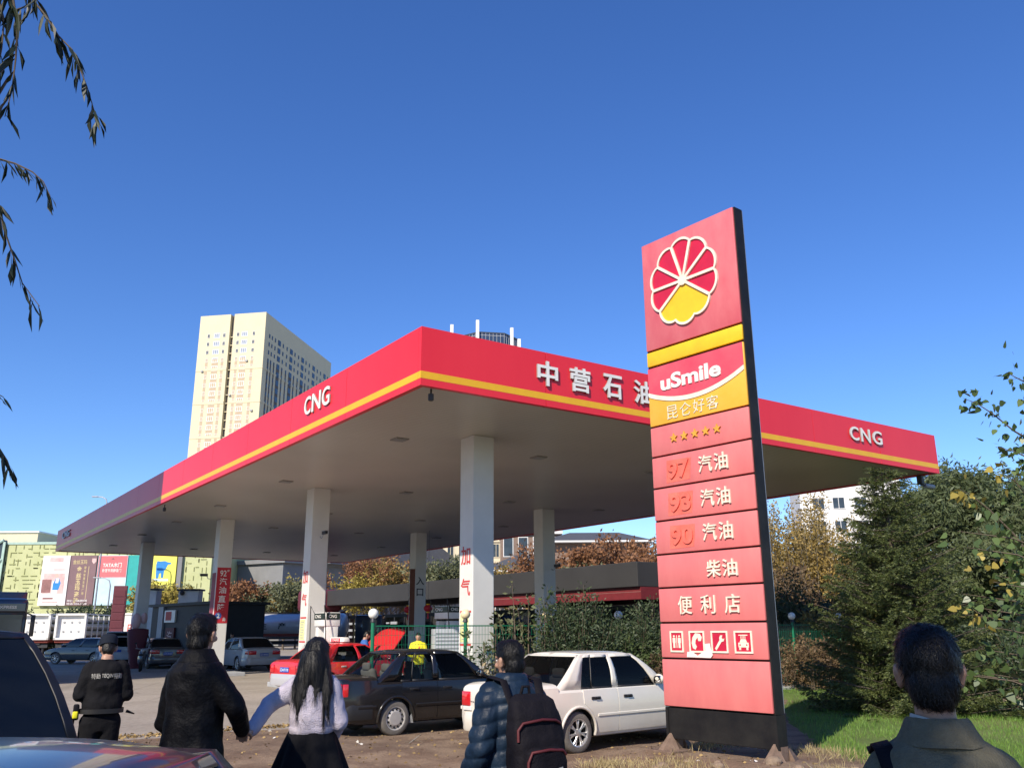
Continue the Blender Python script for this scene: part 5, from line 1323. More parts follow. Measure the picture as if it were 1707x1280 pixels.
def person(label, loc, hd, h, spec, vox=.008):
    s = h / 1.75
    p = empty("person", loc, hz(hd), label, "person")
    yaw, nod = spec.get('yaw', 0), spec.get('nod', 0)
    hc = Vector((0, .015 + spec.get('fwd', 0), 1.635 + spec.get('lift', 0))) * s
    TH = Matrix.Translation(hc) @ Matrix.Rotation(hz(yaw), 4, 'Z') @ Matrix.Rotation(R(-nod), 4, 'X')
    fem = spec.get('female'); tw = spec.get('build', 1.0) * (.9 if fem else 1.0)
    b = MB()
    b.loft([ering(z * s, rx * s * tw * .96, ry * s * tw * .96, 0, cy * s) for z, rx, ry, cy in TOR], "skin")
    limb(b, [(0, -.008 * s, 1.47 * s), hc + Vector((0, -.02, -.07)) * s], [.055 * s, .052 * s], "skin")
    head_mb(b, hc, s, TH)
    arms = spec['arms']
    for q, (sh, el, wr, hd_, pn, cu) in ((-1, arms['L']), (1, arms['R'])):
        sh, el, wr = Vector(sh), Vector(el), Vector(wr)
        limb(b, [sh + Vector((-q * .03, 0, -.02)) * s, el, wr], [.038 * s, .032 * s, .026 * s], "skin"); hand_mb(b, wr, hd_, pn, s, cu, q < 0)
    st_ = spec.get('stance', .09); lg = spec.get('legs', ((-st_, 0.02), (st_, -.02)))
    feet = []
    for q, (fx, fy) in zip((-1, 1), lg):
        hip = Vector((q * .088, 0, .90)) * s; kn = Vector((fx * .95, fy * .45 + .025, .50)) * s; an = Vector((fx, fy - .01, .085)) * s
        limb(b, [hip, kn, an], [.082 * s, .056 * s, .040 * s], "skin"); limb(b, [an + Vector((0, -.03, -.04)) * s, an + Vector((0, .15, -.05)) * s], [.036 * s, .03 * s], "skin"); feet.append((hip, kn, an))
    body = fuse(b, "body", p, vox if vox > .01 else .0065, 3)
    for q in (-1, 1):
        e = MB(); e.ball((q * .031 * s, .083 * s, .0), (.011 * s, .007 * s, .007 * s), "eye_white", TH, 12, 8); e.ball((q * .031 * s, .0885 * s, 0), (.006 * s, .003 * s, .006 * s), "eye_dark", TH, 10, 6); e.build("eye", p, 60)
    e = MB(); e.ball((0, .095 * s, -.058 * s), (.021 * s, .006 * s, .0075 * s), "lip", TH, 12, 8); e.build("mouth", p, 60)
    # shoes and trousers
    leg_m = spec.get('trouser', "trouser_dark")
    for hip, kn, an in feet:
        sh_ = MB(); sh_.loft([ering(z * s, rx * s, ry * s, an.x, an.y + cy * s, 14) for z, rx, ry, cy in ((.0, .043, .135, .055), (.03, .046, .14, .055), (.06, .042, .12, .04), (.10, .038, .06, -.005), (.13, .036, .045, -.01))], "shoe_dark"); fuse(sh_, "shoe", p, max(vox, .009), 3)
    t = MB(); lw = spec.get('legw', 1.0)
    t.loft([ering(z * s, rx * s * tw * 1.04, ry * s * 1.06, 0, cy * s) for z, rx, ry, cy in TOR[:4]], leg_m)
    for hip, kn, an in feet: limb(t, [hip, kn, an + Vector((0, 0, .01))], [.098 * s * lw, .074 * s * lw, .062 * s * lw], leg_m)
    fuse(t, "tights" if fem else "trousers", p, max(.012, vox), 4, wrinkle(.006 if not fem else .001, 8))
    # upper garment
    j = MB(); g = spec['coat']; jm = g['m']; th = g.get('th', .022); hem = g.get('hem', .86); fl = g.get('flare', .0)
    rg_ = []
    for k in range(12):
        z = hem + (1.42 - hem) * k / 11; 
        rx = pw([(a, b_) for a, b_, _, _ in TOR], z); ry = pw([(a, c) for a, _, c, _ in TOR], z); cy = pw([(a, d) for a, _, _, d in TOR], z)
        bl = fl * max(0, 1 - (z - hem) / max(.01, (1.25 - hem))) + g.get('blouse', 0) * math.exp(-((z - hem - .09) / .07) ** 2)
        if g.get('straight'): rx = max(rx, .148); ry = max(ry, .112)
        rg_.append(ering(z * s, (rx * tw + th + bl) * s, (ry + th + bl * .8) * s, 0, cy * s, 24))
    rg_ += [ering(1.465 * s, (.13 * tw + th) * s, (.078 + th) * s, 0, -.012 * s, 24), ering(1.50 * s, (.066 + th * .9) * s, (.062 + th * .9) * s, 0, -.012 * s, 24), ering((1.50 + g.get('neck', .01)) * s, (.062 + th * .7) * s, (.06 + th * .7) * s, 0, -.01 * s, 24)]
    j.loft(rg_, jm)
    for q, (sh, el, wr, hd_, pn, cu) in ((-1, arms['L']), (1, arms['R'])):
        sh, el, wr = Vector(sh), Vector(el), Vector(wr); sr = g.get('sleeve', 1.0)
        limb(j, [sh + Vector((-q * .03, 0, -.01)) * s, el, wr.lerp(el, -.02)], [(.062 + th * .8) * s * sr, (.048 + th * .7) * s * sr, (.036 + th * .55) * s * g.get('cuff', 1.0)], jm, 16)
    coat = fuse(j, g.get('name', "jacket"), p, max(vox, g.get('vox', .0095)), 5, g.get('disp') or wrinkle(.007, 8))
    # hair
    hr = spec.get('hair', 'short')
    hm = MB()
    if hr == 'short':
        hm.ball((0, -.018 * s, .035 * s), (.079 * s, .097 * s, .088 * s), "hair_black", TH, 24, 16); hm.ball((0, -.045 * s, -.03 * s), (.065 * s, .064 * s, .08 * s), "hair_black", TH, 20, 12); hm.ball((0, .03 * s, .08 * s), (.066 * s, .062 * s, .04 * s), "hair_black", TH, 20, 12)
        for q in (-1, 1): hm.ball((q * .066 * s, .0 * s, .036 * s), (.010 * s, .040 * s, .034 * s), "hair_black", TH, 12, 8)
        ho = fuse(hm, "hair", p, max(.006, vox * .8), 12, lambda c, n: .006 * noise.noise(c * 26) + .003 * noise.noise(c * 70))
        if vox < .012: hair_blades(ho, "strands", ho, hc, spec.get('strands', 2500), .036 * s, .0012, seed=int(h * 100), lift=.16)
    elif hr == 'long':
        hm.ball((0, -.02 * s, .03 * s), (.09 * s, .105 * s, .098 * s), "hair_black", TH, 24, 16)
        lk = spec['locks']
        for pts, rs in lk: hm.tube([Vector(a) * s for a in pts], [r * s for r in rs], "hair_black", 12)
        ho = fuse(hm, "hair", p, .006, 7, lambda c, n: .005 * noise.noise(Vector((c.x * 40, c.y * 40, c.z * 5))) + .003 * noise.noise(Vector((c.x * 110, c.y * 110, c.z * 9))))
        hair_blades(ho, "strands", ho, hc, 2600, .11 * s, .0010, down=2.2, seed=5, lift=.06)
    return p, s, TH, coat

# man in the black leather jacket, holding the woman's hand
ML = Vector((-2.03, 5.9, GZ + .05)); hdm = 18
def lc(w, base, hd):                       # world point -> person-local
    return Matrix.Rotation(-hz(hd), 3, 'Z') @ (Vector(w) - base)
mR = {'el': lc((-1.755, 5.86, 1.24), ML, hdm), 'wr': lc((-1.765, 6.06, 1.09), ML, hdm)}
man, ms_, mt_, mc_ = person("tall man in a black leather jacket, seen from behind, holding a woman's hand", ML, hdm, 1.86,
    dict(yaw=-6, arms={'L': ((-.172, -.01, 1.475), (-.235, .02, 1.19), (-.17, .2, 1.02), (.2, .6, -.6), (1, 0, 0), 18), 'R': ((.172, -.01, 1.475), mR['el'], mR['wr'], lc((-1.81, 6.24, 1.04), ML, hdm) - mR['wr'], (-.2, .2, -1), 26)},
         coat=dict(m="leather_black", th=.022, hem=.72, flare=.032, straight=True, neck=.03, sleeve=.95, disp=wrinkle(.009, 7)), trouser="trouser_dark", strands=3500, build=1.0))
cl = MB(); cl.loft([ering(z * ms_, rx * ms_, ry * ms_, 0, cy * ms_, 24) for z, rx, ry, cy in ((1.475, .13, .10, -.005), (1.515, .098, .092, -.004), (1.545, .082, .082, -.002), (1.548, .072, .072, -.002), (1.50, .07, .07, 0))], "leather_black", cap=False); cl.build("collar", man, 60)

# young woman in the pale knit top
WL = Vector((-1.43, 6.6, GZ + .05)); hdw = -8
wwr = lc((-1.785, 6.36, 1.06), WL, hdw)
locks = []
rgw = random.Random(4)
for k in range(15):
    a = R(150 + 240 * k / 14) if False else R(165 + 210 * k / 14)
    x0, y0 = .075 * math.cos(a), -.02 + .088 * math.sin(a) * .9
    if k in (3, 4, 10, 11, 12): zl = 1.16 + rgw.uniform(-.06, .06)
    else: zl = 1.34 + rgw.uniform(-.05, .05)
    dx = rgw.uniform(-.02, .02) + (x0 * .35); pts = [(x0 * .9, y0, 1.66), (x0 * 1.12, y0 * 1.1 - .01, 1.58), (x0 * 1.22 + dx * .4, min(-.075, y0 * 1.2) if abs(x0) < .06 else y0 - .045, 1.48), (x0 * 1.2 + dx, -.118 if abs(x0) < .07 else -.085, 1.40), (x0 * 1.05 + dx * 1.4, -.135 if abs(x0) < .07 else -.105, (1.40 + zl) / 2), (x0 + dx * 1.6, -.125, zl)]
    locks.append((pts, [.026, .03, .028, .024, .015, .004] if zl > 1.25 else [.026, .03, .026, .02, .012, .003]))
woman, ws_, wt_, wc_ = person("young woman in a pale lilac sweater and black flared skirt with long black hair", WL, hdw, 1.70,
    dict(female=True, yaw=-24, hair='long', locks=locks, arms={'L': ((-.142, -.01, 1.385), lc((-1.725, 6.52, 1.20), WL, hdw), wwr, lc((-1.83, 6.18, 1.04), WL, hdw) - wwr, (.3, .1, .9), 24), 'R': ((.142, -.01, 1.385), (.19, -.03, 1.13), (.14, .14, 1.02), (-.3, 1, -.1), (-1, -.2, 0), 25)},
         coat=dict(m="knit_lilac", name="sweater", th=.024, hem=1.10, blouse=.016, neck=.012, sleeve=.98, cuff=.95, disp=wrinkle(.009, 9, .8)), trouser="skirt_black", legw=.82, legs=((-.07, .10), (.08, -.12))))
sk = MB(); nS = 60
rings = []
for i in range(9):
    t = i / 8; z = (1.125 - .32 * t) * ws_ ; r = (.14 + .115 * t ** .9) * ws_
    rings.append([((r + .022 * t * math.sin(8 * a + .7 * math.sin(2 * a)) ) * math.cos(a) * 1.05, (r * .82 + .022 * t * math.sin(8 * a)) * math.sin(a), z + .012 * t * math.sin(4 * a)) for a in [2 * math.pi * k / nS for k in range(nS)]])
sk.loft(rings, "skirt_black", cap=False); so2 = sk.build("skirt", woman, 80)
md = so2.modifiers.new("cloth", 'SOLIDIFY'); md.thickness = .006
rb = MB(); rb.loft([ering(z * ws_, (rx + .0) * ws_, ry * ws_, 0, 0, 30) for z, rx, ry in ((1.09, .152, .122), (1.095, .160, .13), (1.135, .164, .134), (1.145, .158, .128))], "knit_lilac", cap=False); rb.build("sweater_hem", woman, 60)

# security guard
GL_ = Vector((-4.22, 9.5, GZ + .05))
guard, gs_, gt2, gc_ = person("security guard in black uniform and cap with white lettering across the back", GL_, -27, 1.71,
    dict(nod=24, fwd=.05, hair='short', strands=300, arms={'L': ((-.165, -.0, 1.395), (-.215, -.01, 1.14), (-.06, .25, 1.10), (.6, .5, .3), (0, -.3, 1), 30), 'R': ((.165, 0, 1.395), (.22, -.01, 1.14), (.08, .25, 1.10), (-.6, .5, .3), (0, -.3, 1), 30)},
         coat=dict(m="uniform_black", th=.03, hem=.985, blouse=.025, neck=.02, sleeve=1.1, disp=wrinkle(.012, 8)), trouser="uniform_black", legw=1.18, stance=.11, build=1.03))
c = MB(); c.loft([ering(z * gs_, rx * gs_, ry * gs_, 0, cy * gs_, 24) for z, rx, ry, cy in ((.005, .088, .108, -.012), (.05, .090, .110, -.012), (.085, .092, .112, -.01), (.118, .075, .09, -.005), (.13, .03, .04, 0))], "cap_navy", gt2); c.box((0, .125 * gs_, .02 * gs_), (.13, .09, .012), "cap_navy", gt2, bev=.005); c.build("cap", guard, 50)
TB = Matrix(((-1, 0, 0, 0), (0, 0, -1, 0), (0, 1, 0, 0), (0, 0, 0, 1))) if False else Matrix(((1, 0, 0, 0), (0, 0, -1, 0), (0, 1, 0, 0), (0, 0, 0, 1)))
def on_back(mb, src, fn, y_from=-.6):
    """drape flat lettering over the back of a garment"""
    from mathutils.bvhtree import BVHTree
    bv = BVHTree.FromPolygons([v.co for v in src.data.vertices], [list(q.vertices) for q in src.data.polygons])
    out = []
    for (x, y, z) in mb.v:
        h_ = bv.ray_cast(Vector((x, y_from, z)), Vector((0, 1, 0)))
        yy = h_[0].y if h_[0] else -.15
        out.append((x, yy - .004 - fn, z))
    mb.v = out
t = MB(); t.text("特勤", -.135, -.052, 1.298, 1.350, "letter_white", TB, 0, .0); t.text("TEQIN", -.040, .066, 1.302, 1.346, "letter_white", TB, 0, .008); t.text("特勤", .076, .150, 1.298, 1.350, "letter_white", TB, 0, .0)
on_back(t, gc_, .004); t.build("back_lettering", guard)
bl = MB(); bl.loft([ering(z * gs_, .215 * gs_, .165 * gs_, 0, 0, 30) for z in (.985, 1.03)], "plastic_black", cap=False); bl.build("belt", guard, 60)
q = MB(); q.box((-.235, -.03, .98), (.055, .09, .15), "pack_black", bev=.015); q.box((-.24, -.06, .955), (.05, .05, .07), "vest_yellow", bev=.012); q.build("belt_pouch", guard, 50)
q = MB(); q.box((-.255, -.02, .72), (.06, .11, .24), "pack_black", bev=.02); q.tube([(-.25, 0, .95), (-.262, -.02, .82)], .018, "pack_black"); q.tube([(-.27, -.03, .845), (-.335, -.05, .80)], .012, "pack_black"); q.tube([(.235, 0, .97), (.315, -.02, .94)], [.016, .006], "pack_black"); q.build("holster", guard, 50)

# man with the rucksack
BL = Vector((-.02, 5.6, GZ + .05))
def puff(c, n):
    return .012 * abs(math.sin((c.z * 1.0 + .25 * abs(c.x)) * math.pi / .085)) ** .6 + .006 * noise.noise(c * 16) + .003 * noise.noise(Vector((c.x * 50, c.y * 50, c.z * 22)))
bman, bs_, bt_, bc_ = person("man in a dark blue padded jacket carrying a black rucksack with red piping", BL, -28, 1.685,
    dict(yaw=-12, nod=4, arms={'L': ((-.158, -.01, 1.365), (-.215, -.035, 1.09), (-.25, .1, .86), (0, .2, -1), (1, 0, 0), 22), 'R': ((.158, -.01, 1.365), (.215, -.02, 1.08), (.24, .12, .86), (0, .2, -1), (-1, 0, 0), 22)},
         coat=dict(m="down_blue", th=.036, hem=.82, neck=.05, sleeve=1.04, disp=puff, vox=.009, straight=True), strands=4500, build=.94))
hd2 = MB(); hd2.loft([ering(z * bs_, rx * bs_, ry * bs_, 0, cy * bs_, 24) for z, rx, ry, cy in ((1.40, .15, .105, -.035), (1.455, .135, .115, -.03), (1.505, .108, .105, -.018), (1.545, .09, .09, -.008), (1.56, .078, .078, -.004))], "down_blue"); fuse(hd2, "hood", bman, .009, 4, wrinkle(.008, 14))
rk = empty("rucksack", BL, hz(-28), "black rucksack with red piping worn by the man in the blue padded jacket", "rucksack")
k = MB()
k.loft([[(.0 + x, -.185 - dpt * (.5 + .5 * math.cos(a)) if False else y, z) for x, y in [((w_ * math.copysign(abs(math.cos(a)) ** .5, math.cos(a))), -.20 - dpt / 2 + dpt / 2 * math.copysign(abs(math.sin(a)) ** .6, math.sin(a))) for a in [2 * math.pi * i / 28 for i in range(28)]]] for z, w_, dpt in ((.86, .13, .10), (.90, .155, .19), (1.0, .165, .21), (1.15, .165, .20), (1.28, .155, .16), (1.36, .135, .11), (1.39, .09, .06))], "pack_black")
fuse(k, "bag", rk, .009, 4, wrinkle(.006, 14))
k = MB(); k.loft([[(x, y, z) for x, y in [((w_ * math.copysign(abs(math.cos(a)) ** .5, math.cos(a))), -.405 + .055 * math.copysign(abs(math.sin(a)) ** .6, math.sin(a))) for a in [2 * math.pi * i / 24 for i in range(24)]]] for z, w_ in ((.89, .11), (.93, .13), (1.05, .13), (1.10, .12), (1.12, .08))], "pack_black"); fuse(k, "front_pocket", rk, .008, 4, wrinkle(.004, 16))
k = MB(); k.tube([(-.125, -.445, .92), (-.127, -.447, 1.05), (-.105, -.452, 1.10), (.0, -.462, 1.112), (.09, -.452, 1.104), (.115, -.44, 1.08)], .0085, "pack_red", 8); k.tube([(-.150, -.375, 1.15), (-.148, -.37, 1.21), (-.12, -.375, 1.245), (.0, -.385, 1.262), (.09, -.378, 1.255), (.13, -.36, 1.235)], .0085, "pack_red", 8); k.build("piping", rk, 60)
k = MB(); Qk = TB @ Matrix.Translation((.06, .99, .462)) @ Matrix.Rotation(R(12), 4, 'Z')
for a, b_, c_, d_ in ((-.026, -.026, .026, -.022), (-.026, .022, .026, .026), (-.026, -.022, -.022, .022), (.022, -.022, .026, .022)): k.prism([(a, b_), (c_, b_), (c_, d_), (a, d_)], 0, .003, "grey_paint", Qk)
k.text("M", -.012, .012, -.012, .012, "grey_paint", Qk, .003); k.build("logo_patch", rk)
k = MB()
for q in (-1, 1): k.tube([(q * .10, -.20, 1.33), (q * .115, -.13, 1.46), (q * .12, .02, 1.475), (q * .125, .15, 1.36), (q * .15, .175, 1.2), (q * .20, .06, 1.0), (q * .17, -.17, .93)], .026, "pack_black", 8, squash=.4)
k.tube([(-.03, -.18, 1.38), (-.02, -.19, 1.43), (.02, -.19, 1.43), (.03, -.18, 1.38)], .01, "pack_black", 8); k.tube([(.17, -.30, .95), (.19, -.31, .86), (.185, -.31, .80)], .008, "pack_black", 6); k.build("strap", rk, 60)

# man at the right in the grey-green jacket
RL = Vector((1.175, 2.6, GZ - .01))
rman, rs_, rt_, rc_ = person("dark-haired man in a grey-green wool jacket, nearest, at the bottom right", RL, 12, 1.775,
    dict(yaw=2, nod=2, lift=.035, arms={'L': ((-.155, -.01, 1.42), (-.24, -.02, 1.14), (-.24, .1, .9), (0, .2, -1), (1, 0, 0), 22), 'R': ((.155, -.01, 1.42), (.24, -.02, 1.14), (.25, .1, .9), (0, .2, -1), (-1, 0, 0), 22)},
         coat=dict(m="wool_olive", th=.03, hem=.8, straight=True, neck=.0, sleeve=1.0, vox=.008, disp=wrinkle(.007, 7)), strands=9000, build=.93), .008)
c = MB(); S_ = rs_
rr = []
for z, r0 in ((1.515, .070), (1.556, .0685), (1.562, .073), (1.553, .081), (1.528, .092), (1.500, .108), (1.492, .112), (1.490, .106)):
    rr.append([((r0 * math.cos(a)) * S_ * 1.05, (r0 * math.sin(a) * (1.0) - .012) * S_, (z - .012 - (.055 + .35 * (r0 - .07)) * max(0, math.sin(a)) + .004 * noise.noise(Vector((math.cos(a) * 3, math.sin(a) * 3, z * 9)))) * S_) for a in [2 * math.pi * i / 48 for i in range(48)]])
c.loft(rr, "wool_olive", cap=False); c.build("collar", rman, 70)
c = MB(); c.loft([[((r0 * math.cos(a)) * S_ * 1.04, (r0 * math.sin(a) - .01) * S_, (z - .05 * max(0, math.sin(a)) - .016 * math.cos(a) - .0) * S_) for a in [2 * math.pi * i / 36 for i in range(36)]] for z, r0 in ((1.47, .066), (1.540, .0645), (1.542, .061), (1.47, .061))], "shirt_pale", cap=False); c.build("shirt_collar", rman, 60)
sb = empty("shoulder_bag", RL, hz(12), "black strap bag slung over the left shoulder of the man in grey-green", "bag")
k = MB(); pts = []
for x, z in ((-.175, 1.44), (-.165, 1.475), (-.14, 1.45), (-.115, 1.38), (-.10, 1.28), (-.08, 1.15), (-.06, 1.05)): pts.append((x * S_, z * S_))
from mathutils.bvhtree import BVHTree as _BV
bvr = _BV.FromPolygons([v.co for v in rc_.data.vertices], [list(q.vertices) for q in rc_.data.polygons])
P3 = []
for x, y in ((-.150, .09), (-.152, .05), (-.152, .0), (-.150, -.04)):
    h_ = bvr.ray_cast(Vector((x * S_, y * S_, 2.2)), Vector((0, 0, -1)), 1.0); P3.append(Vector((x * S_, y * S_, (h_[0].z if h_[0] else 1.45 * S_) + .006)))
pts = [(0, 0)] + [(x * S_, z * S_) for x, z in ((-.140, 1.40), (-.125, 1.34), (-.105, 1.26), (-.085, 1.15), (-.06, 1.05))]
for x, z in pts[1:]:
    h_ = bvr.ray_cast(Vector((x, -.6, z)), Vector((0, 1, 0))); P3.append(Vector((x, (h_[0].y if h_[0] else -.1) - .006, z)))
prev = None; V = []; F = []
for i, p_ in enumerate(P3):
    d_ = (P3[min(i + 1, len(P3) - 1)] - P3[max(i - 1, 0)]).normalized(); sdx = Vector((1, 0, .25)); sdx = (sdx - d_ * sdx.dot(d_)).normalized() * .024
    V += [p_ - sdx, p_ + sdx]
for i in range(len(P3) - 1): F.append((2 * i, 2 * i + 1, 2 * i + 3, 2 * i + 2))
k.add(V, F, "pack_black"); o = k.build("strap", sb, 70); md = o.modifiers.new("web", 'SOLIDIFY'); md.thickness = .008
k = MB(); k.box((-.02, -.235, .93), (.34, .10, .30), "pack_black", bev=.035); k.build("bag", sb, 50)

# three small figures on the forecourt
SA = {'L': ((-.19, 0, 1.39), (-.25, .02, 1.12), (-.10, .26, 1.06), (.3, 1, 0), (0, -.2, 1), 25), 'R': ((.19, 0, 1.39), (.25, .02, 1.12), (.10, .26, 1.06), (-.3, 1, 0), (0, -.2, 1), 25)}
HA = {'L': ((-.19, 0, 1.39), (-.24, 0, 1.11), (-.22, .08, .86), (0, .2, -1), (1, 0, 0), 25), 'R': ((.19, 0, 1.39), (.24, 0, 1.11), (.22, .08, .86), (0, .2, -1), (-1, 0, 0), 25)}
bm_, _, _, _ = person("attendant in a blue top leaning over the raised taxi bonnet", (-4.72, 28.9, GZ), 70, 1.78, dict(nod=28, fwd=.05, arms=SA, hair='short', coat=dict(m="shirt_blue", th=.022, hem=.9)), .016)
ym, ys_, yt_, yc_ = person("worker in a bright yellow jacket behind the green fence", (-2.85, 27.2, GZ), 175, 1.74, dict(arms=SA, nod=8, hair='short', coat=dict(m="vest_yellow", th=.03, hem=.84)), .016)
k = MB(); k.tube([(-.10, .05, 1.44), (-.03, .155, 1.3), (.08, .165, 1.12), (.17, .10, .95)], .018, "banner_red", 8, squash=.5); k.build("sash", ym, 60)
vm, _, _, _ = person("person in a pale green safety vest beside the silver saloon", (-14.3, 46.2, GZ), 200, 1.72, dict(arms=HA, hair='short', coat=dict(m="vest_green", th=.03, hem=.84)), .016)
# ---------------------------------------------------------------- fence with globe lamps
fen = empty("mesh_fence", FP + Vector((0, 0, GZ)), CRZ, "green welded mesh fence with round globe lamps on its posts", "fence")
SPN = 2.38
def wire_panel(L):
    b = MB(); n = int(L / .085)
    for i in range(n + 1): b.box((.04 + (L - .08) * i / n, 0, .98), (.0055, .0055, 1.86), "green_paint")
    for z in (.08, .3, .5, .7, .9, 1.1, 1.3, 1.5, 1.7): b.box((L / 2, .007, z), (L - .06, .008, .008), "green_paint")
    for z in (.06, 1.9): b.box((L / 2, 0, z), (L - .05, .028, .028), "green_paint")
    return b
wp = wire_panel(SPN).build("wire_panel", fen)
pb = MB(); pb.tube([(0, 0, 0), (0, 0, 2.0)], .042, "green_paint", 10); pb.lathe([(.06, 1.98), (.05, 2.05), (.04, 2.07), (0, 2.07)], "dark_metal", 12); po = pb.build("post", fen, 50)
gb = MB(); gb.ball((0, 0, 2.16), .112, "globe_white", n=20, k=14); gb2 = MB(); gb2.ball((0, 0, 2.16), .112, "globe_yellowed", n=20, k=14)
g0 = gb.build("globe_lamp", po, 70); g1 = None
for i in range(1, 11):
    p = po.copy(); col.objects.link(p); p.parent = fen; p.location = (SPN * i, 0, 0)
    if i in (1, 2, 4) and g1 is None: g1 = gb2.build("globe_lamp", p, 70)
    else:
        q = (g1 if i in (1, 2, 4) else g0).copy(); col.objects.link(q); q.parent = p
    if i < 10: w = wp.copy(); col.objects.link(w); w.parent = fen; w.location = (SPN * i, 0, 0)

# ---------------------------------------------------------------- pumps and cabinets
mat("screen_dark", (0.02, 0.03, 0.025), 0.2); mat("hose_black", (0.01, 0.01, 0.01), 0.6); mat("poster_peach", (0.66, 0.42, 0.30), 0.6, var=0.1)
def dispenser(loc, label, rz=CRZ, h=2.4):
    t = empty("gas_dispenser", loc, rz, label, "gas pump", "compressed gas dispensers")
    b = MB(); b.box((0, 0, .55), (.5, .86, 1.1), "white_paint", bev=.02); b.box((0, .33, 1.55), (.4, .2, .9), "white_paint", bev=.02); b.box((0, -.33, 1.55), (.4, .2, .9), "white_paint", bev=.02); b.box((.1, 0, 1.5), (.2, .5, .8), "grey_paint"); b.box((0, 0, h - .22), (.5, .9, .42), "white_paint", bev=.02); b.build("cabinet", t, 40)
    b = MB()
    b.box((-.256, 0, h - .13), (.012, .86, .2), "screen_dark"); b.box((0, -.456, h - .13), (.46, .012, .2), "screen_dark"); b.build("top_band", t)
    b = MB(); b.text("CNG", -.36, .1, h - .18, h - .08, "letter_white", Matrix.Translation((-.263, 0, 0)) @ TL, .003, .01); b.text("CNG", -.15, .12, h - .18, h - .08, "letter_white", Matrix.Translation((0, -.463, 0)) @ TR, .003, .01); b.build("lettering", t)
    b = MB()
    for y in (-.2, .2):
        b.box((-.258, y, .92), (.014, .2, .26), "screen_dark", bev=.004)
        for k in range(2): b.box((-.267, y, .95 - .1 * k), (.006, .14, .05), "lightbox_white")
    b.build("meter_window", t)
    b = MB(); b.box((0, -.452, 1.0), (.34, .01, .5), "poster_peach"); b.build("notice", t)
    for s in (-1, 1):
        b = MB(); b.tube([(-.2, s * .47, h - .1), (-.35, s * .55, h + .2), (-.3, s * .62, 1.7), (-.28, s * .6, 1.0), (-.22, s * .5, .9)], .016, "hose_black", 7); b.box((-.24, s * .5, .98), (.06, .06, .22), "plastic_black", bev=.01); b.build("hose", t, 60)
    return t
d1 = dispenser(Vector((-2.2, 30.2, GZ + .1)), "white gas dispenser behind the nearest column, beside the worker in yellow", h=2.5)
d2 = dispenser(Vector((-5.95, 28.9, GZ + .1)), "white gas dispenser with a peach notice, behind the red taxi's roof sign", h=2.28)
gc = empty("louvred_cabinet", (-1.95, 27.0, GZ), CRZ + R(-20), "pale grey louvred cabinet behind the green fence, right of the worker in yellow", "cabinet")
mat("cabinet_grey", (0.42, 0.45, 0.49), 0.5, var=0.08)
b = MB(); b.box((0, 0, .92), (.9, .6, 1.84), "cabinet_grey", bev=.015); b.build("housing", gc)
b = MB()
for k in range(16): b.box((0, -.31, .15 + .105 * k), (.84, .03, .05), "cabinet_grey", rot=Matrix.Rotation(R(30), 3, 'X'))
b.build("louvre", gc)
ks = empty("dark_kiosk", (-22.4, 56, GZ), math.atan2(-6.0, 5.7), "long dark kiosk with red fuel lettering under the canopy's far end", "kiosk")
mat("kiosk_dark", (0.018, 0.022, 0.028), 0.6, var=0.15); mat("deep_red", (0.10, 0.012, 0.022), 0.6)
b = MB(); b.box((4.15, 1.6, 1.6), (8.3, 3.2, 3.35), "kiosk_dark"); b.box((4.15, 1.6, 3.36), (8.7, 3.6, .16), "kiosk_dark"); b.build("wall", ks)
b = MB(); b.box((1.6, -.06, 1.7), (.7, .14, 3.2), "grey_paint"); b.build("pillar", ks)
b = MB(); b.box((2.9, -.06, 2.7), (1.5, .1, .7), "lightbox_white"); b.box((2.75, -.115, 2.72), (.8, .012, .5), "letter_red"); b.build("sign_box", ks)
b = MB(); b.box((3.1, -.06, 1.0), (1.2, .1, 2.1), "deep_red"); b.text("汽", 2.75, 3.45, 1.25, 1.85, "poster_rose", Matrix.Translation((0, -.112, 0)) @ TR, .004, .01); b.text("油", 2.75, 3.45, .5, 1.1, "poster_rose", Matrix.Translation((0, -.112, 0)) @ TR, .004, .01); b.build("fuel_panel", ks)
for x, y, w, h, lb in ((-24.3, 60.5, .85, 4.5, "narrow tall white cabinet with a dark cap left of the yellow poster's foot"), (-22.1, 61.5, 1.35, 4.5, "wide tall white cabinet with a dark cap above the dark kiosk")):
    t = empty("white_cabinet", (x, y, GZ), 0, lb, "cabinet")
    b = MB(); b.box((0, 0, h / 2), (w, .9, h), "white_paint", bev=.02); b.box((w / 2 + .003, 0, h / 2), (.01, .88, h - .1), "grey_paint"); b.build("housing", t)
    b = MB(); b.box((0, 0, h + .06), (w + .25, 1.1, .12), "dark_metal", bev=.02); b.ball((-w * .3, -.5, h - .15), .16, "dark_metal"); b.build("cap", t, 40)
rp_ = empty("covered_pump", (-19.6, 47.4, GZ), CRZ, "maroon pump with two rounded heads beside the far shaded column", "fuel pump")
b = MB(); b.loft([ering(z, rx, ry, 0, 0, 20, 3) for z, rx, ry in ((0, .3, .25), (.6, .34, .28), (1.2, .45, .32), (1.75, .52, .34), (1.95, .5, .3), (2.0, .2, .2))], "maroon"); b.build("cover", rp_, 40)
b = MB(); b.ball((-.15, 0, 2.35), (.24, .22, .42), "poster_rose"); b.ball((.24, .05, 2.5), (.17, .17, .3), "poster_rose"); b.build("head", rp_, 60)
b = MB(); b.tube([(.4, -.2, 1.8), (.62, -.3, 1.2), (.5, -.3, .7)], .03, "hose_black"); b.build("hose", rp_, 60)
t2 = empty("price_totem", (-32.4, 74, GZ), R(8), "small dark maroon price totem in front of the posters", "sign")
b = MB(); b.box((0, 0, 2.8), (1.05, .25, 5.4), "maroon", bev=.02); b.build("core", t2)
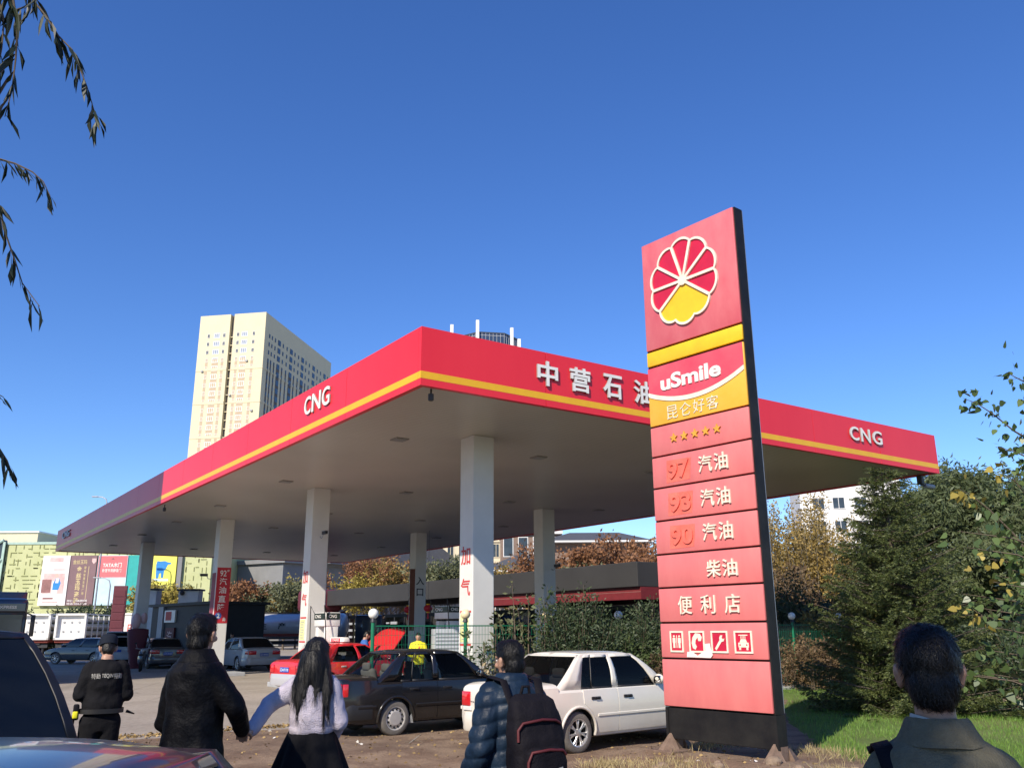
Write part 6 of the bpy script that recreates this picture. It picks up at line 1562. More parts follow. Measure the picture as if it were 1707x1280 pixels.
for k in range(5): 
    b = MB(); b.box((0, -.14, 4.9 - .62 * k), (.9, .04, .54), "deep_red", bev=.01); b.build("panel", t2)

# ---------------------------------------------------------------- lorries
mat("tank_steel", (0.62, 0.63, 0.64), 0.3, metal=0.35, var=0.05); mat("chassis_red", (0.24, 0.045, 0.03), 0.7); mat("tube_silver", (0.48, 0.48, 0.47), 0.35, metal=0.5, var=0.08)
def lorry_wheels(par, spots, r=.5, w=.3):
    first = None
    for x, y in spots:
        e = bpy.data.objects.new("wheel", None); col.objects.link(e); e.parent = par; e.location = (x, y, r); e.rotation_euler = (R(90 if y < 0 else -90), 0, 0)
        if first is None:
            a = MB(); a.lathe([(r * .6, -w / 2), (r * .95, -w / 2), (r, -w / 2 + .04), (r, w / 2 - .04), (r * .95, w / 2), (r * .6, w / 2)], "rubber", 24); c = MB(); c.lathe([(r * .6, w / 2 - .02), (r * .5, w / 2 - .1), (.16, w / 2 - .1), (.14, w / 2 + .02), (0, w / 2 + .02)], "grey_paint", 20)
            first = (a.build("tyre", e, 40), c.build("rim", e, 40))
        else:
            for o in first: q = o.copy(); col.objects.link(q); q.parent = e
tk = empty("tanker_lorry", (-21.6, 66, GZ), 0, "silver tanker lorry with black lettering, parked beyond the red price banner", "lorry")
b = MB(); Q = Matrix.Translation((0, 0, 2.15)) @ Matrix.Rotation(R(90), 4, 'Y')
b.loft([[(rx * math.cos(a), ry * math.sin(a), x) for a in [2 * math.pi * k / 32 for k in range(32)]] for x, rx, ry in ((0, .5, .7), (.12, .78, 1.0), (.3, .9, 1.15), (9.2, .9, 1.15), (9.4, .78, 1.0), (9.5, .5, .7))], "tank_steel", Q); b.build("tank", tk, 40)
b = MB(); b.box((4.7, -1.16, 1.55), (8.6, .02, .2), "chassis_red"); b.build("stripe", tk)
b = MB(); [b.text(ch, .7 + 1.35 * k, 1.25 + 1.35 * k, 1.95, 2.4, "letter_black", Matrix.Translation((0, -1.175, 0)) @ TR, .01, .015) for k, ch in enumerate("安全生产")]; b.build("lettering", tk)
b = MB(); b.box((4.7, 0, 1.02), (9.4, 1.0, .25), "dark_metal"); b.box((4.7, 0, 3.1), (7.5, .5, .06), "dark_metal"); b.box((2.2, -1.0, .75), (1.4, .5, .45), "dark_metal"); b.build("chassis", tk)
b = MB(); b.box((11.2, 0, 1.75), (1.9, 2.3, 2.3), "paint_navy", bev=.12); b.box((12.16, 0, 2.2), (.03, 2.0, .9), "window_dark"); b.box((11.3, -1.16, 2.2), (1.0, .03, .7), "window_dark"); b.build("cab", tk, 40)
lorry_wheels(tk, [(x, y) for x in (1.2, 2.4, 6.8, 8.0, 11.3) for y in (-1.0, 1.0)])
for k, (px_, lb) in enumerate(((54, "white gas tube trailer, leftmost of the row, half behind the blue lorry"), (114, "white gas tube trailer with an open riveted end panel, middle of the row"), (207, "white gas tube trailer with red lettering on its end panel"))):
    x = (px_ - 853) / 1513 * 76
    t = empty("tube_trailer", (x, 76, GZ), R(8) if k < 2 else R(-4), lb, "trailer", "gas tube trailers below the mall")
    b = MB()
    for sx in (-1, 1): b.box((sx * 1.14, 0, 2.3), (.16, .4, 2.1), "white_paint")
    for z in (1.32, 3.28): b.box((0, 0, z), (2.44, .4, .16), "white_paint")
    b.box((0, .16, 2.3), (2.1, .06, 1.8), "white_paint")
    for i in range(3):
        for j in range(2): b.lathe([(.09, 0), (.09, .05), (0, .06)], "grey_paint", 10, Matrix.Translation((-.6 + .6 * i, .13, 1.9 + .75 * j)) @ Matrix.Rotation(R(90), 4, 'X'))
    b.build("end_panel", t)
    if k == 2:
        b = MB(); b.box((.0, -.21, 2.3), (2.1, .02, 1.7), "white_paint"); b.text("高", -.75, -.1, 1.75, 2.45, "letter_red", Matrix.Translation((0, -.222, 0)) @ TR, .01, .02); b.text("压", .15, .8, 1.75, 2.45, "letter_red", Matrix.Translation((0, -.222, 0)) @ TR, .01, .02); b.build("lettering_board", t)
    tb0 = MB(); tb0.lathe([(0, 0), (.15, .08), (.25, .3), (.255, .4), (.255, 6.6), (.15, 6.9), (0, 6.95)], "tube_silver", 16, Matrix.Rotation(R(-90), 4, 'X')); tb = tb0.build("gas_tube", t, 40); first = True
    for i in range(4):
        for j in range(3):
            o = tb if first else tb.copy()
            if not first: col.objects.link(o)
            first = False; o.parent = t; o.location = (-.82 + .55 * i, .3, 1.72 + .58 * j)
    b = MB()
    for y in (1.8, 3.3, 4.8, 6.3): b.box((-1.16, y, 2.3), (.08, .08, 2.0), "white_paint"); b.box((1.16, y, 2.3), (.08, .08, 2.0), "white_paint")
    for sx in (-1, 1): b.box((sx * 1.16, 3.6, 3.3), (.1, 7, .1), "white_paint"); b.box((sx * 1.16, 3.6, 2.3), (.05, 7, .05), "white_paint")
    b.build("side_frame", t)
    b = MB(); b.box((0, 3.6, 1.12), (2.3, 7.2, .22), "chassis_red"); b.box((0, 3.6, .95), (1.0, 7.0, .2), "dark_metal"); b.box((0, .25, .75), (2.2, .1, .3), "dark_metal"); b.build("chassis", t)
    e = empty("axle_group", (0, 0, 0)); e.name = "running_gear"; e.parent = t
    for yy in (4.2, 5.5):
        for sx in (-1, 1):
            b = MB(); b.lathe([(.1, -.15), (.48, -.15), (.5, -.1), (.5, .1), (.48, .15), (.1, .15)], "rubber", 20, Matrix.Translation((sx * .95, yy, .5)) @ Matrix.Rotation(R(90), 4, 'Y')); b.build("wheel", t, 40)
    bpy.data.objects.remove(e)
    b = MB(); b.tube([(-.7, .4, .0), (-.7, .4, 1.0)], .08, "dark_metal"); b.tube([(.7, .4, .0), (.7, .4, 1.0)], .08, "dark_metal"); b.build("landing_leg", t)
bt = empty("blue_lorry", (-18.4, 31.7, GZ), R(31), "dark blue lorry cab behind the dark van at the photo's left edge", "lorry")
b = MB(); b.box((0, 1.0, 1.75), (2.35, 2.0, 2.5), "paint_navy", bev=.15); b.box((0, 5.5, 2.0), (2.4, 6.5, 2.6), "paint_char", bev=.03); b.build("cab", bt, 40)
b = MB(); b.box((0, -.02, 2.05), (2.1, .06, .8), "window_dark", bev=.02); b.build("windscreen", bt)
b = MB(); b.box((0, -.1, 2.68), (2.2, .3, .3), "paint_navy", bev=.03); b.text("EXPRESS", .2, .8, 2.63, 2.73, "grey_paint", Matrix.Translation((0, -.255, 0)) @ TR, .005, .01); b.build("visor", bt)
for s in (-1, 1):
    b = MB(); b.box((s * 1.38, .1, 2.05), (.14, .2, .75), "plastic_black", bev=.03); b.tube([(s * 1.15, .3, 2.5), (s * 1.36, .1, 2.4)], .025, "plastic_black"); b.build("mirror", bt, 40)
lorry_wheels(bt, [(x, y) for y in (1.0, 7.0) for x in (-1.0, 1.0)])
for o in kids(bt):
    if o.name.startswith("wheel"): o.rotation_euler = (0, R(90 if o.location.x > 0 else -90), 0)

# scooter and street lamps
sc = empty("scooter", (-17.9, 44.0, GZ), R(20), "dark motor scooter parked behind the dark grey saloon", "scooter")
for y in (-.62, .62):
    b = MB(); b.lathe([(.12, -.05), (.27, -.05), (.29, 0), (.27, .05), (.12, .05)], "rubber", 24, Matrix.Translation((0, y, .29)) @ Matrix.Rotation(R(90), 4, 'Y')); b.lathe([(.13, -.03), (.13, .03), (0, .04)], "grey_paint", 16, Matrix.Translation((0, y, .29)) @ Matrix.Rotation(R(90), 4, 'Y')); b.build("wheel", sc, 40)
b = MB(); b.loft([ering(z, rx, ry, 0, cy, 14) for z, rx, ry, cy in ((.35, .12, .35, -.45), (.55, .17, .42, -.45), (.72, .15, .40, -.42))], "paint_char"); b.box((0, .1, .35), (.24, .5, .06), "plastic_black"); b.box((0, .45, .65), (.3, .08, .6), "paint_char", bev=.03, rot=Matrix.Rotation(R(-15), 3, 'X')); b.build("body", sc, 40)
b = MB(); b.box((0, -.42, .77), (.24, .7, .1), "plastic_black", bev=.04); b.build("seat", sc, 40)
b = MB(); b.tube([(0, .62, .3), (0, .42, 1.0)], .03, "steel_grey"); b.tube([(-.32, .34, 1.05), (0, .42, 1.0), (.32, .34, 1.05)], .018, "steel_grey"); b.tube([(-.25, .36, 1.05), (-.32, .36, 1.25)], .008, "steel_grey"); b.tube([(.25, .36, 1.05), (.32, .36, 1.25)], .008, "steel_grey"); b.ball((-.33, .36, 1.28), (.06, .02, .04), "plastic_black"); b.ball((.33, .36, 1.28), (.06, .02, .04), "plastic_black"); b.ball((0, .47, .95), (.09, .07, .09), "lamp_clear"); b.build("handlebar", sc, 50)
for px_, Y, zt_, lb in ((172, 88, 7.0, "thin curved street lamp in front of the sky-blue poster"), (150, 96, 16.2, "tall street lamp whose arm shows above the canopy's far left edge")):
    t = empty("street_lamp", ((px_ - 853) / 1513 * Y, Y, GZ), 0, lb, "street lamp", "street lamps at the left")
    b = MB(); b.tube([(0, 0, 0), (0, 0, zt_ - .8), (-.15, 0, zt_ - .3), (-.6, 0, zt_ - .05), (-1.1, 0, zt_)], [.11, .07, .06, .055, .05], "steel_grey", 8); b.build("pole", t, 50)
    b = MB(); b.box((-1.4, 0, zt_), (.7, .25, .12), "grey_paint", bev=.03); b.build("lamp_head", t)
# crossed twigs on the earth by the black car
tg_ = MB(); tg_.tube([(-.14, .02, .02), (.05, 0, .05), (.16, -.03, .02)], [.008, .009, .005], "twig", 6); tg_.tube([(-.06, -.1, .02), (.02, .02, .07), (.1, .12, .13)], [.006, .008, .004], "pale_bark", 6)
tg_o = tg_.build("fallen_twigs", None, 50, (-1.62, 15.1, GZ + .05)); tag(tg_o, "crossed dry twigs lying on the earth in front of the black saloon", "twigs")
# ---------------------------------------------------------------- plants
mat("leaf_green", (0.035, 0.06, 0.018), 0.55, c2=(0.085, 0.12, 0.035), island=.8, transl=.22)
mat("leaf_dark", (0.012, 0.028, 0.012), 0.55, c2=(0.035, 0.06, 0.022), island=.8, transl=.15)
mat("leaf_bush", (0.022, 0.042, 0.018), 0.55, c2=(0.075, 0.105, 0.045), island=.8, transl=.2)
mat("leaf_grey", (0.07, 0.085, 0.04), 0.6, c2=(0.18, 0.19, 0.09), island=.8, transl=.2)
mat("leaf_olive", (0.06, 0.085, 0.035), 0.6, c2=(0.125, 0.155, 0.06), island=.8, transl=.22)
mat("leaf_yellow", (0.24, 0.19, 0.03), 0.6, c2=(0.42, 0.34, 0.07), island=.8, transl=.25)
mat("leaf_ochre", (0.13, 0.10, 0.03), 0.6, c2=(0.42, 0.29, 0.08), island=.8, transl=.22)
mat("leaf_rust", (0.15, 0.065, 0.03), 0.65, c2=(0.32, 0.15, 0.06), island=.8, transl=.2)
mat("leaf_brown", (0.085, 0.055, 0.03), 0.7, c2=(0.19, 0.125, 0.06), island=.8, transl=.15)
mat("leaf_willow", (0.008, 0.016, 0.008), 0.5, c2=(0.022, 0.034, 0.014), island=.8, transl=.12)
mat("leaf_poplar", (0.045, 0.085, 0.025), 0.4, c2=(0.13, 0.19, 0.055), island=.8, transl=.25)
mat("needle", (0.020, 0.042, 0.014), 0.55, c2=(0.15, 0.175, 0.05), island=.75, transl=.06)
mat("reed_straw", (0.26, 0.20, 0.11), 0.8, c2=(0.42, 0.34, 0.20), island=.8, transl=.15)
mat("grass_blade", (0.085, 0.19, 0.024), 0.6, c2=(0.19, 0.32, 0.05), island=.85, transl=.25)
mat("grass_dry", (0.30, 0.24, 0.11), 0.8, c2=(0.45, 0.37, 0.19), island=.85, transl=.15)
mat("litter_pale", (0.55, 0.52, 0.46), 0.9, c2=(0.75, 0.73, 0.7), island=.8); mat("litter_leaf", (0.14, 0.09, 0.04), 0.8, c2=(0.36, 0.25, 0.10), island=.9)

_CM = cam.matrix_world.copy(); _CMI = _CM.inverted()
def at(px, py, Y):                     # point of the photograph's ray at depth Y
    d = _CM.to_3x3() @ Vector(((px - 853.5) / 1457, (640 - py) / 1457, -1)); return Vector((0, 0, CAM_H)) + d * (Y / d.y)
def in_view(P, margin=0.03):
    """True where world points (n,3) fall inside the picture"""
    A = np.array(_CMI); Q = P @ A[:3, :3].T + A[:3, 3]
    z = -Q[:, 2]; ok = z > .05; zz = np.where(ok, z, 1)
    u = Q[:, 0] / zz * 1457 / 853.5; v = Q[:, 1] / zz * 1457 / 640
    return ok & (np.abs(u) < 1 + margin) & (np.abs(v) < 1 + margin)
def leaf_quads(P, D, size, rs, wide=.45, flat=.5, jitter=.35, fold=.0):
    """one rhombic leaf per point: P (n,3) base, D (n,3) pointing direction"""
    n = len(P); D = D / np.maximum(1e-6, np.linalg.norm(D, axis=1))[:, None]
    Rn = rs.normal(size=(n, 3)); Rn[:, 2] *= flat
    S = np.cross(D, Rn); S /= np.maximum(1e-6, np.linalg.norm(S, axis=1))[:, None]
    L = (size * (1 + jitter * rs.uniform(-1, 1, n)))[:, None]
    V = np.stack([P, P + D * L * .45 + S * L * wide * .5, P + D * L, P + D * L * .45 - S * L * wide * .5], 1).reshape(-1, 3)
    return V, np.arange(4 * n).reshape(n, 4)
def grow(mb, p, d, L, r, depth, rg, out, k=3, spread=.6, up=.12, bark="bark", gnarl=.18):
    """limb that bends and forks; out collects (point, direction) along the finest twigs"""
    pts = [p]; rs = [r]; q = p
    n = 3
    for i in range(n):
        d = (d + Vector((rg.uniform(-1, 1), rg.uniform(-1, 1), rg.uniform(-.6, 1) )) * gnarl + Vector((0, 0, up * .3))).normalized()
        q = q + d * L / n; pts.append(q); rs.append(r * (1 - .42 * (i + 1) / n))
    if r > .004: mb.tube(pts, rs, bark, 6 if r > .03 else 4, cap=False)
    if depth <= 1:
        for a, b in zip(pts, pts[1:]): out.append((a.lerp(b, .5), (b - a).normalized(), L / n))
    if depth > 0:
        for i in range(k):
            a = rg.uniform(0, 2 * math.pi); s = rg.uniform(.55, 1.25) * spread
            x = d.orthogonal().normalized(); y = d.cross(x)
            nd = (d * math.cos(s) + (x * math.cos(a) + y * math.sin(a)) * math.sin(s) + Vector((0, 0, up))).normalized()
            grow(mb, pts[-1] if i < k - 1 else pts[-2], nd, L * rg.uniform(.62, .85), rs[-1] * .72, depth - 1, rg, out, k, spread, up, bark, gnarl)
def tree(name, label, x, y, h, leaf, n, size, seed, cat="tree", group=None, trunk=.32, r=None, depth=4, k=3, spread=.6, up=.15, bark="bark", scat=.32, droop=.25, filt=None, wide=.5, z0=GZ):
    rg = random.Random(seed); rs = np.random.RandomState(seed)
    t = empty(name, (x, y, z0), 0, label, cat, group)
    mb = MB(); out = []; r = r or h * .016
    L0 = h * trunk; q = Vector((0, 0, 0)); lean = Vector((rg.uniform(-.06, .06), rg.uniform(-.06, .06), 1))
    mb.tube([q, q + lean * L0 * .5, q + lean * L0], [r * 1.25, r, r * .9], bark, 10)
    tot = sum(.74 ** i for i in range(depth + 1)); L1 = (h - L0) / tot * 1.12
    for i in range(k + 1):
        a = 2 * math.pi * i / (k + 1) + rg.uniform(-.4, .4); s = rg.uniform(.35, 1.0) * spread
        grow(mb, q + lean * L0 * rg.uniform(.72, 1), Vector((math.cos(a) * math.sin(s), math.sin(a) * math.sin(s), math.cos(s))), L1, r * .62, depth, rg, out, k, spread, up, bark)
    mb.build("trunk", t, 60)
    T = np.array([[*a, *b, l] for a, b, l in out]); idx = rs.randint(0, len(T), n)
    P = T[idx, :3] + T[idx, 3:6] * T[idx, 6:7] * rs.uniform(-.6, .6, (n, 1)) + rs.normal(size=(n, 3)) * T[idx, 6:7] * scat
    D = T[idx, 3:6] * .5 + rs.normal(size=(n, 3)) * .7; D[:, 2] -= droop
    if filt is not None: m_ = filt(P + np.array([x, y, z0])); P, D = P[m_], D[m_]
    V, F = leaf_quads(P, D, size, rs, wide)
    raw_mesh("crown", V, F, leaf, t)
    return t
def sprays(name, label, x, y, h, r, leaf, stems, per, size, seed, cat="shrub", group=None, lean=.35, wide=.42, bark="twig", thick=1.0, taper=.85, bow=.25, side=.12, z0=GZ, flat=(1, 1), low=.06, rz=0):
    """many-stemmed plant: stems fan out from the base and carry short leafy side shoots"""
    rg = random.Random(seed); rs = np.random.RandomState(seed)
    t = empty(name, (x, y, z0), rz, label, cat, group); mb = MB(); Ps = []; Ds = []
    for i in range(stems):
        a = rg.uniform(0, 2 * math.pi); q = math.sqrt(rg.random()); bx, by = r * .75 * q * math.cos(a) * flat[0], r * .75 * q * math.sin(a) * flat[1]
        H = h * rg.uniform(.62, 1.0) * (1 - .35 * q * taper); o = Vector((math.cos(a) * flat[0], math.sin(a) * flat[1], 0)) * lean * q * H + Vector((rg.uniform(-1, 1), rg.uniform(-1, 1), 0)) * .06 * H
        c0, c3 = Vector((bx, by, 0)), Vector((bx, by, H)) + o; c1 = c0 + Vector((0, 0, H * .4)) + o * bow * rg.uniform(0, 1); c2 = c0 + Vector((0, 0, H * .75)) + o * .6
        pts = [c0, c1, c2, c3]; mb.tube(pts, [.012 * h ** .5 * thick, .009 * h ** .5 * thick, .006 * thick, .003 * thick], bark, 4, cap=False)
        tt = rs.uniform(low, 1, per) ** .85; P = np.array([(c0 * (1 - u) ** 3 + c1 * 3 * u * (1 - u) ** 2 + c2 * 3 * u * u * (1 - u) + c3 * u ** 3) for u in tt])
        w = (side * h ** .5 * (1 - .75 * tt) + .02)[:, None]; off = rs.normal(size=(per, 3)) * w; off[:, 2] *= .7
        Ps.append(P + off); D = off * 2 / w * .5 + np.array([0, 0, .55]) + rs.normal(size=(per, 3)) * .45; Ds.append(D)
    mb.build("stem", t)
    V, F = leaf_quads(np.concatenate(Ps), np.concatenate(Ds), size, rs, wide)
    raw_mesh("foliage", V, F, leaf, t)
    return t

# spruce behind the lawn
def spruce(label, x, y, H, Rm, seed, z0, dens=1.0):
    rg = random.Random(seed); rs = np.random.RandomState(seed)
    t = empty("spruce_tree", (x, y, z0), 0, label, "tree"); mb = MB(); tw = []
    mb.tube([(0, 0, 0), (.03, 0, H * .5), (.0, .02, H)], [.13, .075, .012], "bark", 9)
    z = .28
    while z < H - .12:
        f = 1 - z / H; nb = max(5, int((8 + 8 * f) * dens)); a0 = rg.uniform(0, 6.28)
        for i in range(nb):
            a = a0 + 2 * math.pi * i / nb + rg.uniform(-.25, .25); L = Rm * (f ** .80) * rg.uniform(.72, 1.12) + .08
            if z < .8: L *= rg.uniform(.75, 1.0)
            d = Vector((math.cos(a), math.sin(a), 0)); sag = rg.uniform(.10, .30) * L * (1 if f > .25 else .2); rise = .34 * L * (1 - f) + .04 * L
            zz = z + rg.uniform(-.09, .09)
            pt = lambda u: d * L * u + Vector((0, 0, zz + rise * u - sag * math.sin(math.pi * .62 * u) * 1.4 * (1 - .45 * u * u)))
            mb.tube([pt(0), pt(.5), pt(1)], [.018 * (.4 + f), .010, .003], "bark", 4, cap=False)
            m = max(3, int(L / .085)); sd_ = Vector((-d.y, d.x, 0))
            for j in range(m):
                u = (j + .6) / m
                if u < .22 and rg.random() < .6: continue
                tl = (.11 + .26 * L ** .7 * (1 - u) ** .8) * rg.uniform(.7, 1.2)
                for q in (-1, 1):
                    td = (d * rg.uniform(.45, .8) + sd_ * q * rg.uniform(.55, .9) + Vector((0, 0, rg.uniform(-.38, .02)))).normalized(); tw.append((*pt(u), *td, tl))
            tw.append((*pt(.86), *((d + Vector((0, 0, .15))).normalized()), .22))
        z += .155 * rg.uniform(.8, 1.2)
    mb.build("trunk", t, 60)
    T = np.array(tw); per = 34
    k = np.repeat(np.arange(len(T)), per); u = rs.uniform(.0, 1, len(k)); B = T[k, :3] + T[k, 3:6] * (T[k, 6] * u)[:, None]; B[:, 2] -= .12 * T[k, 6] * u * u
    S = rs.normal(size=(len(k), 3)); S -= (S * T[k, 3:6]).sum(1)[:, None] * T[k, 3:6]; S /= np.linalg.norm(S, axis=1)[:, None]; S[:, 2] = S[:, 2] * .8 + .15
    V, F = leaf_quads(B, T[k, 3:6] * .85 + S * .6, .062, rs, .21, 1, .3)
    raw_mesh("crown", V, F, "needle", t); return t
LZ0 = GZ + .07
spruce("dense dark spruce tree on the lawn right of the totem sign", 8.35, 19.6, 5.2, 2.4, 5, LZ0)
tree("willow_tree", "big grey-green leafy tree with a rounded top behind the spruce", 20.0, 38, 7.9, "leaf_olive", 60000, .24, 11, trunk=.22, depth=4, k=4, spread=.72, scat=.5, droop=.5, wide=.28)
tree("bushy_tree", "bushy dark green tree filling the right edge behind the dark-haired man", 14.4, 24.5, 4.9, "leaf_olive", 46000, .15, 31, trunk=.12, depth=4, k=4, spread=.85, scat=.5, wide=.35)
sprays("shrub", "dark tangled shrub low at the photo's right edge", 10.9, 18.2, 2.3, 1.5, "leaf_bush", 60, 170, .085, 41, z0=LZ0)
sprays("shrub", "brownish low shrub between the sign and the spruce's foot", 8.7, 27.5, 1.7, 1.5, "leaf_brown", 70, 130, .10, 42, z0=LZ0)
sprays("shrub", "dark bare-looking shrub right of the totem's black edge", 10.5, 34.0, 4.2, 1.8, "leaf_bush", 60, 160, .13, 43)
for k, (px_, Y, h, r, lf, lb) in enumerate(((1520, 44, 6.0, 2.8, "leaf_olive", "dense leafy thicket behind the spruce's right side"), (1600, 30, 4.4, 2.4, "leaf_bush", "dark thicket below the big rounded tree"), (1665, 33, 5.4, 2.6, "leaf_olive", "olive thicket behind the poplar twigs"), (1740, 31, 5.4, 2.6, "leaf_bush", "dark thicket at the photo's far right edge"), (1470, 36, 4.2, 2.2, "leaf_bush", "dark thicket behind the spruce's left side"), (1690, 48, 7.6, 3.6, "leaf_grey", "grey-green thicket behind the poplar twigs, tallest of them"), (1560, 25, 2.6, 1.8, "leaf_bush", "low dark thicket right of the spruce's foot"), (1430, 31, 3.0, 1.8, "leaf_ochre", "ochre thicket left of the spruce"))):
    sprays("thicket", lb, (px_ - 853) / 1513 * Y, Y, h, r, lf, 90, 210, .10 + .0022 * Y, 180 + k, group="thickets behind the lawn", lean=.25, side=.2)
for k, (px_, Y, zt_, lb) in enumerate(((1560, 85, 8.6, "far grey-green tree behind the thickets, left one"), (1660, 90, 9.0, "far grey-green tree behind the thickets, right one"), (1460, 80, 7.4, "far tree hidden behind the spruce"), (1760, 85, 9.0, "far tree beyond the photo's right edge"))):
    tree("distant_tree", lb, (px_ - 853) / 1513 * Y, Y, zt_, "leaf_grey", 9000, .42, 190 + k, group="far trees at the right", trunk=.1, depth=3, k=4, spread=.85, scat=.5)
# six upright yellowing poplars
for k, (px_, Y, zt_, lf, lb) in enumerate(((1292, 50, 9.4, "leaf_ochre", "greenish-ochre upright poplar just right of the totem"), (1322, 53, 10.2, "leaf_ochre", "ochre upright poplar, second from the totem"), (1350, 48, 8.6, "leaf_ochre", "ochre-green poplar left of the white flats"),
        (1385, 52, 10.6, "leaf_ochre", "tallest ochre poplar in front of the white flats"), (1412, 47, 8.2, "leaf_ochre", "short ochre poplar by the spruce's upper left side"), (1335, 41, 5.2, "leaf_brown", "low russet poplar in front of the taller ones"))):
    sprays("poplar_tree", lb, (px_ - 853) / 1513 * Y, Y, zt_, 1.3, lf, 46, 190, .16, 60 + k, cat="tree", group="yellowing poplars right of the sign", lean=.06, side=.10, taper=.5, bark="pale_bark", low=.12, wide=.5)
sprays("shrub", "russet shrub below the poplars right of the sign", 13.5, 38, 3.6, 2.2, "leaf_rust", 60, 150, .13, 71)
# straw reeds
def reeds():
    rs = np.random.RandomState(9); n = 5200
    P = np.stack([rs.uniform(8.3, 11.6, n), rs.uniform(30.3, 32.5, n), np.full(n, GZ)], 1); D = np.stack([rs.normal(0, .13, n), rs.normal(0, .13, n), np.ones(n)], 1)
    V, F = leaf_quads(P, D, 1.55, rs, .016, 1, .35); tag(raw_mesh("reeds", V, F, "reed_straw"), "dry straw-coloured reeds standing right of the sign's edge", "reeds", kind="stuff")
reeds()
# shrubs along the fence
for k, (px_, Y, h, r, lf, lb) in enumerate(((958, 21.6, 2.95, .72, "leaf_bush", "tall dark green shrub against the fence, right of the nearest column"), (1012, 22.6, 2.25, .85, "leaf_bush", "middle shrub of the three in front of the fence, behind the white saloon"), (1078, 23.2, 2.7, .85, "leaf_bush", "pointed dark shrub between the white saloon and the totem sign"), (1102, 22.2, 1.5, .8, "leaf_brown", "low brownish shrub beside the totem's left edge"))):
    sprays("shrub", lb, (px_ - 853) / 1513 * Y, Y, h + .05, r, lf, 95 if h > 2 else 50, 190, .085, 80 + k, group="shrubs by the fence", lean=.2, side=.15)
sprays("shrub", "fresh green shrub by a globe lamp in front of the fence", (1030 - 853) / 1513 * 22.0, 22.0, 1.85, .75, "leaf_green", 40, 150, .085, 90, group="shrubs by the fence")
# tall thin weeds in front of the column
for k, (px_, Y, h, lb) in enumerate(((822, 21.2, 2.6, "thin dry weed stalk in front of the nearest column's lit face"), (858, 21.6, 4.0, "tallest thin weed stalk right of the nearest column"), (880, 21.9, 2.9, "dark weed stalk left of the rear column"), (906, 21.6, 3.35, "weed stalk with a green top in front of the rear column"), (790, 20.6, 2.1, "leafy sapling by the globe lamp at the nearest column"))):
    sprays("weed", lb, (px_ - 853) / 1513 * Y, Y, h, .25, "leaf_grey" if k != 4 and k != 3 else "leaf_green", 4, 40, .13, 95 + k, cat="weed", group="weeds in front of the column", lean=.18, side=.06, low=.35, thick=1.5)
sprays("weed", "low pale dry weeds at the foot of the nearest column", (815 - 853) / 1513 * 20.8, 20.8, 1.2, .8, "reed_straw", 26, 30, .12, 101, cat="weed", group="weeds in front of the column", lean=.4)
# trees behind the shop and on the left
for k, (px_, Y, zt_, lf, nn, lb) in enumerate(((592, 96, 7.0, "leaf_yellow", 6000, "low yellow tree behind the shop, left of the rusty one"), (622, 98, 9.8, "leaf_rust", 7000, "rusty half-bare tree above the shop roof between two columns"), (656, 96, 8.8, "leaf_ochre", 7000, "ochre tree above the shop roof left of the entrance column"), (742, 88, 8.3, "leaf_grey", 8000, "grey-green tree in front of the cream office block"),
        (850, 84, 7.4, "leaf_ochre", 6000, "ochre tree above the shop just right of the nearest column"), (880, 86, 7.0, "leaf_yellow", 5000, "small yellow tree hidden partly by the rear column"), (945, 76, 8.6, "leaf_rust", 8000, "russet tree in front of the brick hall, right of the rear column"), (968, 74, 6.8, "leaf_grey", 6000, "grey-green tree beside the russet one by the brick hall"), (1012, 78, 6.6, "leaf_green", 4000, "small fresh green tree in front of the brick hall"), (1068, 72, 8.8, "leaf_rust", 9000, "large russet tree at the totem's left edge"), (1030, 80, 6.6, "leaf_ochre", 4500, "low ochre tree between the green one and the large russet one"),
        (402, 92, 6.4, "leaf_rust", 6000, "russet tree right of the red price banner"), (440, 94, 5.8, "leaf_ochre", 6000, "ochre tree in front of the grey classical building"), (470, 92, 6.4, "leaf_grey", 6500, "grey-green tree left of the column behind the taxi"), (490, 95, 6.6, "leaf_yellow", 5000, "yellow tree just left of the column behind the taxi"), (262, 88, 6.2, "leaf_yellow", 5000, "golden tree in front of the yellow poster's foot"))):
    tree("autumn_tree", lb, (px_ - 853) / 1513 * Y, Y, zt_, lf, nn, .30, 120 + k, group="autumn trees behind the station", trunk=.16, depth=3, k=4, spread=.7, scat=.42)
for k, (px_, Y, h, r, lb) in enumerate(((10, 84, 4.6, 2.4, "dark shrub behind the blue lorry at the left edge"), (75, 88, 4.2, 2.6, "dark shrub below the white poster"), (112, 90, 5.2, 2.6, "dark bush below the plum poster"), (160, 86, 5.4, 2.6, "dark bush below the sky-blue poster"), (190, 88, 4.6, 2.2, "dark bush behind the small maroon totem"))):
    sprays("shrub", lb, (px_ - 853) / 1513 * Y, Y, h, r, "leaf_dark", 60, 110, .24, 150 + k, group="dark shrubs below the posters", lean=.3)

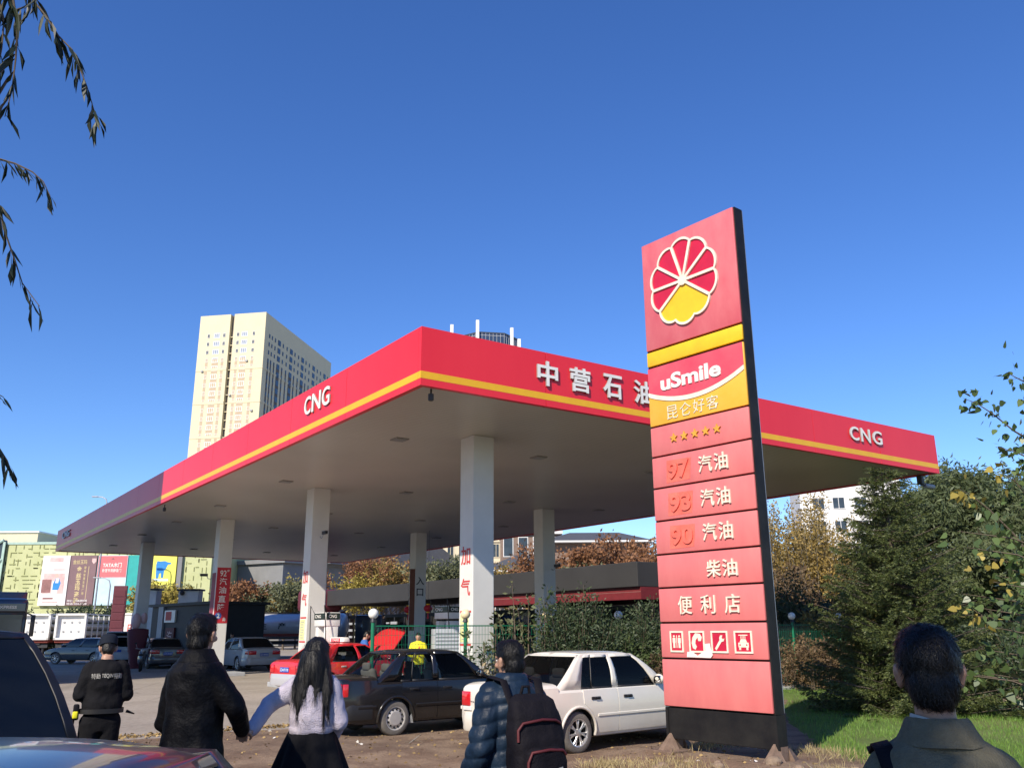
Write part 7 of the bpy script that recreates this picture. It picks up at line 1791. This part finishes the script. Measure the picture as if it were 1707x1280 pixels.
# the willow whose branches hang into the picture from the left, and which shades the foreground
WX, WY = -6.4, -3.4
rg = random.Random(21); rs = np.random.RandomState(21)
wil = empty("weeping_willow", (0, 0, 0), 0, "willow whose dark narrow-leaved branches hang into the photo's top left corner", "tree")
mb = MB(); out = []
mb.tube([(WX, WY, GZ), (WX + .1, WY, 1.6), (WX + .35, WY + .2, 3.4)], [.34, .27, .24], "bark", 14)
for i in range(8):
    a = 2 * math.pi * i / 8 + rg.uniform(-.3, .3); s = rg.uniform(.4, .95)
    grow(mb, Vector((WX + .35, WY + .2, 3.3)), Vector((math.cos(a) * math.sin(s), math.sin(a) * math.sin(s), math.cos(s))), 2.1, .13, 4, rg, out, 3, .65, .02)
mb.build("trunk", wil, 60)
T = np.array([[*a, *b, l] for a, b, l in out]); n = 19000; idx = rs.randint(0, len(T), n)
P = T[idx, :3] + rs.normal(size=(n, 3)) * .30; P[:, 2] -= np.abs(rs.normal(size=n)) * .55; D = rs.normal(size=(n, 3)) * .35; D[:, 2] -= 1
keep = ~in_view(P, .12) & (P[:, 2] > 2.2); V, F = leaf_quads(P[keep], D[keep], .13, rs, .20, 1, .3); raw_mesh("crown", V, F, "leaf_willow", wil)
def hanging(pix, Y, top, nl, L, seed, dense=1.0):
    rs = np.random.RandomState(seed); pts = [Vector(top)] + [at(x, y, Y + .02 * i) for i, (x, y) in enumerate(pix)]
    b = MB(); k = len(pts); b.tube(pts, [.010] + [.007 - .0052 * i / (k - 1) for i in range(1, k)], "twig", 5)
    Ps = []; Ds = []
    for i in range(1, k - 1):
        a, c = np.array(pts[i]), np.array(pts[i + 1]); seg = np.linalg.norm(c - a); m = max(2, int(seg / .015 * dense))
        u = rs.uniform(0, 1, m)[:, None]; Ps.append(a + (c - a) * u); dd = (c - a) / seg
        d = dd * .7 + np.array([-.12, 0, -1.0]) + rs.normal(size=(m, 3)) * np.array([.42, .42, .22]); Ds.append(d)
    P, D = np.concatenate(Ps), np.concatenate(Ds); n = len(P); D /= np.linalg.norm(D, axis=1)[:, None]; S = np.cross(D, rs.normal(size=(n, 3))); S /= np.linalg.norm(S, axis=1)[:, None]
    Ln = (L * 1.3 * rs.uniform(.6, 1.15, n))[:, None]; C = np.cross(S, D) * Ln * rs.uniform(-.16, .16, (n, 1)); w = .078
    V = np.stack([P, P + D * Ln * .28 + S * Ln * w * .85 + C * .6, P + D * Ln * .62 + S * Ln * w * .75 + C, P + D * Ln, P + D * Ln * .62 - S * Ln * w * .75 + C, P + D * Ln * .28 - S * Ln * w * .85 + C * .6], 1).reshape(-1, 3)
    F = np.concatenate([np.array([[0, 1, 2, 5], [5, 2, 4, 4], [2, 3, 4, 4]]) + 6 * i for i in range(n)]); 
    bb = MB(); o = b.build("hanging_branch", wil)
    Fq = [(6 * i, 6 * i + 1, 6 * i + 2, 6 * i + 3, 6 * i + 4, 6 * i + 5) for i in range(n)]
    lv = MB(); lv.add(V.tolist(), Fq, "leaf_willow"); lv.build("leaves", o)
hanging([(40, -40), (54, 0), (75, 25), (97, 60), (120, 83), (132, 112), (145, 145), (163, 205)], 3.4, (-2.9, 2.6, 5.2), 0, .105, 1)
hanging([(10, -40), (22, 0), (29, 50), (26, 100), (20, 150), (8, 195)], 3.0, (-2.7, 2.0, 4.8), 0, .13, 2, .75)
hanging([(-40, -30), (0, 5), (6, 40), (3, 80), (-4, 120)], 3.1, (-2.9, 2.2, 4.6), 0, .12, 3, .9)
hanging([(70, -40), (60, 0), (40, 12), (15, 20)], 3.2, (-2.6, 2.4, 5.0), 0, .08, 8, .9)
hanging([(-60, 250), (0, 266), (25, 273), (54, 287), (72, 303), (84, 328)], 3.6, (-3.4, 2.6, 4.2), 0, .085, 4, 1.1)
hanging([(-40, 300), (0, 346), (6, 381), (25, 435), (37, 472), (66, 511)], 3.5, (-3.3, 2.6, 4.0), 0, .11, 5, .62)
hanging([(-50, 640), (-8, 655), (6, 662)], 3.8, (-3.5, 2.7, 3.6), 0, .07, 6, 1.0)
hanging([(-60, 700), (-5, 742), (12, 768), (20, 790)], 3.7, (-3.5, 2.7, 3.5), 0, .085, 7, 1.0)
# two more street trees behind the photographer, for their shade
tree("street_tree", "leafy roadside tree behind the photographer's left shoulder", -2.2, -5.2, 8.6, "leaf_green", 12000, .17, 205, trunk=.36, depth=4, k=3, spread=.75, scat=.5, filt=lambda P: ~in_view(P, .1))
tree("street_tree", "leafy roadside tree further left behind the photographer", -11.0, .5, 8.2, "leaf_green", 13000, .18, 206, trunk=.36, depth=4, k=3, spread=.75, scat=.5, filt=lambda P: ~in_view(P, .1))

# poplar sapling whose leafy twigs reach in from the right edge
pop = empty("poplar_sapling", (0, 0, 0), 0, "leafy poplar with yellowing tips reaching in from the photo's right edge", "tree")
base = at(1800, 1150, 7.0); base.z = GZ; topq = at(1800, 500, 7.3)
b = MB(); b.tube([base, base.lerp(topq, .5) + Vector((.05, 0, 0)), topq], [.06, .045, .02], "pale_bark", 8); b.build("trunk", pop, 60)
def twig(pix, Y, start, n, size, seed, leaf="leaf_poplar", tip=0.0):
    rs = np.random.RandomState(seed); pts = [Vector(start)] + [at(x, y, Y - .04 * i) for i, (x, y) in enumerate(pix)]; k = len(pts)
    b = MB(); b.tube(pts, [.012 - .010 * i / (k - 1) for i in range(k)], "twig", 5); o = b.build("branch", pop)
    A = np.array([list(q) for q in pts]); u = rs.uniform(.6, k - 1 - 1e-4, n); i = u.astype(int); f = (u - i)[:, None]; P = A[i] * (1 - f) + A[i + 1] * f
    Wd = rs.normal(size=(n, 3)) * .055; D = Wd / .055 * .5 + np.array([-.25, 0, -.55]) + rs.normal(size=(n, 3)) * .35; P = P + Wd
    V = []; Fq = []; D /= np.linalg.norm(D, axis=1)[:, None]; S = np.cross(D, rs.normal(size=(n, 3))); S /= np.linalg.norm(S, axis=1)[:, None]; Ln = (size * rs.uniform(.6, 1.2, n))[:, None]
    V = np.stack([P, P + D * Ln * .12 + S * Ln * .36, P + D * Ln * .45 + S * Ln * .34, P + D * Ln, P + D * Ln * .45 - S * Ln * .34, P + D * Ln * .12 - S * Ln * .36], 1).reshape(-1, 3)
    yel = u > (k - 1) * (1 - tip); 
    for nm, sel, m in (("leaves", ~yel, leaf), ("yellow_leaves", yel, "leaf_yellow")):
        ids = np.nonzero(sel)[0]
        if len(ids):
            lv = MB(); lv.add([tuple(V[6 * j + q]) for j in ids for q in range(6)], [tuple(6 * a + q for q in range(6)) for a in range(len(ids))], m); lv.build(nm, o)
rs_ = np.random.RandomState(77); n_ = 2600; P_ = np.array([list(base.lerp(topq, u)) for u in rs_.uniform(.25, 1.08, n_)]) + rs_.normal(size=(n_, 3)) * np.array([.42, .42, .2]); D_ = rs_.normal(size=(n_, 3)) + np.array([0, 0, -.6])
k_ = ~in_view(P_, .02); V_, F_ = leaf_quads(P_[k_], D_[k_], .07, rs_, .75); raw_mesh("crown", V_, F_, "leaf_poplar", pop)
S0 = lambda y: tuple(at(1800, y, 7.1))
twig([(1740, 760), (1707, 728), (1690, 718), (1655, 690), (1628, 672), (1606, 664)], 7.0, S0(840), 90, .066, 1)
twig([(1745, 660), (1715, 640), (1695, 630), (1680, 622)], 7.0, S0(720), 48, .066, 2)
twig([(1750, 775), (1712, 762), (1690, 752), (1660, 745)], 6.9, S0(860), 50, .066, 3)
twig([(1760, 960), (1720, 930), (1690, 890), (1650, 850), (1618, 825), (1600, 815)], 6.8, S0(1000), 95, .066, 4, tip=.22)
twig([(1750, 860), (1715, 830), (1690, 800), (1665, 785)], 7.0, S0(920), 60, .066, 5, tip=.15)
for k in range(15):
    rr_ = random.Random(300 + k); x1 = rr_.uniform(1590, 1700); y1 = rr_.uniform(885, 1130)
    twig([(1760, y1 + 40), ((x1 + 1760) / 2 + 10, y1 + 12), (x1, y1)], 6.6 + rr_.uniform(-.5, .9), S0(y1 + 90), 44, .066, 320 + k, tip=.14 if k % 5 == 0 else 0)

# grass on the lawn, dry tufts by the sign, litter on the earth
def field(name, n, fn, leaf, size, wide, label, cat, seed, dspread=.35, up=1.0):
    rs = np.random.RandomState(seed); P = fn(rs, n); D = np.stack([rs.normal(0, dspread, len(P)), rs.normal(0, dspread, len(P)), np.full(len(P), up)], 1)
    V, F = leaf_quads(P, D, size, rs, wide, 1, .45); return tag(raw_mesh(name, V, F, leaf), label, cat, kind="stuff")
def lawn_pts(rs, n):
    y = 9.5 + 22 * rs.uniform(0, 1, n) ** 1.5; x = y * rs.uniform(.22, .68, n); q = []
    for a, b in zip(x, y):
        h = lawn_h(a, b)
        if h > GZ + .03 and (path_h(a, b) < GZ + .1 or rs.rand() < .04) and noise.noise(Vector((a * .8, b * .8, 2))) > -.38: q.append((a, b, h - .005))
    return np.array(q)
field("grass", 70000, lawn_pts, "grass_blade", .085, .07, "short green grass of the lawn behind the totem sign", "grass", 3)
def dry_pts(rs, n):
    cs = [(1.5, 11.6, .5), (2.0, 12.2, .45), (1.2, 12.4, .3), (2.6, 11.2, .35), (3.9, 11.3, .3), (2.9, 13.9, .4), (.9, 11.0, .35), (4.4, 13.0, .6), (4.9, 11.0, .7)]
    c = [cs[i] for i in rs.randint(0, len(cs), n)]; q = []
    for cx, cy, r in c:
        x, y = cx + rs.normal() * r * .6, cy + rs.normal() * r * .6; q.append((x, y, max(verge_h(x, y), GZ)))
    return np.array(q)
field("dry_grass", 5200, dry_pts, "grass_dry", .11, .05, "dry straw-like grass tufts round the totem's feet", "grass", 4, .55)
def litter_pts(rs, n):
    q = []
    while len(q) < n:
        x, y = rs.uniform(-7, 4.2), rs.uniform(8, 17.5); d = (Vector((x, y, 0)) - FP).dot(FN)
        if d > .4 - .3 * rs.rand(): q.append((x, y, verge_h(x, y) + .008))
    return np.array(q)
field("fallen_leaves", 1500, litter_pts, "litter_leaf", .05, .6, "dry fallen leaves scattered on the bare earth", "leaves", 5, 1.0, .12)
field("litter", 70, litter_pts, "litter_pale", .075, .7, "pale scraps of paper scattered on the bare earth", "litter", 6, 1.0, .1)
def kerb_pts(rs, n):
    t = rs.uniform(-7, 6, n); o = rs.normal(.35, .16, n); return np.stack([FP.x + FD.x * t + FN.x * o, FP.y + FD.y * t + FN.y * o, np.array([max(GZ, verge_h(FP.x + FD.x * a + FN.x * b, FP.y + FD.y * a + FN.y * b)) + .01 for a, b in zip(t, o)])], 1)
field("kerb_leaves", 2600, kerb_pts, "litter_leaf", .06, .6, "band of dead leaves along the edge between earth and forecourt", "leaves", 7, 1.0, .3)
rk_ = random.Random(8)
for k in range(14):
    x, y = rk_.uniform(1.6, 4.6), rk_.uniform(11.0, 12.6); b = MB(); s_ = rk_.uniform(.04, .13)
    b.ball((0, 0, 0), (s_, s_ * rk_.uniform(.6, 1), s_ * .6), "path_dirt", n=9, k=6); b.v = [tuple(Vector(v) * (1 + .25 * noise.noise(Vector(v) * 18 + Vector((k, 0, 0))))) for v in b.v]
    o = b.build("stone", None, 50, (x, y, verge_h(x, y) + s_ * .2)); tag(o, "small rough stone on the mound below the totem sign", "stone", "stones below the totem sign")
